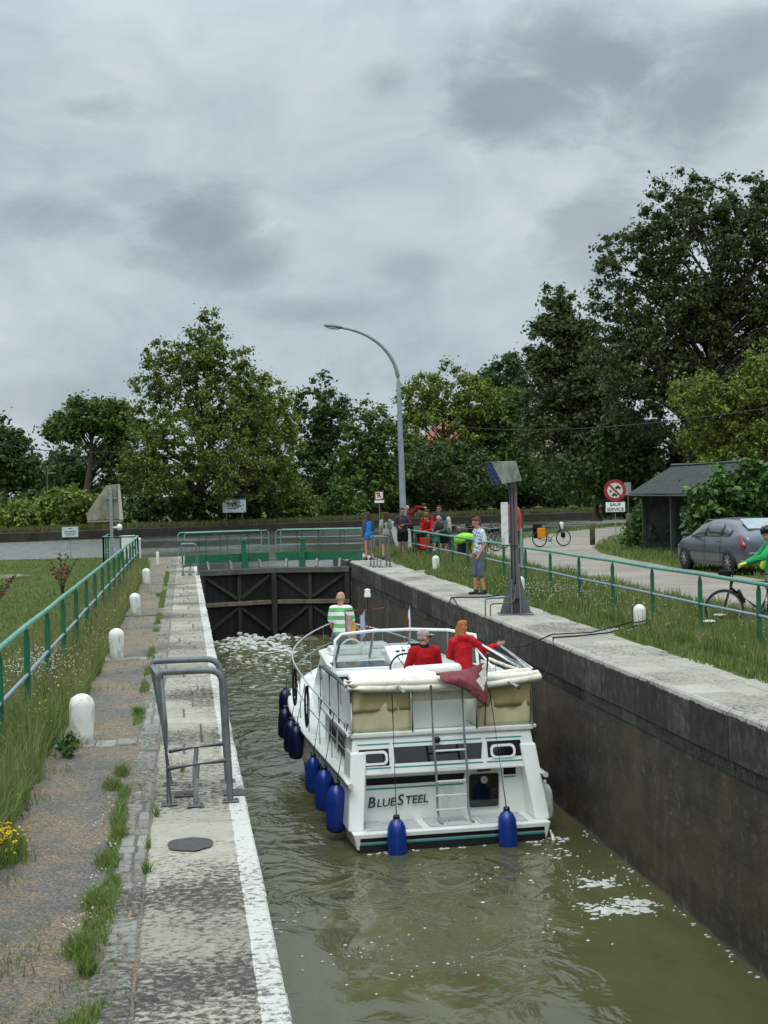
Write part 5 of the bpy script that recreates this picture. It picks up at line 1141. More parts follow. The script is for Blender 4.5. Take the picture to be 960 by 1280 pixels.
# trunk cabin sides with windows (narrow side decks)
mb = MB(); mb.hexa([(-1.33, .95, .9), (1.33, .95, .9), (1.3, 3.4, .9), (-1.3, 3.4, .9), (-1.31, .6, 1.5), (1.31, .6, 1.5), (1.28, 3.4, 1.5), (-1.28, 3.4, 1.5)]); mb.build('aft_cabin', GEL, boat, bevel=.02)
mb = MB(); mb.hexa([(-1.2, 3.3, .9), (1.2, 3.3, .9), (.98, 7.6, 1.0), (-.98, 7.6, 1.0), (-1.06, 3.3, 2.06), (1.06, 3.3, 2.06), (.84, 6.9, 2.0), (-.84, 6.9, 2.0)]); mb.build('forward_cabin', GEL, boat, bevel=.05, seg=3)
for sd_ in (-1, 1):
    for k, (v0, v1) in enumerate(((1.2, 1.95), (2.15, 2.95))):
        mb = MB(); x0 = lambda v, z: sd_*(1.33 - .02*(z-.9)/.6 - .03*(v-.95)/2.45 + .006)
        mb.add([(x0(v0, 1.06), v0, 1.06), (x0(v1, 1.06), v1, 1.06), (x0(v1, 1.4), v1-.08, 1.4), (x0(v0, 1.4), v0-.08, 1.4)], [(0, 1, 2, 3)]); mb.build('side_window', DGL, boat)
    for (v0, v1) in ((3.5, 4.4), (4.5, 5.3), (5.4, 6.1)):
        X = lambda v, z: sd_*((1.2-.22*(v-3.3)/4.3)+((1.06-.22*(v-3.3)/3.6)-(1.2-.22*(v-3.3)/4.3))*(z-.9)/1.14+.012)
        mb = MB(); mb.add([(X(v0, 1.35), v0, 1.35), (X(v1, 1.35), v1, 1.35), (X(v1, 1.86), v1-.05, 1.86), (X(v0, 1.86), v0+.02, 1.86)], [(0, 1, 2, 3)]); mb.build('side_window', DGL, boat)
# roof lip of the forward cabin
mb = MB(); mb.prism([(-1.14, 3.1), (1.14, 3.1), (1.1, 4.5), (.96, 6.4), (.6, 7.0), (-.6, 7.0), (-.96, 6.4), (-1.1, 4.5)], 'z', 2.03, 2.11); mb.build('cabin_roof', GEL, boat, bevel=.03)
mb = MB(); mb.prism([(-.7, 6.8), (.7, 6.8), (.55, 8.4), (-.55, 8.4)], 'z', 1.0, 1.33); mb.build('foredeck_trunk', GEL, boat, bevel=.04, seg=3)
# cockpit: lip, coaming, side panels, curtains
mb = MB(); mb.box((0, 2.0, 1.51), (2.68, 3.0, .035)); mb.build('cockpit_sole', GELS, boat, bevel=.008)
mb = MB(); mb.box((0, .56, 1.535), (2.78, .12, .05)); mb.build('stern_coaming', GEL, boat, bevel=.015)
for sd_ in (-1, 1): mb = MB(); mb.box((sd_*1.33, 2.0, 1.535), (.1, 3.0, .05)); mb.build('side_coaming', GEL, boat, bevel=.015)
def panel(x0, y0, x1, y1, z0, z1, mat, name, nx=14, nz=6, wv=.02, seed=0):
    mb = MB(); vs = []; d = Vector((x1-x0, y1-y0, 0)); nn = Vector((d.y, -d.x, 0)).normalized()
    for i in range(nx+1):
        for j in range(nz+1):
            t = i/nx; z = z0+(z1-z0)*j/nz; o_ = wv*noise.noise(Vector((t*6+seed, z*3, seed))); vs.append((x0+(x1-x0)*t+nn.x*o_, y0+(y1-y0)*t+nn.y*o_, z))
    k = nz+1; mb.add(vs, [(i*k+j, (i+1)*k+j, (i+1)*k+j+1, i*k+j+1) for i in range(nx) for j in range(nz)], True); o = mb.build(name, mat, boat); q = o.modifiers.new('s', 'SOLIDIFY'); q.thickness = .006; return o
ya = .54
panel(-1.31, ya, -.46, ya, 1.56, 1.98, CREV, 'vinyl_pane', seed=1); panel(-1.31, ya-.015, -.46, ya-.015, 1.86, 2.2, TANV, 'rolled_curtain', wv=.05, seed=2)
panel(.52, ya, 1.31, ya, 1.56, 1.98, CREV, 'vinyl_pane', seed=3); panel(.52, ya-.015, 1.31, ya-.015, 1.84, 2.2, TANV, 'rolled_curtain', wv=.05, seed=4)
panel(-.42, ya+.02, .5, ya+.02, 1.97, 2.22, CANV, 'centre_curtain', wv=.06, seed=5)
for sd_ in (-1, 1):
    for k in range(3): panel(sd_*1.32, ya+.06+k*.95, sd_*1.32, ya+.94+k*.95, 1.57, 2.18, WHITE, 'side_curtain', wv=.02, seed=6+k)
for x in (-1.33, -.44, .5, 1.33):
    mb = MB(); mb.tube([(x, ya-.03, 1.54), (x, ya-.03, 2.26)], .014, 6); mb.build('frame_post', CHROME if abs(x) > 1 else BLK, boat)
for sd_ in (-1, 1):
    for v in (1.5, 2.4, 3.4): mb = MB(); mb.tube([(sd_*1.35, v, 1.54), (sd_*1.35, v, 2.2)], .014, 6); mb.build('frame_post', BLK, boat)
# folded canopy laid across the stern rails
def roll(pts, r, mat, name, seed=0):
    mb = MB(); P_ = [Vector(p) for p in pts]; dd = []
    for i in range(len(P_)-1):
        for k in range(7): dd.append(P_[i].lerp(P_[i+1], k/7))
    dd.append(P_[-1]); mb.tube([p+Vector((0, .01*noise.noise(p*3), .018*noise.noise(p*2.3+Vector((seed, 0, 0))))) for p in dd], [r*(1+.22*noise.noise(p*4+Vector((seed, 3, 0)))) for p in dd], 12, flat=.75); return mb.build(name, mat, boat)
roll([(-1.42, .52, 2.26), (-.4, .48, 2.25), (.5, .48, 2.25), (1.44, .55, 2.28)], .078, CANV, 'folded_canopy', 1)
roll([(-1.38, .47, 2.2), (-.2, .44, 2.17), (.7, .44, 2.18), (1.46, .5, 2.24)], .07, CANV, 'folded_canopy', 2)
roll([(-1.4, .6, 2.29), (-.5, .58, 2.28), (.6, .6, 2.28), (1.36, .66, 2.31)], .06, CANV, 'folded_canopy', 3)
for sd_ in (-1, 1): roll([(sd_*1.4, .55, 2.25), (sd_*1.38, 1.6, 2.24), (sd_*1.36, 3.0, 2.22)], .035, CANV if sd_ > 0 else BLK, 'canopy_edge', 5+sd_)
for x in (-.68, .95):
    mb = MB(); mb.tube([(x, .62, 2.24), (x+.05, .02, 2.17)], .032, 10); mb.build('pole_socket', CHROME, boat)
# folded frames at starboard
for k, (a, b2, c) in enumerate((((.95, 1.2, 2.3), (.72, 2.1, 2.75), (1.3, 1.0, 2.33)), ((1.3, .9, 2.34), (1.02, 1.7, 2.55), (1.36, .7, 2.34)), ((1.36, .75, 2.34), (1.16, 1.5, 2.6), (1.4, .65, 2.34)))):
    mb = MB(); mb.tube([a, b2, c], .018, 8); mb.build('canopy_frame', CHROME if k else WHITE, boat)
# stern ladder
for x in (-.2, .25):
    mb = MB(); mb.tube([(x, .34, 2.22), (x, .25, 1.5), (x+.03, .24, 1.0), (x+.06, .34, .45), (x+.07, .26, .3), (x+.09, .16, .285)], .018, 8); mb.build('ladder_rail', GALV, boat)
mb = MB()
for z, w_ in ((1.3, .02), (1.06, .012), (.86, .02), (.66, .02), (.46, .02)):
    yy = .25 if z > .95 else .27+.02*(.95-z); mb.box((.045, yy, z), (.44, .05, w_))
mb.build('ladder_rungs', GELS, boat, bevel=.005)
# windscreen
wp = [(-1.2, 3.2), (-.96, 4.3), (-.3, 4.75), (.38, 4.75), (.98, 4.3), (1.2, 3.2)]
wt = [(-1.15, 3.05), (-.9, 4.0), (-.28, 4.4), (.35, 4.4), (.92, 4.0), (1.15, 3.05)]
zb, zt = 2.12, 2.62
for i in range(5):
    mb = MB(); mb.add([(*wp[i], zb), (*wp[i+1], zb), (*wt[i+1], zt), (*wt[i], zt)], [(0, 1, 2, 3)]); mb.build('windscreen_pane', GLASS, boat)
mb = MB(); mb.tube([(wt[0][0]-.03, wt[0][1]-.04, zb-.05), (*wt[0], zt)] + [(*p, zt) for p in wt[1:]] + [(wt[-1][0]+.03, wt[-1][1]-.04, zb-.05)], .026, 8); mb.build('windscreen_frame', WHITE, boat)
for i in (1, 2, 3, 4): mb = MB(); mb.tube([(*wp[i], zb), (*wt[i], zt)], .022, 6); mb.build('windscreen_mullion', GALV, boat)
mb = MB(); mb.tube([(*p, zb) for p in wp], .018, 6); mb.build('windscreen_sill', GELS, boat)
# helm console, hatch, cushions
mb = MB(); mb.hexa([(.1-.3, 3.2, 1.5), (.5, 3.2, 1.5), (.5, 3.9, 1.5), (-.2, 3.9, 1.5), (-.2, 3.3, 2.22), (.5, 3.3, 2.22), (.5, 3.9, 2.42), (-.2, 3.9, 2.42)]); mb.build('helm_console', GEL, boat, bevel=.03)
mb = MB()
for (x, y) in ((-.05, 3.5), (.05, 3.52), (.16, 3.48), (.3, 3.55)): mb.lathe([(.035, 0), (.035, .03), (.0, .035)], 10, (x, y, 2.275+(y-3.3)*.33))
mb.box((.3, 3.75, 2.4), (.16, .05, .1)); mb.build('instruments', BLACK, boat)
mb = MB(); mb.tube([(.02, 3.42, 2.28), (.0, 3.38, 2.42)], .01, 6); mb.tube([(.1, 3.42, 2.28), (.1, 3.36, 2.42)], .01, 6); mb.ell((0, 3.38, 2.43), .02); mb.ell((.1, 3.36, 2.43), .02); mb.build('throttle_levers', CHROME, boat)
mb = MB(); rim = [Vector((.02, 3.12, 2.1)) + Matrix.Rotation(R(-25), 3, 'X') @ Vector((.27*math.cos(a), 0, .27*math.sin(a))) for a in np.linspace(0, 2*PI, 25)]
mb.tube(rim, .016, 8, cap=False)
for k in (2, 8, 14, 20): mb.tube([Vector((.02, 3.14, 2.1)), rim[k]], .01, 5)
mb.build('steering_wheel', BLACK, boat)
mb = MB(); mb.box((-.66, 3.32, 1.8), (.95, .1, .56)); mb.build('companionway_frame', GEL, boat, bevel=.02)
mb = MB(); mb.box((-.66, 3.263, 1.8), (.8, .012, .44)); mb.build('companionway_opening', M('dark_interior', '#080808', .6), boat)
mb = MB(); mb.box((-.64, 3.7, 2.14), (.92, .7, .035)); mb.build('sliding_hatch', M('smoked_hatch', '#3c4345', .12, var=.2), boat, bevel=.01)
mb = MB(); mb.box((-.64, 3.7, 2.125), (1.02, .8, .03)); mb.build('hatch_frame', WHITE, boat, bevel=.01)
mb = MB(); mb.prism([(-1.28, .75), (.0, .8), (.05, 1.1), (-.1, 1.55), (-1.2, 1.6)], 'z', 2.22, 2.31); mb.build('white_board', WHITE, boat, bevel=.035, seg=3)
# helm bench and back rest
mb = MB(); mb.box((.14, 2.35, 1.72), (.75, .5, .4)); mb.build('helm_seat', GEL, boat, bevel=.05, seg=3)
mb = MB(); mb.cap((-.26, 1.5, 2.27), (.44, 1.5, 2.29), .1, .1, fx=1, fy=.9); mb.build('back_rest', M('white_vinyl', '#dcdcd4', .5, var=.04), boat)
mb = MB(); mb.tube([(-.24, 1.52, 1.52), (-.24, 1.5, 2.27), (.42, 1.5, 2.27), (.42, 1.52, 1.52)], .015, 6); mb.build('back_rest_frame', CHROME, boat)
mb = MB(); mb.box((-.08, 1.05, 1.77), (1.0, .5, .5)); mb.build('aft_bench', GEL, boat, bevel=.04, seg=3)
mb = MB(); mb.box((.78, 1.6, 1.8), (.5, 1.5, .55)); mb.build('side_bench', GELS, boat, bevel=.04, seg=3)
# deck boxes ahead of the windscreen
for x, y, sx, sy, h in ((-.5, 5.6, .75, .45, .14), (.55, 5.5, .7, .5, .14), (.05, 6.4, .5, .4, .1)):
    mb = MB(); mb.box((x, y, 2.11+h/2), (sx, sy, h)); mb.build('deck_hatch', GEL, boat, bevel=.03)
mb = MB(); mb.tube(bez((-.75, 5.3, 2.1), (-.75, 5.3, 2.5), (-.3, 5.3, 2.5), (-.3, 5.3, 2.1), 8), .016, 6); mb.tube(bez((.3, 5.1, 2.1), (.3, 5.1, 2.4), (.7, 5.1, 2.4), (.7, 5.1, 2.1), 8), .016, 6); mb.build('grab_rail', WHITE, boat)
for x, y in ((.1, 5.2), (.5, 4.95)): mb = MB(); mb.ell((x, y, 2.17), (.14, .12, .05)); mb.build('roof_vent', WHITE, boat)
# signal mast with cross bar and lamp
VAR = M('varnished_wood', '#6d4028', .4, var=.2)
mb = MB(); mb.tube([(.03, 6.7, 2.0), (.03, 6.7, 3.02)], [.035, .022], 8); mb.build('mast', VAR, boat)
mb = MB(); mb.tube([(-.38, 6.7, 2.78), (.34, 6.7, 2.8)], .016, 6); mb.build('crosstree', VAR, boat)
mb = MB(); mb.lathe([(.06, 3.02), (.065, 3.05), (.05, 3.13), (.06, 3.16), (0, 3.18)], 12, (.03, 6.7, 0)); mb.build('masthead_light', WHITE, boat)
mb = MB(); mb.tube([(.09, 6.7, 2.1), (.09, 6.7, 3.0)], .008, 5); mb.ell((-.1, 6.7, 2.6), (.05, .05, .08)); mb.build('halyard_fittings', BLACK, boat)
# guard rails: two rails on stanchions from the cockpit to the bow
RAILW = M('rail_steel', '#c3c7c8', .35, .6)
def rail_pt(v, z, sd_): return (sd_*(hb(v)-.05), v, dz(v)+z)
for sd_ in (-1, 1):
    vs_ = [.9+.35*i for i in range(27)]
    for z, nm, r_ in ((.82, 'guard_rail', .0145), (.42, 'lower_guard_wire', .009)):
        mb = MB(); pts = [rail_pt(v, z if v > 5 else z-.12+.12*v/5, sd_) for v in vs_] + [(sd_*.02 if False else 0, 10.25, dz(10.2)+z)]
        mb.tube(pts, r_, 8); mb.build(nm, RAILW if z > .5 else GALV, boat)
    for v in (1.0, 2.2, 3.4, 4.6, 5.7, 6.7, 7.6, 8.4, 9.1, 9.7): mb = MB(); mb.tube([rail_pt(v, 0, sd_), rail_pt(v, .82 if v > 5 else .70+.12*v/5, sd_)], .013, 6); mb.build('stanchion', CHROME, boat)
# coiled dark lines hung on the port rail
def bw(x, y, z): v = Matrix.Rotation(BROT, 3, 'Z') @ Vector((x, y, z)); return Vector((BX, BY, ZW)) + v
def coil(v, n, label, seed):
    rr = random.Random(seed); mb = MB()
    for k in range(n):
        a = rail_pt(v, .78, -1); w_ = rr.uniform(.06, .12); L = rr.uniform(.45, .7); o_ = rr.uniform(-.06, .06); pts = [bw(a[0]-.03+.04*math.sin(t)+o_*.3, a[1]+w_*math.sin(t)+o_, a[2]-L/2+L/2*math.cos(t)) for t in np.linspace(0, 2*PI, 17)]
        mb.tube(pts, .014, 6, cap=False)
    tag(mb.build('rope_coil', ROPE), label, 'rope', 'coiled ropes on the boat rail')
coil(6.2, 7, 'thick dark coil of rope hung on the port guard rail near the bow', 1); coil(4.6, 4, 'thinner dark coil of rope hung amidships on the port guard rail', 2)

# fenders: each hangs on its own line
def fender(pt, L, r, top, label, mat=NAVY, n=16, grp='fenders hanging round the boat', tilt=0):
    """pt = world position of the fender's lower end; top = where the line is tied"""
    root = empty('fender', pt, 0, label, 'fender', grp); d = (top - Vector(pt)); d = d.normalized() if d.length > L else Vector((0, 0, 1)); up = Vector((d.x*.3, d.y*.3, 1)).normalized()
    q = Vector((0, 0, 1)).rotation_difference(up).to_matrix()
    prof = [(0, 0), (r*.35, .005*L/.6), (r*.8, .05*L), (r*.98, .14*L), (r, .3*L), (r, .62*L), (r*.93, .76*L), (r*.66, .88*L), (r*.32, .94*L), (r*.28, L), (0, L*1.005)]
    mb = MB(); mb.lathe(prof, n, rot=q); mb.build('body', mat, root)
    mb = MB(); mb.tube([q @ Vector((0, 0, L*.97)), top-Vector(pt)], .009, 5); mb.build('line', ROPE, root)
    mb = MB(); mb.lathe([(r*.34, L*.93), (r*.36, L*.97), (r*.3, L*1.02)], 10, rot=q); mb.build('eye', BLACK if mat is NAVY else mat, root); return root
def on_stern(px, py, yl): # world point at boat-local y=yl plane approx via depth iteration
    D = 19.4
    for _ in range(8):
        w_ = PD(px, py, D); l = Matrix.Rotation(-BROT, 3, 'Z') @ (w_-Vector((BX, BY, ZW))); D += (yl-l.y)
    return PD(px, py, D)
def on_side(px, py, xl):
    lo, hi = 15., 40.
    for _ in range(40):
        D = (lo+hi)/2; w_ = PD(px, py, D); l = Matrix.Rotation(-BROT, 3, 'Z') @ (w_-Vector((BX, BY, ZW)))
        if (l.x < xl): hi = D
        else: lo = D
    return PD(px, py, (lo+hi)/2)
a = on_stern(497, 1080, -.16); fender(a, .66, .135, on_stern(490, 868, .2), 'blue fender hanging on a long line at the left of the stern')
a = on_stern(636, 1068, -.16); fender(a, .65, .135, on_stern(612, 862, .2), 'blue fender hanging on a long line at the right of the stern')
def side_f(px, py, v, L, r, label, mat=NAVY, sdn=-1, ztop=.75):
    q = Vector((sdn*(hb(v)+.02+r*.9), v, 0)); w_ = bw(*q); D = (w_.x*math.sin(TH)+w_.y*math.cos(TH)); z = PD(px, py, D).z
    w_.z = max(z, ZW-.12); t = bw(*rail_pt(v, ztop, sdn)); fender(w_, L, r, t, label, mat)
side_f(416, 1043, .75, .74, .15, 'large blue fender hanging at the port quarter, nearest the camera')
side_f(396, 1016, 1.9, .68, .14, 'second blue fender forward along the port side')
side_f(384, 993, 3.1, .62, .12, 'third blue fender along the port side, mostly behind the second')
side_f(374, 950, 5.0, .62, .13, 'dark fender beneath the coiled rope on the port side', DNAVY)
side_f(366, 942, 5.7, .62, .13, 'fourth blue fender along the port side, below the bow rail', DNAVY)
side_f(360, 924, 6.7, .6, .13, 'fifth blue fender towards the bow on the port side', DNAVY)
side_f(361, 893, 7.5, .5, .12, 'small dark fender highest up near the bow on the port side', DNAVY)
side_f(684, 1027, .55, .58, .12, 'white fender squeezed between the starboard quarter and the lock wall', WHITEP, 1, .5)
# exhaust water running from the starboard quarter
mb = MB(); a = bw(1.42, .05, .12); mb.tube([a, a+Vector((.02, -.06, -.06)), a+Vector((.03, -.1, -.14)), a+Vector((.03, -.12, -.2))], [.02, .022, .03, .05], 8)
stuff(mb.build('discharge_water', M('aerated_water', '#c7cdc9', .3, var=.1)), 'thin stream of cooling water running from the stern')
# flags
def flag(base, top, mats, w_, h, label, wave_=.03, dirx=(1, 0, 0), droop=.5, name='flag'):
    root = empty(name, base, 0, label, 'flag'); top = Vector(top)-Vector(base); mb = MB(); mb.tube([(0, 0, 0), top], .01, 6); mb.build('staff', VAR, root); dx = Vector(dirx)
    n = len(mats)
    for k, mt in enumerate(mats):
        mb = MB(); vs = []
        for i in range(7):
            for j in range(5):
                t = (k+i/6)/n; s_ = j/4; p = top*(1-.02) + dx*w_*t*(1-.3*droop) - Vector((0, 0, h*s_ + droop*w_*t*.9)) + Vector((0, wave_*math.sin(t*9+s_*2), 0)); vs.append(p)
        mb.add(vs, [(i*5+j, (i+1)*5+j, (i+1)*5+j+1, i*5+j+1) for i in range(6) for j in range(4)], True); mb.build('cloth', mt, root)
    return root
cl_ = lambda n, c: fabric(n, c)
FB_, FW, FR = cl_('flag_blue', '#2b4f8e'), cl_('flag_white', '#d8d8d4'), cl_('flag_red', '#b5323c')
b0 = bw(.62, 6.2, 2.1); flag(b0+Vector((.0, 0, 0)), b0+Vector((.14, 0, .9)), [FB_, FW, FR], .26, .42, 'blue, white and red courtesy flag drooping beyond the windscreen', dirx=(-.5, 0, -.5), droop=.9)
b0 = bw(-.18, 5.9, 2.2); flag(b0, b0+Vector((.03, 0, .68)), [cl_('pale_lilac', '#a9acc4')], .2, .46, 'pale lilac pennant in the middle of the foredeck', dirx=(-.7, 0, 0), droop=.8)
b0 = bw(-.5, 5.9, 2.2); flag(b0, b0+Vector((-.03, 0, .64)), [cl_('flag_pink', '#b98b96'), cl_('flag_yellow', '#b79a4b')], .3, .4, 'multicoloured flag drooping beside the man in the striped shirt', dirx=(.8, 0, -.1), droop=.7)
# red ensign draped over the canopy at its leaning staff
root = empty('ensign', bw(.56, .28, 1.62), BROT, 'faded red ensign draped over the cream canopy at the stern', 'flag')
mb = MB(); mb.tube([(.0, .0, 0), (.06, -.02, 1.0)], .016, 8); mb.ell((.063, -.02, 1.02), .026); mb.build('staff', VAR, root)
ENS = fabric('ensign_red', '#7d444b', .3); mb = MB()
G = [[(.03, .0, .93), (.035, -.01, .78), (.04, -.03, .62), (.04, -.04, .46), (.03, -.04, .26)], [(-.1, .02, .84), (-.08, -.02, .74), (-.06, -.07, .6), (-.05, -.09, .42), (-.06, -.08, .32)], [(-.26, .08, .8), (-.22, .0, .78), (-.23, -.1, .7), (-.17, -.13, .6), (-.19, -.1, .47)], [(-.42, .12, .76), (-.38, .04, .82), (-.41, -.05, .74), (-.34, -.13, .7), (-.36, -.1, .57)], [(-.52, .16, .74), (-.48, .07, .80), (-.52, -.03, .75), (-.45, -.12, .69), (-.47, -.1, .62)], [(-.66, .16, .72), (-.68, .1, .77), (-.64, .0, .77), (-.66, -.1, .70), (-.62, -.11, .66)]]
vs = [v for r_ in G for v in r_]; mb.add(vs, [(i*5+j, (i+1)*5+j, (i+1)*5+j+1, i*5+j+1) for i in range(5) for j in range(4)], True); o = mb.build('cloth', ENS, root); q = o.modifiers.new('sub', 'SUBSURF'); q.levels = q.render_levels = 2; q2 = o.modifiers.new('s', 'SOLIDIFY'); q2.thickness = .01
mb = MB(); 
for k in range(3): mb.add([(.028-.05*k, -.03-.012*k, .9-.1*k), (-.03-.05*k, -.04-.012*k, .85-.1*k), (.01-.02*k, -.06, .62-.06*k), (.03-.02*k, -.055, .66-.06*k)], [(0, 1, 2, 3)])
o = mb.build('canton', FW, root); q2 = o.modifiers.new('s', 'SOLIDIFY'); q2.thickness = .012
# mooring ropes
def rope(pts, label, r_=.013, mat=None):
    mb = MB(); mb.tube(pts, r_, 7); return tag(mb.build('mooring_rope', mat or ROPE), label, 'rope', 'mooring lines')
B3 = Vector((*BOLR[0], 0)); B2 = Vector((*BOLR[1], 0))
lip = Vector((XR+.0, 21.6, .01)); e1 = P(686, 797); e1 = Vector((XR-.01, e1.y, .015))
deck1 = on_stern(668, 862, .9)
def loopr(c, r_=.125, z=.06, n=14): return [c+Vector((r_*math.cos(a), r_*math.sin(a), z+.008*k)) for k, a in enumerate(np.linspace(PI, PI+2*PI, n))]
pt = lambda px, py, z=.02: P(px, py, z)
rope([deck1, deck1.lerp(Vector((XR-.02, pt(690, 800).y, -.12)), .6)+Vector((0, 0, -.1)), Vector((XR-.02, pt(688, 800).y, -.1)), Vector((XR+.05, pt(690, 797).y, .02))] + [pt(720, 795), pt(760, 791)] + [B3+Vector((-.12, -.05, .05))] + loopr(B3), 'black mooring line from the stern canopy over the coping to the nearest right bollard')
hnd = bw(1.2, 1.9, 2.5)
rope([hnd, hnd.lerp(pt(690, 793, .03), .5)+Vector((0, 0, -.06)), pt(690, 793, .03), pt(740, 790.5, .03), B3+Vector((-.12, .05, .12))] + loopr(B3, .122, .12), 'black mooring line running from the pointing woman to the nearest right bollard', .011)
f1 = bw(1.1, 7.4, 1.75)
rope([f1, f1.lerp(Vector((XR-.02, pt(556, 749).y, -.05)), .55)+Vector((0, 0, -.08)), Vector((XR-.015, pt(556, 749).y, -.06)), Vector((XR+.06, pt(556, 748).y, .03)), pt(575, 746.5, .03), pt(605, 746.5, .03), B2+Vector((-.12, 0, .06))] + loopr(B2), 'black mooring line from the bow across the coping to the bollard behind the mast', .016)
f2 = bw(1.1, 6.6, 1.7)
rope([f2, Vector((XR-.015, pt(550, 752).y-.4, -.07)), Vector((XR+.05, pt(552, 750).y, .03)), pt(565, 747.5, .03)] , 'second black line draped over the coping edge towards the bow', .012)

# ------------------------------------------------------------------ foam
def foammat():
    m, t, b = newmat('foam'); co = pos_co(t); t.links.new(ramp(t, noi(t, co, 14, 6, .7), [(.3, (.3, .31, .26)), (.6, (.6, .61, .56))]), b.inputs['Base Color']); b.inputs['Roughness'].default_value = .6; bump(t, b, noi(t, co, 40, 4, .7), .6, .01); return m
FM = foammat(); mb = MB(); rr = random.Random(8)
def zwave(x, y): return ZW + wave(x, y)
def splat(mb, x, y, rx, ry, seed, n=14, z=.004):
    vs = [(x, y, zwave(x, y)+z+.012)]
    for k in range(n):
        a = 2*PI*k/n; q = 1+.55*noise.noise(Vector((math.cos(a)*1.6+seed, math.sin(a)*1.6, seed*.7))); X, Y = x+rx*q*math.cos(a), y+ry*q*math.sin(a); X = min(X, XR-.0); vs.append((X, Y, zwave(X, Y)+z))
    mb.add(vs, [(0, 1+k, 1+(k+1) % n) for k in range(n)], True)
for (px, py, sx, n, m__) in ((770, 1137, .42, 60, .034), (750, 1105, .24, 40, .035), (700, 1066, .3, 22, .026), (795, 1128, .25, 46, .04), (690, 1050, .3, 22, .028), (780, 1135, .6, 60, .012), (740, 1100, .6, 50, .012), (760, 1140, .16, 20, .05), (800, 1138, .12, 14, .05), (640, 1092, .5, 5, .02), (720, 1160, 1.0, 10, .02), (600, 1100, 1.0, 12, .014), (560, 1210, 1.2, 14, .014), (420, 1200, 1.0, 18, .016), (360, 1150, .6, 12, .018), (500, 1180, 1.6, 16, .012)):
    c = P(px, py, ZW)
    for k in range(n):
        x = c.x + rr.gauss(0, .5)*sx; y = c.y + rr.gauss(0, .42)*sx; 
        if XL+.05 < x < XR-.03: s_ = m__*rr.uniform(.4, 1.5); splat(mb, x, y, s_, s_*.8, rr.uniform(0, 50))
for k in range(70):   # line of froth along the stern and right wall
    if k < 22: u = rr.uniform(-1.3, 1.4); w_ = bw(u, -.06-abs(rr.gauss(0, .06)), 0); x, y = w_.x, w_.y; s_ = rr.uniform(.012, .03)
    else: y = rr.uniform(11, 20); x = XR-.02-abs(rr.gauss(0, .05)); s_ = rr.uniform(.004, .02)
    splat(mb, x, y, s_*1.6, s_, rr.uniform(0, 50))
stuff(mb.build('foam', FM), 'white foam patches floating on the chamber water')
mb = MB()   # boiling water below the gates
for k in range(190):
    x = rr.gauss(1.95, .42) if rr.random() < .75 else rr.gauss(3.0, .35); y = 48.3 - abs(rr.gauss(0, .9)) - .1
    if not XL+.1 < x < XR-.2: continue
    h = math.exp(-((x-1.9)**2)/.35)+.6*math.exp(-((x-3.2)**2)/.2); z = ZW + .02 + h*rr.uniform(0, .38)*math.exp(-(48.3-y)/.9)
    s_ = rr.uniform(.03, .09); mb.ell((x, y, z), (s_*1.3, s_, s_*.75), nu=8, nv=6)
o = mb.build('foam', FM); q = o.modifiers.new('r', 'REMESH'); q.mode = 'VOXEL'; q.voxel_size = .022; q.use_smooth_shade = True
stuff(o, 'churning white water boiling up at the foot of the lock gates')
mb = MB()
for k in range(300):
    x = min(5.3, max(XL+.1, rr.gauss(2.3, .8))); y = 48-abs(rr.gauss(0, 4.5)); s_ = rr.uniform(.02, .06)*(1.4 if y > 44 else .7)
    if y > 32: splat(mb, x, y, s_*2.2, s_*1.2, rr.uniform(0, 50))
stuff(mb.build('foam', FM), 'streaks of froth drifting away from the gates')
# ------------------------------------------------------------------ people
HAIR = {k: M('hair_'+k, c, .8, var=.3, vscale=20) for k, c in dict(auburn='#9a5a2c', brown='#3d2a1c', dark='#1d1712', grey='#8f8b86', white='#c9c6c0', gingerbrown='#5e3420').items()}
EYE = M('dark_eye', '#15110f', .3)
SHOE = M('dark_shoes', '#23262b', .8); LIPS = M('lips', '#8f4f45', .6)
DEF = dict(pel=(0, 0, .93), belly=(0, 0, 1.08), chest=(0, 0, 1.30), neck=(0, -.01, 1.45), head=(0, .02, 1.60),
           shR=(.155, 0, 1.39), elR=(.205, -.03, 1.12), wrR=(.21, .05, .88), shL=(-.155, 0, 1.39), elL=(-.205, -.03, 1.12), wrL=(-.21, .05, .88),
           hipR=(.09, 0, .90), knR=(.10, .02, .49), anR=(.11, -.02, .08), hipL=(-.09, 0, .90), knL=(-.10, .02, .49), anL=(-.11, -.02, .08))
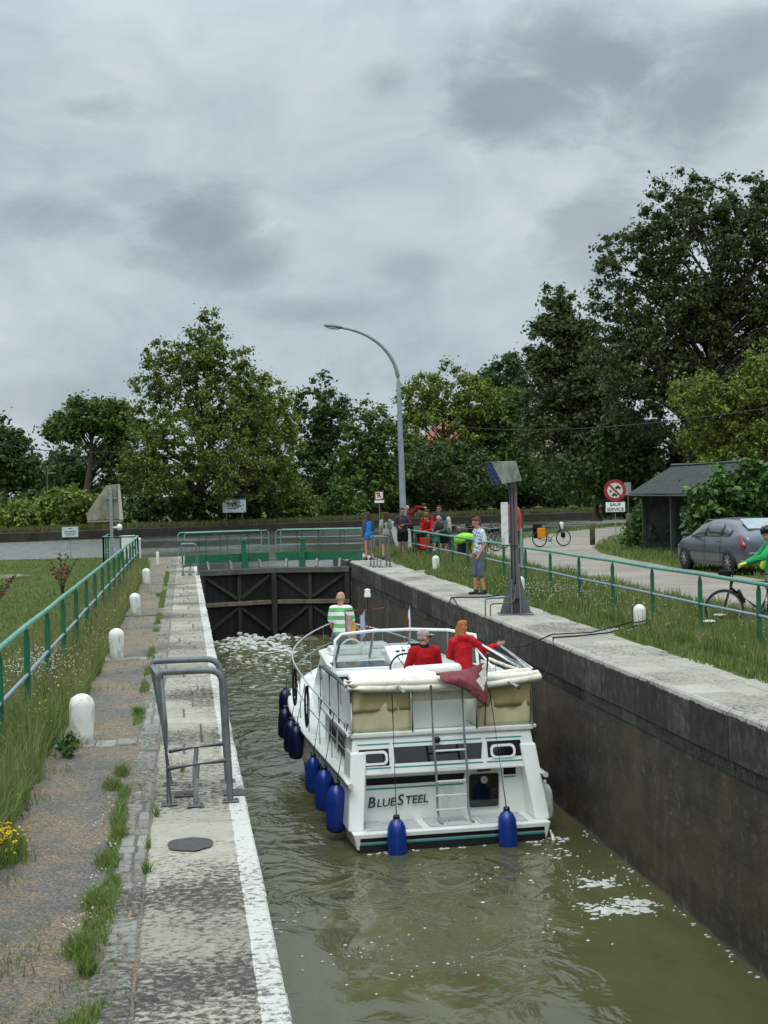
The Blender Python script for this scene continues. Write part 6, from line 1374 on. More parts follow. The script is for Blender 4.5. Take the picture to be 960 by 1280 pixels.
def person(label, loc, rz, H, top, bottom, hair, pose=None, sleeves='long', legs='shorts', hairlen=.0, look=(0, 0), skin=None, vox=.011, shoes=SHOE, build=1.0, cap=None, bald=False, hood=None, collar=None, legr=1.0, glasses=False, name='person', hands=True, short_h=.55, toes=(0, 1), fist=0.0, vest=None):
    skin = skin or SKIN; J = {k: Vector(v) for k, v in DEF.items()}
    for k, v in (pose or {}).items(): J[k] = Vector(v)
    root = empty('person', loc, rz, label, 'person'); s = H/1.72; root.scale = (1, 1, 1)
    J = {k: v*s for k, v in J.items()}; W = build
    Rh = Matrix.Rotation(R(look[0]), 3, 'Z') @ Matrix.Rotation(R(look[1]), 3, 'X'); hc = J['head']
    h = lambda x, y, z: hc + Rh @ Vector((x*s, y*s, z*s))
    side = (J['shR']-J['shL']).normalized(); hipside = (J['hipR']-J['hipL']).normalized()
    b = MB()
    b.ell(h(0, -.005, .03), (.077*s, .096*s, .09*s), rot=Rh); b.ell(h(0, .02, -.045), (.058*s, .068*s, .07*s), rot=Rh)       # skull, jaw
    b.cap(h(0, .085, .02), h(0, .104, -.018), .011*s, .015*s); b.ell(h(0, .072, -.058), (.026*s, .02*s, .012*s), rot=Rh); b.ell(h(0, .062, -.1), (.022*s, .02*s, .016*s), rot=Rh)
    for q in (-1, 1): b.ell(h(q*.078, -.005, -.005), (.011*s, .02*s, .032*s), rot=Rh); b.ell(h(q*.03, .078, .032), (.022*s, .012*s, .009*s), rot=Rh)
    b.cap(J['neck']-Vector((0, 0, .05*s)), h(0, -.01, -.06), .055*s, .05*s)
    b.cap(J['belly'], J['chest'], .13*s*W, .15*s*W, 1.0, .68, side=side); b.cap(J['pel'], J['belly'], .15*s*W, .13*s*W, 1.0, .72, side=hipside)
    b.cap(J['shR'].lerp(J['neck'], .25), J['shL'].lerp(J['neck'], .25), .06*s, .06*s)
    for q in 'RL':
        sh, el, wr, hp, kn, an = (J[k+q] for k in ('sh', 'el', 'wr', 'hip', 'kn', 'an'))
        b.cap(sh, el, .052*s*W, .04*s*W); b.cap(el, wr, .04*s*W, .026*s*W)
        b.cap(hp, kn, .085*s*W, .056*s*W); b.cap(kn, kn.lerp(an, .35), .054*s, .054*s*W); b.cap(kn.lerp(an, .3), an, .055*s*W, .034*s)
        f = Matrix.Rotation(R(toes[0])*(1 if q == 'L' else -1), 3, 'Z') @ Vector((0, 1, 0))
        b.cap(an+Vector((0, 0, -.035*s))-f*.03*s, an+f*.14*s+Vector((0, 0, -.05*s)), .036*s, .028*s)
        # hand: palm, four unequal bent fingers, thumb from the side of the palm
        d = (wr-el).normalized(); ax = (Vector((0, 0, 1)) - d*d.z); ax = ax.normalized() if ax.length > .25 else side.copy()
        w_ = d.cross(ax).normalized(); pn = ax
        if hands:
            b.cap(wr, wr+d*.075*s, .026*s, .03*s, 1.15, .62, side=ax)
            for k in range(4):
                o_ = ax*(-.027+.018*k)*s; L = (.058, .07, .066, .05)[3-k]*s; f0 = wr+d*.085*s+o_; curl = .25+fist
                f1 = f0+(d+w_*curl*.5).normalized()*L*.55; f2 = f1+(d+w_*curl*1.6).normalized()*L*.5; b.cap(f0, f1, .0095*s, .009*s, seg=8); b.cap(f1, f2, .009*s, .0075*s, seg=8)
            t0 = wr+d*.03*s+ax*.024*s; t1 = t0+(d*.6+ax).normalized()*.034*s; b.cap(t0, t1, .012*s, .01*s, seg=8); b.cap(t1, t1+(d+ax*.5).normalized()*.028*s, .01*s, .0085*s, seg=8)
    b.remesh('body', skin, root, vox, 3)
    for q in (-1, 1):
        if not glasses: m = MB(); m.ell(h(q*.03, .088, .022), (.011*s, .006*s, .007*s), rot=Rh, nu=8, nv=6); m.build('eye', EYE, root)
    if glasses:
        m = MB(); m.box(h(-.034, .1, .022), (.055*s, .008*s, .035*s), rot=Rh); m.box(h(.034, .1, .022), (.055*s, .008*s, .035*s), rot=Rh); m.box(h(0, .1, .03), (.02*s, .006*s, .006*s), rot=Rh)
        for q in (-1, 1): m.box(h(q*.073, .05, .028), (.005*s, .1*s, .01*s), rot=Rh)
        m.build('sunglasses', BLACK, root)
    m = MB(); m.box(h(0, .0905, -.06), (.04*s, .004*s, .008*s), rot=Rh); m.build('mouth', LIPS, root)
    # top
    c = MB(); g = .014*s
    c.cap(J['belly'], J['chest'], .125*s*W+g, .142*s*W+g, 1.0, .76, side=side); c.cap(J['pel'].lerp(J['belly'], .05), J['belly'], .15*s*W+g, .135*s*W+g, 1.0, .78, side=hipside)
    c.cap(J['shR'].lerp(J['neck'], .2), J['shL'].lerp(J['neck'], .2), .062*s+g, .062*s+g); c.cap(J['chest'], J['neck']-Vector((0, 0, .03*s)), .13*s*W, .065*s)
    for q in 'RL':
        sh, el, wr = J['sh'+q], J['el'+q], J['wr'+q]
        if sleeves == 'long': c.cap(sh, el, .062*s*W+g, .05*s*W+g*.8); c.cap(el, el.lerp(wr, .9), .05*s*W+g*.8, .036*s+g*.6)
        elif sleeves == 'short': c.cap(sh, sh.lerp(el, .72), .064*s*W+g, .06*s*W+g)
        else: c.ell(sh.lerp(J['neck'], .2), .06*s)
    if vest:
        v_ = MB(); v_.cap(J['belly'], J['chest'], .135*s*W+g, .14*s*W+g, 1.05, .86, side=side); v_.cap(J['pel'], J['belly'], .16*s*W+g, .135*s*W+g, 1.0, .84, side=hipside); v_.remesh('vest', vest, root, vox, 3)
    if hood: c.ell(J['neck']+Vector((0, -.06*s, .0)), (.11*s, .07*s, .07*s))
    c.remesh('top', top, root, vox, 4)
    if collar: m = MB(); m.lathe([(.078*s, -.03*s), (.086*s, .045*s), (.07*s, .05*s), (.06*s, -.02*s)], 16, J['neck']); m.build('collar', collar, root)
    c = MB(); c.cap(J['pel']-Vector((0, 0, .03*s)), J['pel'].lerp(J['belly'], .5), .15*s*W+g*.6, .138*s*W+g*.5, 1.0, .78, side=hipside)
    for q in 'RL':
        hp, kn, an = J['hip'+q], J['kn'+q], J['an'+q]
        if legs == 'shorts': c.cap(hp, hp.lerp(kn, short_h), .092*s*W+g, .085*s*W+g)
        elif legs == 'long_shorts': c.cap(hp, kn, .094*s*W+g, .074*s*W+g); c.cap(kn, kn.lerp(an, .12), .074*s*W+g, .074*s*W+g)
        elif legs == 'skirt': c.cap(hp, hp.lerp(kn, .4), .1*s, .11*s)
        else: c.cap(hp, kn, .092*s*W+g, .066*s*W+g); c.cap(kn, kn.lerp(an, .95), .066*s*W+g, .05*s+g)
    c.remesh('shorts' if legs != 'trousers' else 'trousers', bottom, root, vox, 4)
    for q in 'RL':
        an = J['an'+q]; f = Matrix.Rotation(R(toes[0])*(1 if q == 'L' else -1), 3, 'Z') @ Vector((0, 1, 0)); m = MB()
        m.cap(an+Vector((0, 0, -.035*s))-f*.035*s, an+f*.15*s+Vector((0, 0, -.048*s)), .042*s, .034*s, 1, .9); m.cap(an+Vector((0, 0, -.04*s)), an+Vector((0, 0, .01*s)), .04*s, .042*s); m.remesh('shoe', shoes, root, .01, 2)
    if not cap and hair:
        m = MB()
        if bald: m.ell(h(0, -.03, .0), (.082*s, .082*s, .05*s), rot=Rh); m.build('hair', HAIR[hair], root)
        else:
            m.ell(h(0, -.018, .055), (.086*s, .097*s, .082*s), rot=Rh); m.ell(h(0, -.045, .0), (.084*s, .07*s, .085*s), rot=Rh); m.ell(h(0, .05, .105), (.06*s, .04*s, .025*s), rot=Rh)
            if hairlen:
                for x in (-.05, 0, .05): m.cap(h(x, -.055, .0), h(x*1.25, -.085, -hairlen), .05*s, .04*s)
            m.remesh('hair', HAIR[hair], root, .009, 2)
            hm = [ch for ch in children(root) if ch.name.startswith('hair')][0]
    if cap:
        m = MB(); m.ell(h(0, -.012, .06), (.088*s, .102*s, .076*s), rot=Rh); m.remesh('cap', cap, root, .009, 2)
        m = MB(); m.ell(h(0, .11, .05), (.062*s, .075*s, .01*s), rot=Rh); m.build('cap_peak', cap, root)
        m = MB(); m.ell(h(0, -.03, .0), (.081*s, .075*s, .05*s), rot=Rh); m.build('hair', HAIR[hair], root)
    return root
REDJ = fabric('red_jacket', '#a9141f', .3); REDH = fabric('red_hoodie', '#b81c27', .28); NAVYC = fabric('navy_lining', '#1a1d26')
def stripes(t, co, c):
    s_ = t.nodes.new('ShaderNodeSeparateXYZ'); t.links.new(co, s_.inputs[0]); v = mth(t, 'FRACT', mth(t, 'MULTIPLY', s_.outputs['Z'], 6.6)); k = mth(t, 'GREATER_THAN', v, .52); return mixc(t, k, c, hx('#e4e6e2'))
STRP = fabric('green_white_stripes', '#6fb470', .1, stripes)
def leafprint(t, co, c):
    n = noi(t, co, 17, 2, .5, 1.2); k = ramp(t, n, [(.54, 0.), (.58, 1.)]); return mixc(t, k, c, hx('#4a5a78'))
PRINT = fabric('blue_leaf_print', '#cfdbe6', .05, leafprint)
def camo(t, co, c):
    n = noi(t, co, 13, 2, .5, 1.0); return mixc(t, ramp(t, n, [(.48, 0.), (.53, 1.)]), c, hx('#6f7480'))
CAMO = fabric('patterned_grey', '#3a3d45', .1, camo)
GREY = fabric('grey_shorts', '#5b6472'); BLK_F = fabric('black_fabric', '#141416'); BLUEV = fabric('blue_vest', '#3478c8'); CHAR = fabric('charcoal_fleece', '#403b40'); TEALS = fabric('teal_shorts', '#4f8f84')
GRJ = fabric('grey_green_jacket', '#48504f'); MAROON = fabric('maroon_top', '#7a1c2c'); LTG = fabric('light_grey_top', '#8d948f'); CYG = fabric('bright_green_jersey', '#2b9a5c'); DBL = fabric('dark_blue_top', '#2c4456'); CAPG = fabric('grey_pink_cap', '#a39794')
KHAKI = fabric('khaki_shorts', '#6d6a5c')
def face(p, q): return math.atan2(-(q[0]-p[0]), q[1]-p[1])   # rz so that local +y looks from p to q

# on the boat -----------------------------------------------------------------
w_ = bw(-.36, 7.45, 1.34); person('balding man in a green and white striped polo shirt standing on the foredeck', w_, BROT+R(-20), 1.74, STRP, GREY, 'grey', dict(elR=(.2, .08, 1.13), wrR=(.24, .3, 1.02), elL=(-.2, .0, 1.13), wrL=(-.17, .16, .95)), sleeves='short', legs='shorts', bald=True, look=(-18, -6), vox=.011, build=1.03)
w_ = bw(.14, 2.3, 1.40)
person('man in grey cap and red jacket seated at the helm of the boat', w_, BROT, 1.74, REDJ, BLK_F, 'grey', dict(pel=(0, 0, .62), belly=(0, .0, .78), chest=(0, -.01, .99), neck=(0, -.01, 1.13), head=(0, .03, 1.27), shR=(.17, 0, 1.07), elR=(.24, .08, .82), wrR=(.16, .3, .86), shL=(-.17, 0, 1.07), elL=(-.25, .08, .82), wrL=(-.12, .34, .88),
       hipR=(.09, .04, .6), knR=(.14, .44, .58), anR=(.13, .42, .14), hipL=(-.09, .04, .6), knL=(-.14, .44, .58), anL=(-.13, .42, .14)), cap=CAPG, look=(-78, -4), vox=.009, collar=NAVYC, build=1.1, legs='trousers', glasses=True)
w_ = bw(.62, 1.72, 1.40)
person('auburn haired woman in a red hoodie pointing towards the lock wall', w_, BROT+R(-6), 1.58, REDH, CAMO, 'auburn', dict(shR=(.165, .01, 1.38), elR=(.36, .08, 1.22), wrR=(.58, .12, 1.29), shL=(-.165, 0, 1.38), elL=(-.22, .08, 1.14), wrL=(-.1, .26, 1.06), knR=(.1, .04, .49), knL=(-.1, .06, .49)), hairlen=.17, look=(-40, -3), vox=.009, hood=True, legs='trousers', build=1.02)
# the boy on the coping
p = P(600, 743); person('teenage boy in a leaf print shirt and grey shorts standing on the right coping', p, face(p, (-6, 28)), 1.74, PRINT, GREY, 'gingerbrown', dict(elR=(.2, -.06, 1.12), wrR=(.17, .06, .92), elL=(-.2, -.05, 1.12), wrL=(-.17, .07, .92), anR=(.09, .06, .08), knR=(.09, .06, .5), anL=(-.1, -.06, .08), head=(0, .05, 1.6)), sleeves='short', legs='long_shorts', look=(0, -18), vox=.011, build=.9)
# girls by the gate
ctr = (3.0, 56)
p = P(461, 700); person('girl in a blue vest and grey hoodie watching from the end of the right coping', p, face(p, (2, 58)), 1.66, GRJ, BLUEV, 'brown', dict(elR=(.21, .0, 1.1), wrR=(.15, .14, 1.0), elL=(-.21, .0, 1.1), wrL=(-.2, .02, .86)), sleeves='long', legs='shorts', short_h=.3, hairlen=.14, skin=SKIN, vox=.013, build=.9, vest=BLUEV)
p = P(483, 700); person('woman with very long brown hair and a pale grey top, her back turned', p, face(p, (6, 60)), 1.64, LTG, KHAKI, 'brown', dict(elR=(.2, .05, 1.12), wrR=(.1, .2, 1.1)), sleeves='short', legs='shorts', hairlen=.42, vox=.013, build=.95)
p = P(504, 698); person('dark bearded man in charcoal fleece and black shorts facing the lock', p, face(p, (1.5, 20)), 1.76, CHAR, BLK_F, 'dark', dict(elR=(.27, -.05, 1.16), wrR=(.13, .1, 1.08), elL=(-.28, .02, 1.16), wrL=(-.06, .16, 1.14)), legs='shorts', short_h=.62, skin=SKINT, vox=.013, look=(8, 0))
# the group at the railing
p = P(514, 693); p += Vector((.32, 2.6, 0)); person('white haired man with a maroon sleeve raised above his head, behind the lamp', p, face(p, (5, 30)), 1.8, MAROON, BLK_F, 'white', dict(shL=(-.17, 0, 1.43), elL=(-.34, .05, 1.64), wrL=(-.58, .1, 1.62), head=(.02, .1, 1.6), neck=(0, .04, 1.46)), legs='trousers', look=(0, -20), bald=True, vox=.013)
p = P(541, 699); person('young person in a bright red jacket and teal shorts leaning on the railing', p, face(p, (6.6, 46.5)), 1.68, REDJ, TEALS, 'brown', dict(pel=(0, -.05, .88), belly=(0, .0, 1.02), chest=(0, .13, 1.2), neck=(0, .22, 1.33), head=(0, .3, 1.45), shR=(.17, .17, 1.29), shL=(-.17, .17, 1.29), elR=(.24, .3, 1.05), wrR=(.12, .48, 1.0), elL=(-.24, .3, 1.05), wrL=(-.12, .5, 1.0), hipR=(.09, -.05, .86), hipL=(-.09, -.05, .86)), legs='shorts', look=(0, -22), vox=.013)
p = P(543, 697); p += Vector((-.05, .9, 0)); person('curly haired person in a dark red top behind the red jacket', p, face(p, (6, 46)), 1.72, fabric('crimson_top', '#96101d'), BLK_F, 'brown', dict(head=(0, .1, 1.56), neck=(0, .05, 1.43), elR=(.22, .1, 1.15), wrR=(.1, .3, 1.1), elL=(-.22, .1, 1.15), wrL=(-.1, .3, 1.1)), legs='shorts', look=(0, -18), vox=.013)
p = P(555, 701); person('bald elderly man in a grey green jacket bending over the railing', p, face(p, (6.4, 44)), 1.68, GRJ, BLK_F, 'white', dict(pel=(0, -.05, .9), belly=(0, .02, 1.04), chest=(0, .14, 1.22), neck=(0, .22, 1.34), head=(0, .31, 1.44), shR=(.17, .16, 1.3), shL=(-.17, .16, 1.3), elR=(.24, .3, 1.06), wrR=(.14, .5, 1.04), elL=(-.24, .3, 1.06), wrL=(-.12, .5, 1.02), hipR=(.09, -.05, .88), hipL=(-.09, -.05, .88)), legs='shorts', look=(0, -20), bald=True, vox=.013, build=1.08)
p = P(548, 697); p += Vector((.35, 1.6, 0)); person('woman with sunglasses and a dark blue top at the back of the group', p, face(p, (5, 42)), 1.8, DBL, BLK_F, 'brown', dict(), legs='trousers', hairlen=.1, glasses=True, vox=.013)
# pale rucksack on the elderly man's back
p = P(559, 699); r = empty('rucksack', p+Vector((.1, .12, 1.0)), 0, 'pale grey rucksack on the back of the elderly man', 'rucksack'); m = MB(); m.cap((0, 0, .02), (0, 0, .34), .15, .12, 1, .7); m.cap((.0, -.12, .08), (0, -.12, .2), .08, .07, 1, .6); m.remesh('bag', fabric('pale_bag', '#a8a49c'), r, .015, 3); m = MB(); m.tube(bez((-.1, -.05, .36), (-.1, -.2, .4), (-.22, -.2, .3), (-.2, -.08, .05), 6), .016, 6); m.build('strap', BLK_F, r)

# ------------------------------------------------------------------ bicycles
def bicycle(label, loc, rz, fr, lean=0, bags=(), steer=0, seatbag=False):
    """local: rear hub at y=0, front hub at y=1.08; drive side +x"""
    root = empty('bicycle', loc, 0, label, 'bicycle'); root.rotation_euler = (0, R(lean), rz)
    rw_ = .34
    for y, nm in ((0, 'rear_wheel'), (1.08, 'front_wheel')):
        ring = [(0, y+rw_*math.cos(a), rw_+rw_*math.sin(a)) for a in np.linspace(0, 2*PI, 33)]
        m = MB(); m.tube([(0, y+(rw_-.022)*math.cos(a), rw_+(rw_-.022)*math.sin(a)) for a in np.linspace(0, 2*PI, 33)], .022, 8, cap=False); wh = m.build(nm, RUBBER, root)
        m = MB(); m.tube([(0, y+(rw_-.046)*math.cos(a), rw_+(rw_-.046)*math.sin(a)) for a in np.linspace(0, 2*PI, 33)], .011, 6, cap=False); m.build('rim', GALV, wh)
        m = MB()
        for k in range(18): a = 2*PI*k/18; m.tube([(.02*(-1)**k, y+.02*math.cos(a), rw_+.02*math.sin(a)), (0, y+(rw_-.05)*math.cos(a+.15), rw_+(rw_-.05)*math.sin(a+.15))], .0022, 3)
        m.lathe([(.025, -.05), (.025, .05)], 8, (0, y, rw_), rot=Matrix.Rotation(R(90), 3, 'Y')); m.build('spokes', GALV, wh)
    bb, sc, ht, hb2 = (0, .44, .29), (0, .27, .78), (0, .93, .86), (0, .96, .70)
    m = MB(); m.tube([bb, sc], .022, 8); m.tube([sc, ht], .021, 8); m.tube([bb, hb2], .028, 8); m.tube([ht, hb2], .027, 8)
    for x in (-.05, .05): m.tube([(x*.4, .42, .29), (x, 0, rw_)], .01, 6); m.tube([(x*.3, .28, .74), (x, 0, rw_)], .009, 6)
    m.build('frame', fr, root)
    m = MB(); m.tube([hb2, (0, .98, .66)], .02, 8)
    for x in (-.05, .05): m.tube([(0, .975, .68), (x, .99, .64), (x, 1.08, rw_)], .012, 6)
    m.build('fork', fr, root)
    m = MB(); m.tube([ht, (0, .91, .96), (0, .97, 1.0)], .014, 8); m.tube([(-.3, .9, 1.02), (-.12, .97, 1.0), (.12, .97, 1.0), (.3, .9, 1.02)], .012, 8); m.build('handlebar', BLACK, root)
    for x in (-.3, .3): m = MB(); m.tube([(x, .9, 1.02), (x*.75, .925, 1.015)], .018, 8); m.build('grip', RUBBER, root)
    m = MB(); m.tube([sc, (0, .235, .9)], .013, 8); m.build('seat_post', CHROME, root)
    m = MB(); m.cap((0, .17, .93), (0, .4, .93), .075, .022, 1, .45, side=(1, 0, 0)); m.remesh('saddle', BLACK, root, .01, 2)
    m = MB(); m.lathe([(.09, .05), (.09, .056)], 20, bb, rot=Matrix.Rotation(R(90), 3, 'Y')); m.tube([(.07, .44, .29), (.08, .5, .13)], .01, 6); m.tube([(-.07, .44, .29), (-.08, .38, .45)], .01, 6); m.box((.12, .5, .125), (.09, .06, .02)); m.box((-.12, .38, .455), (.09, .06, .02)); m.build('crankset', GALV, root)
    m = MB(); m.tube([(.055, .44, .38), (.055, 0, .38), (.055, -.05, .34), (.055, 0, .3), (.055, .44, .2)], .006, 4); m.build('chain', BLACK, root)
    m = MB(); 
    for x in (-.07, .07): m.tube([(x, .25, .72), (x, -.2, .72), (x*.8, 0, rw_)], .006, 4)
    m.tube([(-.07, -.2, .72), (.07, -.2, .72)], .006, 4); m.build('rear_rack', BLACK, root)
    for (x, y, z, sx, sy, sz, mt) in bags:
        m = MB(); m.hexa([(x-sx/2, y-sy/2*.85, z-sz/2), (x+sx/2, y-sy/2*.85, z-sz/2), (x+sx/2, y+sy/2*.85, z-sz/2), (x-sx/2, y+sy/2*.85, z-sz/2), (x-sx/2*.8, y-sy/2, z+sz/2), (x+sx/2*.8, y-sy/2, z+sz/2), (x+sx/2*.8, y+sy/2, z+sz/2), (x-sx/2*.8, y+sy/2, z+sz/2)]); m.build('pannier', mt, root, bevel=.035, seg=3)
    return root
BKF = M('black_bike_frame', '#17181b', .35, .2); WBF = M('white_bike_frame', '#b9bcbd', .35, .2)
ORP = fabric('orange_pannier', '#d4811a', .12); BLP = fabric('black_pannier', '#141518', .2); RDP = fabric('red_pannier', '#b8261d', .12); LIMEC = fabric('lime_rain_cover', '#8fd038', .12); YLP = fabric('yellow_bag', '#d8a81c', .1)
# cyclist's bike, front wheel left
fw = P(901, 785); bk = Vector((fw.x+1.05, fw.y-.2, 0)); d_ = (fw-bk).normalized(); rz_ = math.atan2(-d_.x, d_.y); org = Vector((fw.x, fw.y, 0))-d_*1.08
cb = bicycle("cyclist's black touring bicycle held upright beside the right railing", org, rz_, BKF, 2, ()); cb.scale = (.94,)*3
m = MB(); m.box((0, 1.06, .93), (.2, .2, .16)); m.build('handlebar_bag', BLP, cb, bevel=.03)
m = MB(); m.cap((0, .74, .46), (0, .82, .64), .036, .036); m.build('water_bottle', BLACK, cb)
m = MB(); m.tube([(-.05, .3, .28), (-.2, .26, .01)], .009, 6); m.build('kickstand', GALV, cb)
side_ = Vector((-d_.y, d_.x, 0)); pc = org + d_*.42 + Vector((d_.y, -d_.x, 0))*.5
# the cyclist stands beyond the machine
pc = org + d_*.14 + (side_*.4 if side_.y > 0 else -side_*.42)
ang = math.atan2(-d_.x, d_.y); sg = 1 if side_.y > 0 else -1
cyc = person('cyclist in a green jersey and black helmet holding the bicycle at the right edge', pc, ang, 1.64, CYG, fabric('pale_shorts', '#9a9c9a'), 'dark', dict(shR=(.17, .02, 1.39), elR=(.22, .2, 1.18), wrR=(.12, .44, 1.08), shL=(-.17, .02, 1.39), elL=(-.32, .22, 1.2), wrL=(-.2, .48, 1.1), head=(0, .06, 1.6)), legs='shorts', vox=.011, look=(10, -10), glasses=True)
HLM = M('black_helmet', '#101113', .35); m = MB(); m.ell((0, .05, 1.585), (.1, .135, .085)); hm = m.build('helmet', HLM, cyc)
m = MB()
for k in range(-2, 3): m.tube(bez((k*.035, .16, 1.61), (k*.04, .1, 1.695), (k*.04, 0, 1.695), (k*.035, -.07, 1.6), 8), .008, 5)
m.build('helmet_ridge', GALV, hm)
m = MB(); 
NEON = M('neon_yellow', '#c8e83a', .7)
for wr, el in (((.12, .44, 1.08), (.22, .2, 1.18)), ((-.2, .48, 1.1), (-.32, .22, 1.2))):
    a, e = Vector(wr)*1.64/1.72, Vector(el)*1.64/1.72; d2 = (a-e).normalized(); m = MB(); m.cap(a-d2*.02, a+d2*.08, .034, .036, 1.1, .75); 
    for k in range(4): m.cap(a+d2*.08+Vector((0, 0, -.024+.016*k)), a+d2*.13+Vector((0, 0, -.03+.016*k)), .0115, .0105)
    m.remesh('glove', NEON, cyc, .007, 2)
m = MB(); m.cap((.02, .1, 1.12), (.04, .12, .98), .05, .07, 1, .5); m.build('neon_bag', NEON, cyc)
# parked bicycles
def at(px, py, dx, dy): p = P(px, py); d = Vector((dx, dy, 0)).normalized(); return p, math.atan2(-d.x, d.y)
p, a = at(675, 684, 1, .25); bicycle('touring bicycle with orange and black panniers parked on the path', p, a, BKF, -3, [(.16, -.0, .56, .16, .34, .4, ORP), (-.16, -.02, .56, .16, .34, .4, BLP), (0, -.08, .82, .3, .3, .2, BLP), (.12, 1.0, .45, .1, .2, .2, BLP)])
p, a = at(588, 683, .9, .15); bicycle('dark loaded bicycle parked behind the lime covered one', p, a, BKF, 2, [(.15, 0, .55, .14, .3, .34, BLP), (0, -.02, .85, .26, .34, .18, BLP)])
p, a = at(620, 689, -.8, -.3); bicycle('dark bicycle with pale handlebars parked in grass left of the lifebuoy', p, a, BKF, 3, [(0, 0, .8, .2, .3, .12, BLP)])
p, a = at(628, 686, -.7, .5); bicycle('second dark bicycle parked beyond the first, left of the lifebuoy', p, a, WBF, 3)
p, a = at(566, 684, .9, -.1); bicycle('pale bicycle parked beyond the railing just right of the group', p, a, WBF, -3, [(0, 0, .8, .24, .3, .14, BLP)])
p, a = at(582, 706, -.35, .9); gb = bicycle('loaded bicycle under a lime rain cover with a yellow bag, beside the railing', p, a, BKF, 4, [(.17, -.0, .5, .16, .34, .4, YLP), (-.17, 0, .5, .16, .34, .4, BLP)])
m = MB(); m.ell((0, .02, .86), (.3, .34, .15)); m.ell((.1, .25, .84), (.2, .24, .13)); m.ell((-.18, .1, .78), (.14, .3, .17)); m.remesh('rain_cover', LIMEC, gb, .015, 4)
p, a = at(528, 700, .9, .2); bicycle('bicycle with red panniers leaning on the railing by the red jacket', p, a, BKF, -4, [(.17, .05, .55, .18, .36, .42, RDP), (-.17, .05, .55, .18, .36, .42, RDP), (0, 0, .84, .3, .3, .16, BLP)])

# ------------------------------------------------------------------ the car (local: y forward, x right)
CARP = M('grey_metallic', '#5d646d', .3, .55, var=.03, coat=.6); CGL = M('car_glass', '#2b3334', .05, .0, var=.1, spec=1.0, coat=.5); TRIM = M('dark_trim', '#24272a', .6); TAIL = M('tail_lamp_red', '#7d0f16', .15, coat=.5); ALLOY = M('alloy', '#a9adb0', .35, .7)
wf, wr2 = P(860, 711), P(916, 717.5); dd = (wf-wr2); dd.z = 0; dd.normalize(); crz = math.atan2(-dd.x, dd.y)
rgt = Vector((dd.y, -dd.x, 0)); cc_ = wf + rgt*.78 - dd*1.36
car = empty('parked_car', (cc_.x, cc_.y, 0), crz, 'grey metallic hatchback saloon parked on the grass before the laurel bush', 'car')
# stations along y: (y, z_under, z_belt, z_roof or None, half width, half roof width)
S = [(-2.28, .34, .80, .80, .70, .60), (-2.2, .24, .98, 1.02, .80, .62), (-2.05, .2, 1.04, 1.10, .85, .64), (-1.75, .18, 1.02, 1.24, .87, .58), (-1.3, .18, .94, 1.38, .88, .6), (-.7, .18, .91, 1.45, .885, .62), (0, .18, .9, 1.46, .885, .62), (.5, .18, .89, 1.39, .88, .61), (.9, .18, .89, 1.2, .88, .63), (1.25, .18, .9, .97, .87, .68), (1.6, .18, .86, .9, .85, .66), (1.95, .2, .76, .80, .81, .6), (2.2, .26, .64, .68, .72, .5), (2.3, .36, .54, .57, .6, .42)]
def csect(s):
    y, zu, zb_, zr, w_, wr_ = s; glass = zr-zb_ > .12
    zs = .5*(zu+zb_)
    pts = [(w_*.9, zu), (w_*.98, zu+.1), (w_, zs), (w_*.985, zb_-.08), (w_*.94, zb_)]
    pts += [(wr_+(w_*.94-wr_)*.25, zb_+(zr-zb_)*.82), (wr_*.8, zr-.01), (0, zr+.02)] if glass else [(w_*.85, zb_+(zr-zb_)*.5), (wr_*.8, zr), (0, zr+.02)]
    return [(x, y, z) for x, z in pts]
m = MB(); vs = []; 
for s in S: h_ = csect(s); vs += h_ + [(-x, y, z) for x, y, z in h_[-2::-1]]
k_ = 15; m.add(vs, [(i*k_+j, i*k_+j+1, (i+1)*k_+j+1, (i+1)*k_+j) for i in range(len(S)-1) for j in range(k_-1)] + [tuple(range(k_)), tuple(range((len(S)-1)*k_, len(S)*k_))], True)
body = m.build('body', CARP, car); q = body.modifiers.new('sub', 'SUBSURF'); q.levels = q.render_levels = 1
def spt(y, t, out=.012):   # side glass point at station y, t from belt to roof
    ys = [s[0] for s in S]; g = lambda i: float(np.interp(y, ys, [s[i] for s in S])); zb_, zr, w_, wr_ = g(2), g(3), g(4), g(5)
    return (w_*.94+((wr_+(w_*.94-wr_)*.25)-w_*.94)*t+out, zb_+(zr-zb_)*.82*t)
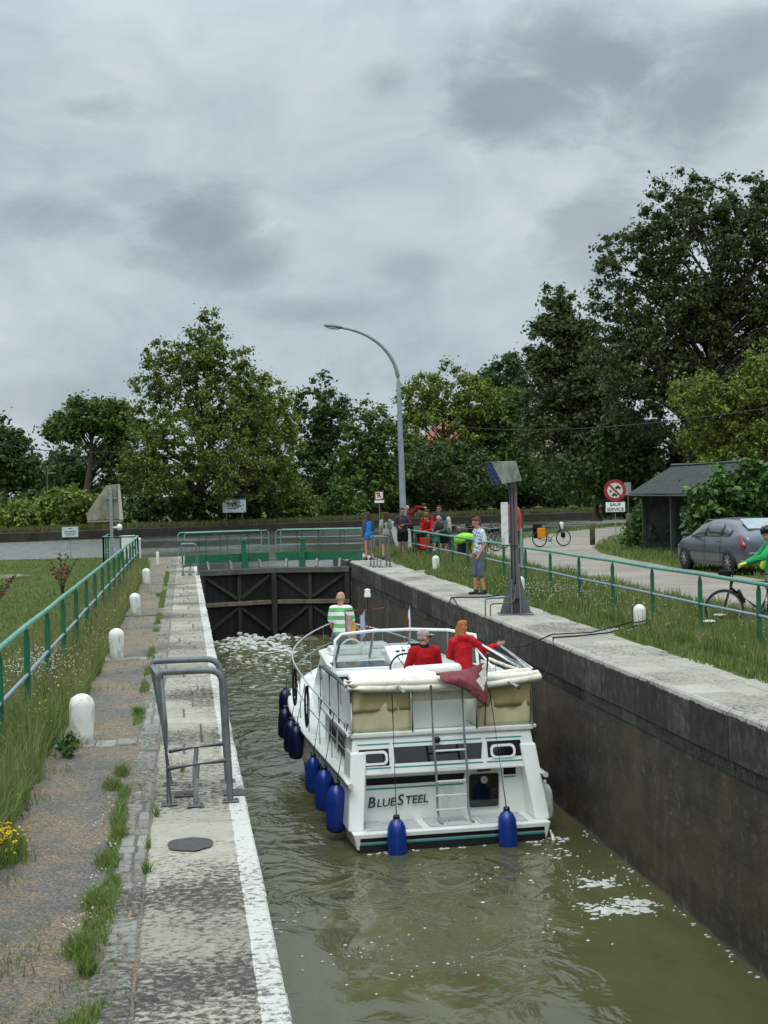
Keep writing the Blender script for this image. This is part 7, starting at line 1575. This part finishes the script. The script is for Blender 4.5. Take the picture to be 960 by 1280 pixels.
for sg_ in (-1, 1):
    for (a0, a1, t0, t1) in ((.1, 1.02, (.12, .92), (.1, .2)), (-.86, .02, (.12, .95), (.12, .95)), (-1.36, -.94, (.14, .62), (.14, .92))):
        m = MB(); v = []; n = 6
        for i in range(n+1):
            y = a0+(a1-a0)*i/n; f = i/n; lo = t0[0]+(t1[0]-t0[0])*f; hi = t0[1]+(t1[1]-t0[1])*f
            if a0 == .1: hi = .92 if y < .45 else .92-(y-.45)/.57*.35
            for t in (lo, (lo+hi)/2, hi): x, z = spt(y, t); v.append((sg_*x, y, z))
        m.add(v, [(3*i+j, 3*i+j+1, 3*i+j+4, 3*i+j+3) for i in range(n) for j in (0, 1)], True); o = m.build('side_window', CGL, car); q = o.modifiers.new('s', 'SOLIDIFY'); q.thickness = .012; q.offset = -1 if sg_ > 0 else 1
    m = MB(); m.tube([(sg_*.897, -1.1, .55), (sg_*.9, 0, .56), (sg_*.893, 1.1, .54)], .022, 6, flat=.6); m.build('rub_strip', TRIM, car)
    m = MB(); x_ = sg_*.896
    for y in (-.9, .06): m.tube([(x_*.99, y, .28), (x_, y-.01, .6), (x_*.975, y-.02, .92)], .006, 4)
    m.tube([(x_*.985, -.9, .28), (x_*.985, 1.05, .28)], .006, 4); m.build('door_seam', BLACK, car)
    for y in (-.72, .26): m = MB(); m.box((sg_*.893, y, .84), (.02, .16, .03)); m.build('door_handle', CARP, car, bevel=.006)
    m = MB(); m.ell((sg_*1.0, .98, 1.0), (.1, .07, .065)); m.box((sg_*.9, .98, .97), (.1, .04, .03)); m.build('wing_mirror', TRIM, car)
    m = MB(); m.cap((sg_*.78, -2.1, .76), (sg_*.76, -1.94, .98), .11, .085, 1, .9); m.build('tail_lamp', TAIL, car)
    m = MB(); m.ell((sg_*.6, 2.06, .64), (.15, .12, .07)); m.build('headlight', M('headlight', '#b9c2c6', .1, coat=.5), car)
    for y in (1.36, -1.36):
        m = MB(); m.lathe([(.36, -.02), (.36, .03)], 28, (sg_*.845, y, .32), rot=Matrix.Rotation(R(90)*sg_, 3, 'Y')); m.build('wheel_arch', BLACK, car)
        m = MB(); m.lathe([(.2, -.1), (.3, -.1), (.32, -.07), (.32, .07), (.3, .1), (.2, .1)], 28, (sg_*.79, y, .32), rot=Matrix.Rotation(R(90)*sg_, 3, 'Y')); wh = m.build('wheel', RUBBER, car)
        m = MB(); Rm = Matrix.Rotation(R(90)*sg_, 3, 'Y'); m.lathe([(.2, .085), (.215, .095), (.2, .1), (.185, .075)], 28, (sg_*.79, y, .32), rot=Rm)
        for k in range(9): a = 2*PI*k/9; c_, s_ = math.cos(a), math.sin(a); m.beam(Vector((sg_*.79, y, .32)) + Rm @ Vector((.03*c_, .03*s_, .1)), Vector((sg_*.79, y, .32)) + Rm @ Vector((.19*c_, .19*s_, .095)), .03, .02)
        m.lathe([(.05, .08), (.05, .11), (0, .115)], 12, (sg_*.79, y, .32), rot=Rm); m.build('rim', ALLOY, wh)
m = MB(); m.add([(-.56, -1.9, 1.17), (.56, -1.9, 1.17), (.5, -1.3, 1.415), (-.5, -1.3, 1.415)], [(0, 1, 2, 3)]); o = m.build('rear_window', M('pale_rear_glass', '#8b989a', .12, spec=.9), car); q = o.modifiers.new('s', 'SOLIDIFY'); q.thickness = .03; q.offset = 1
m = MB(); m.add([(-.62, 1.22, 1.03), (.62, 1.22, 1.03), (.52, .55, 1.40), (-.52, .55, 1.40)], [(0, 1, 2, 3)]); o = m.build('windscreen', CGL, car); q = o.modifiers.new('s', 'SOLIDIFY'); q.thickness = .03; q.offset = -1
m = MB(); m.box((0, -2.26, .5), (1.5, .12, .2)); m.build('rear_bumper', CARP, car, bevel=.05, seg=3)
m = MB(); m.box((0, -2.3, .72), (.5, .03, .11)); m.build('number_plate', WHITE, car)
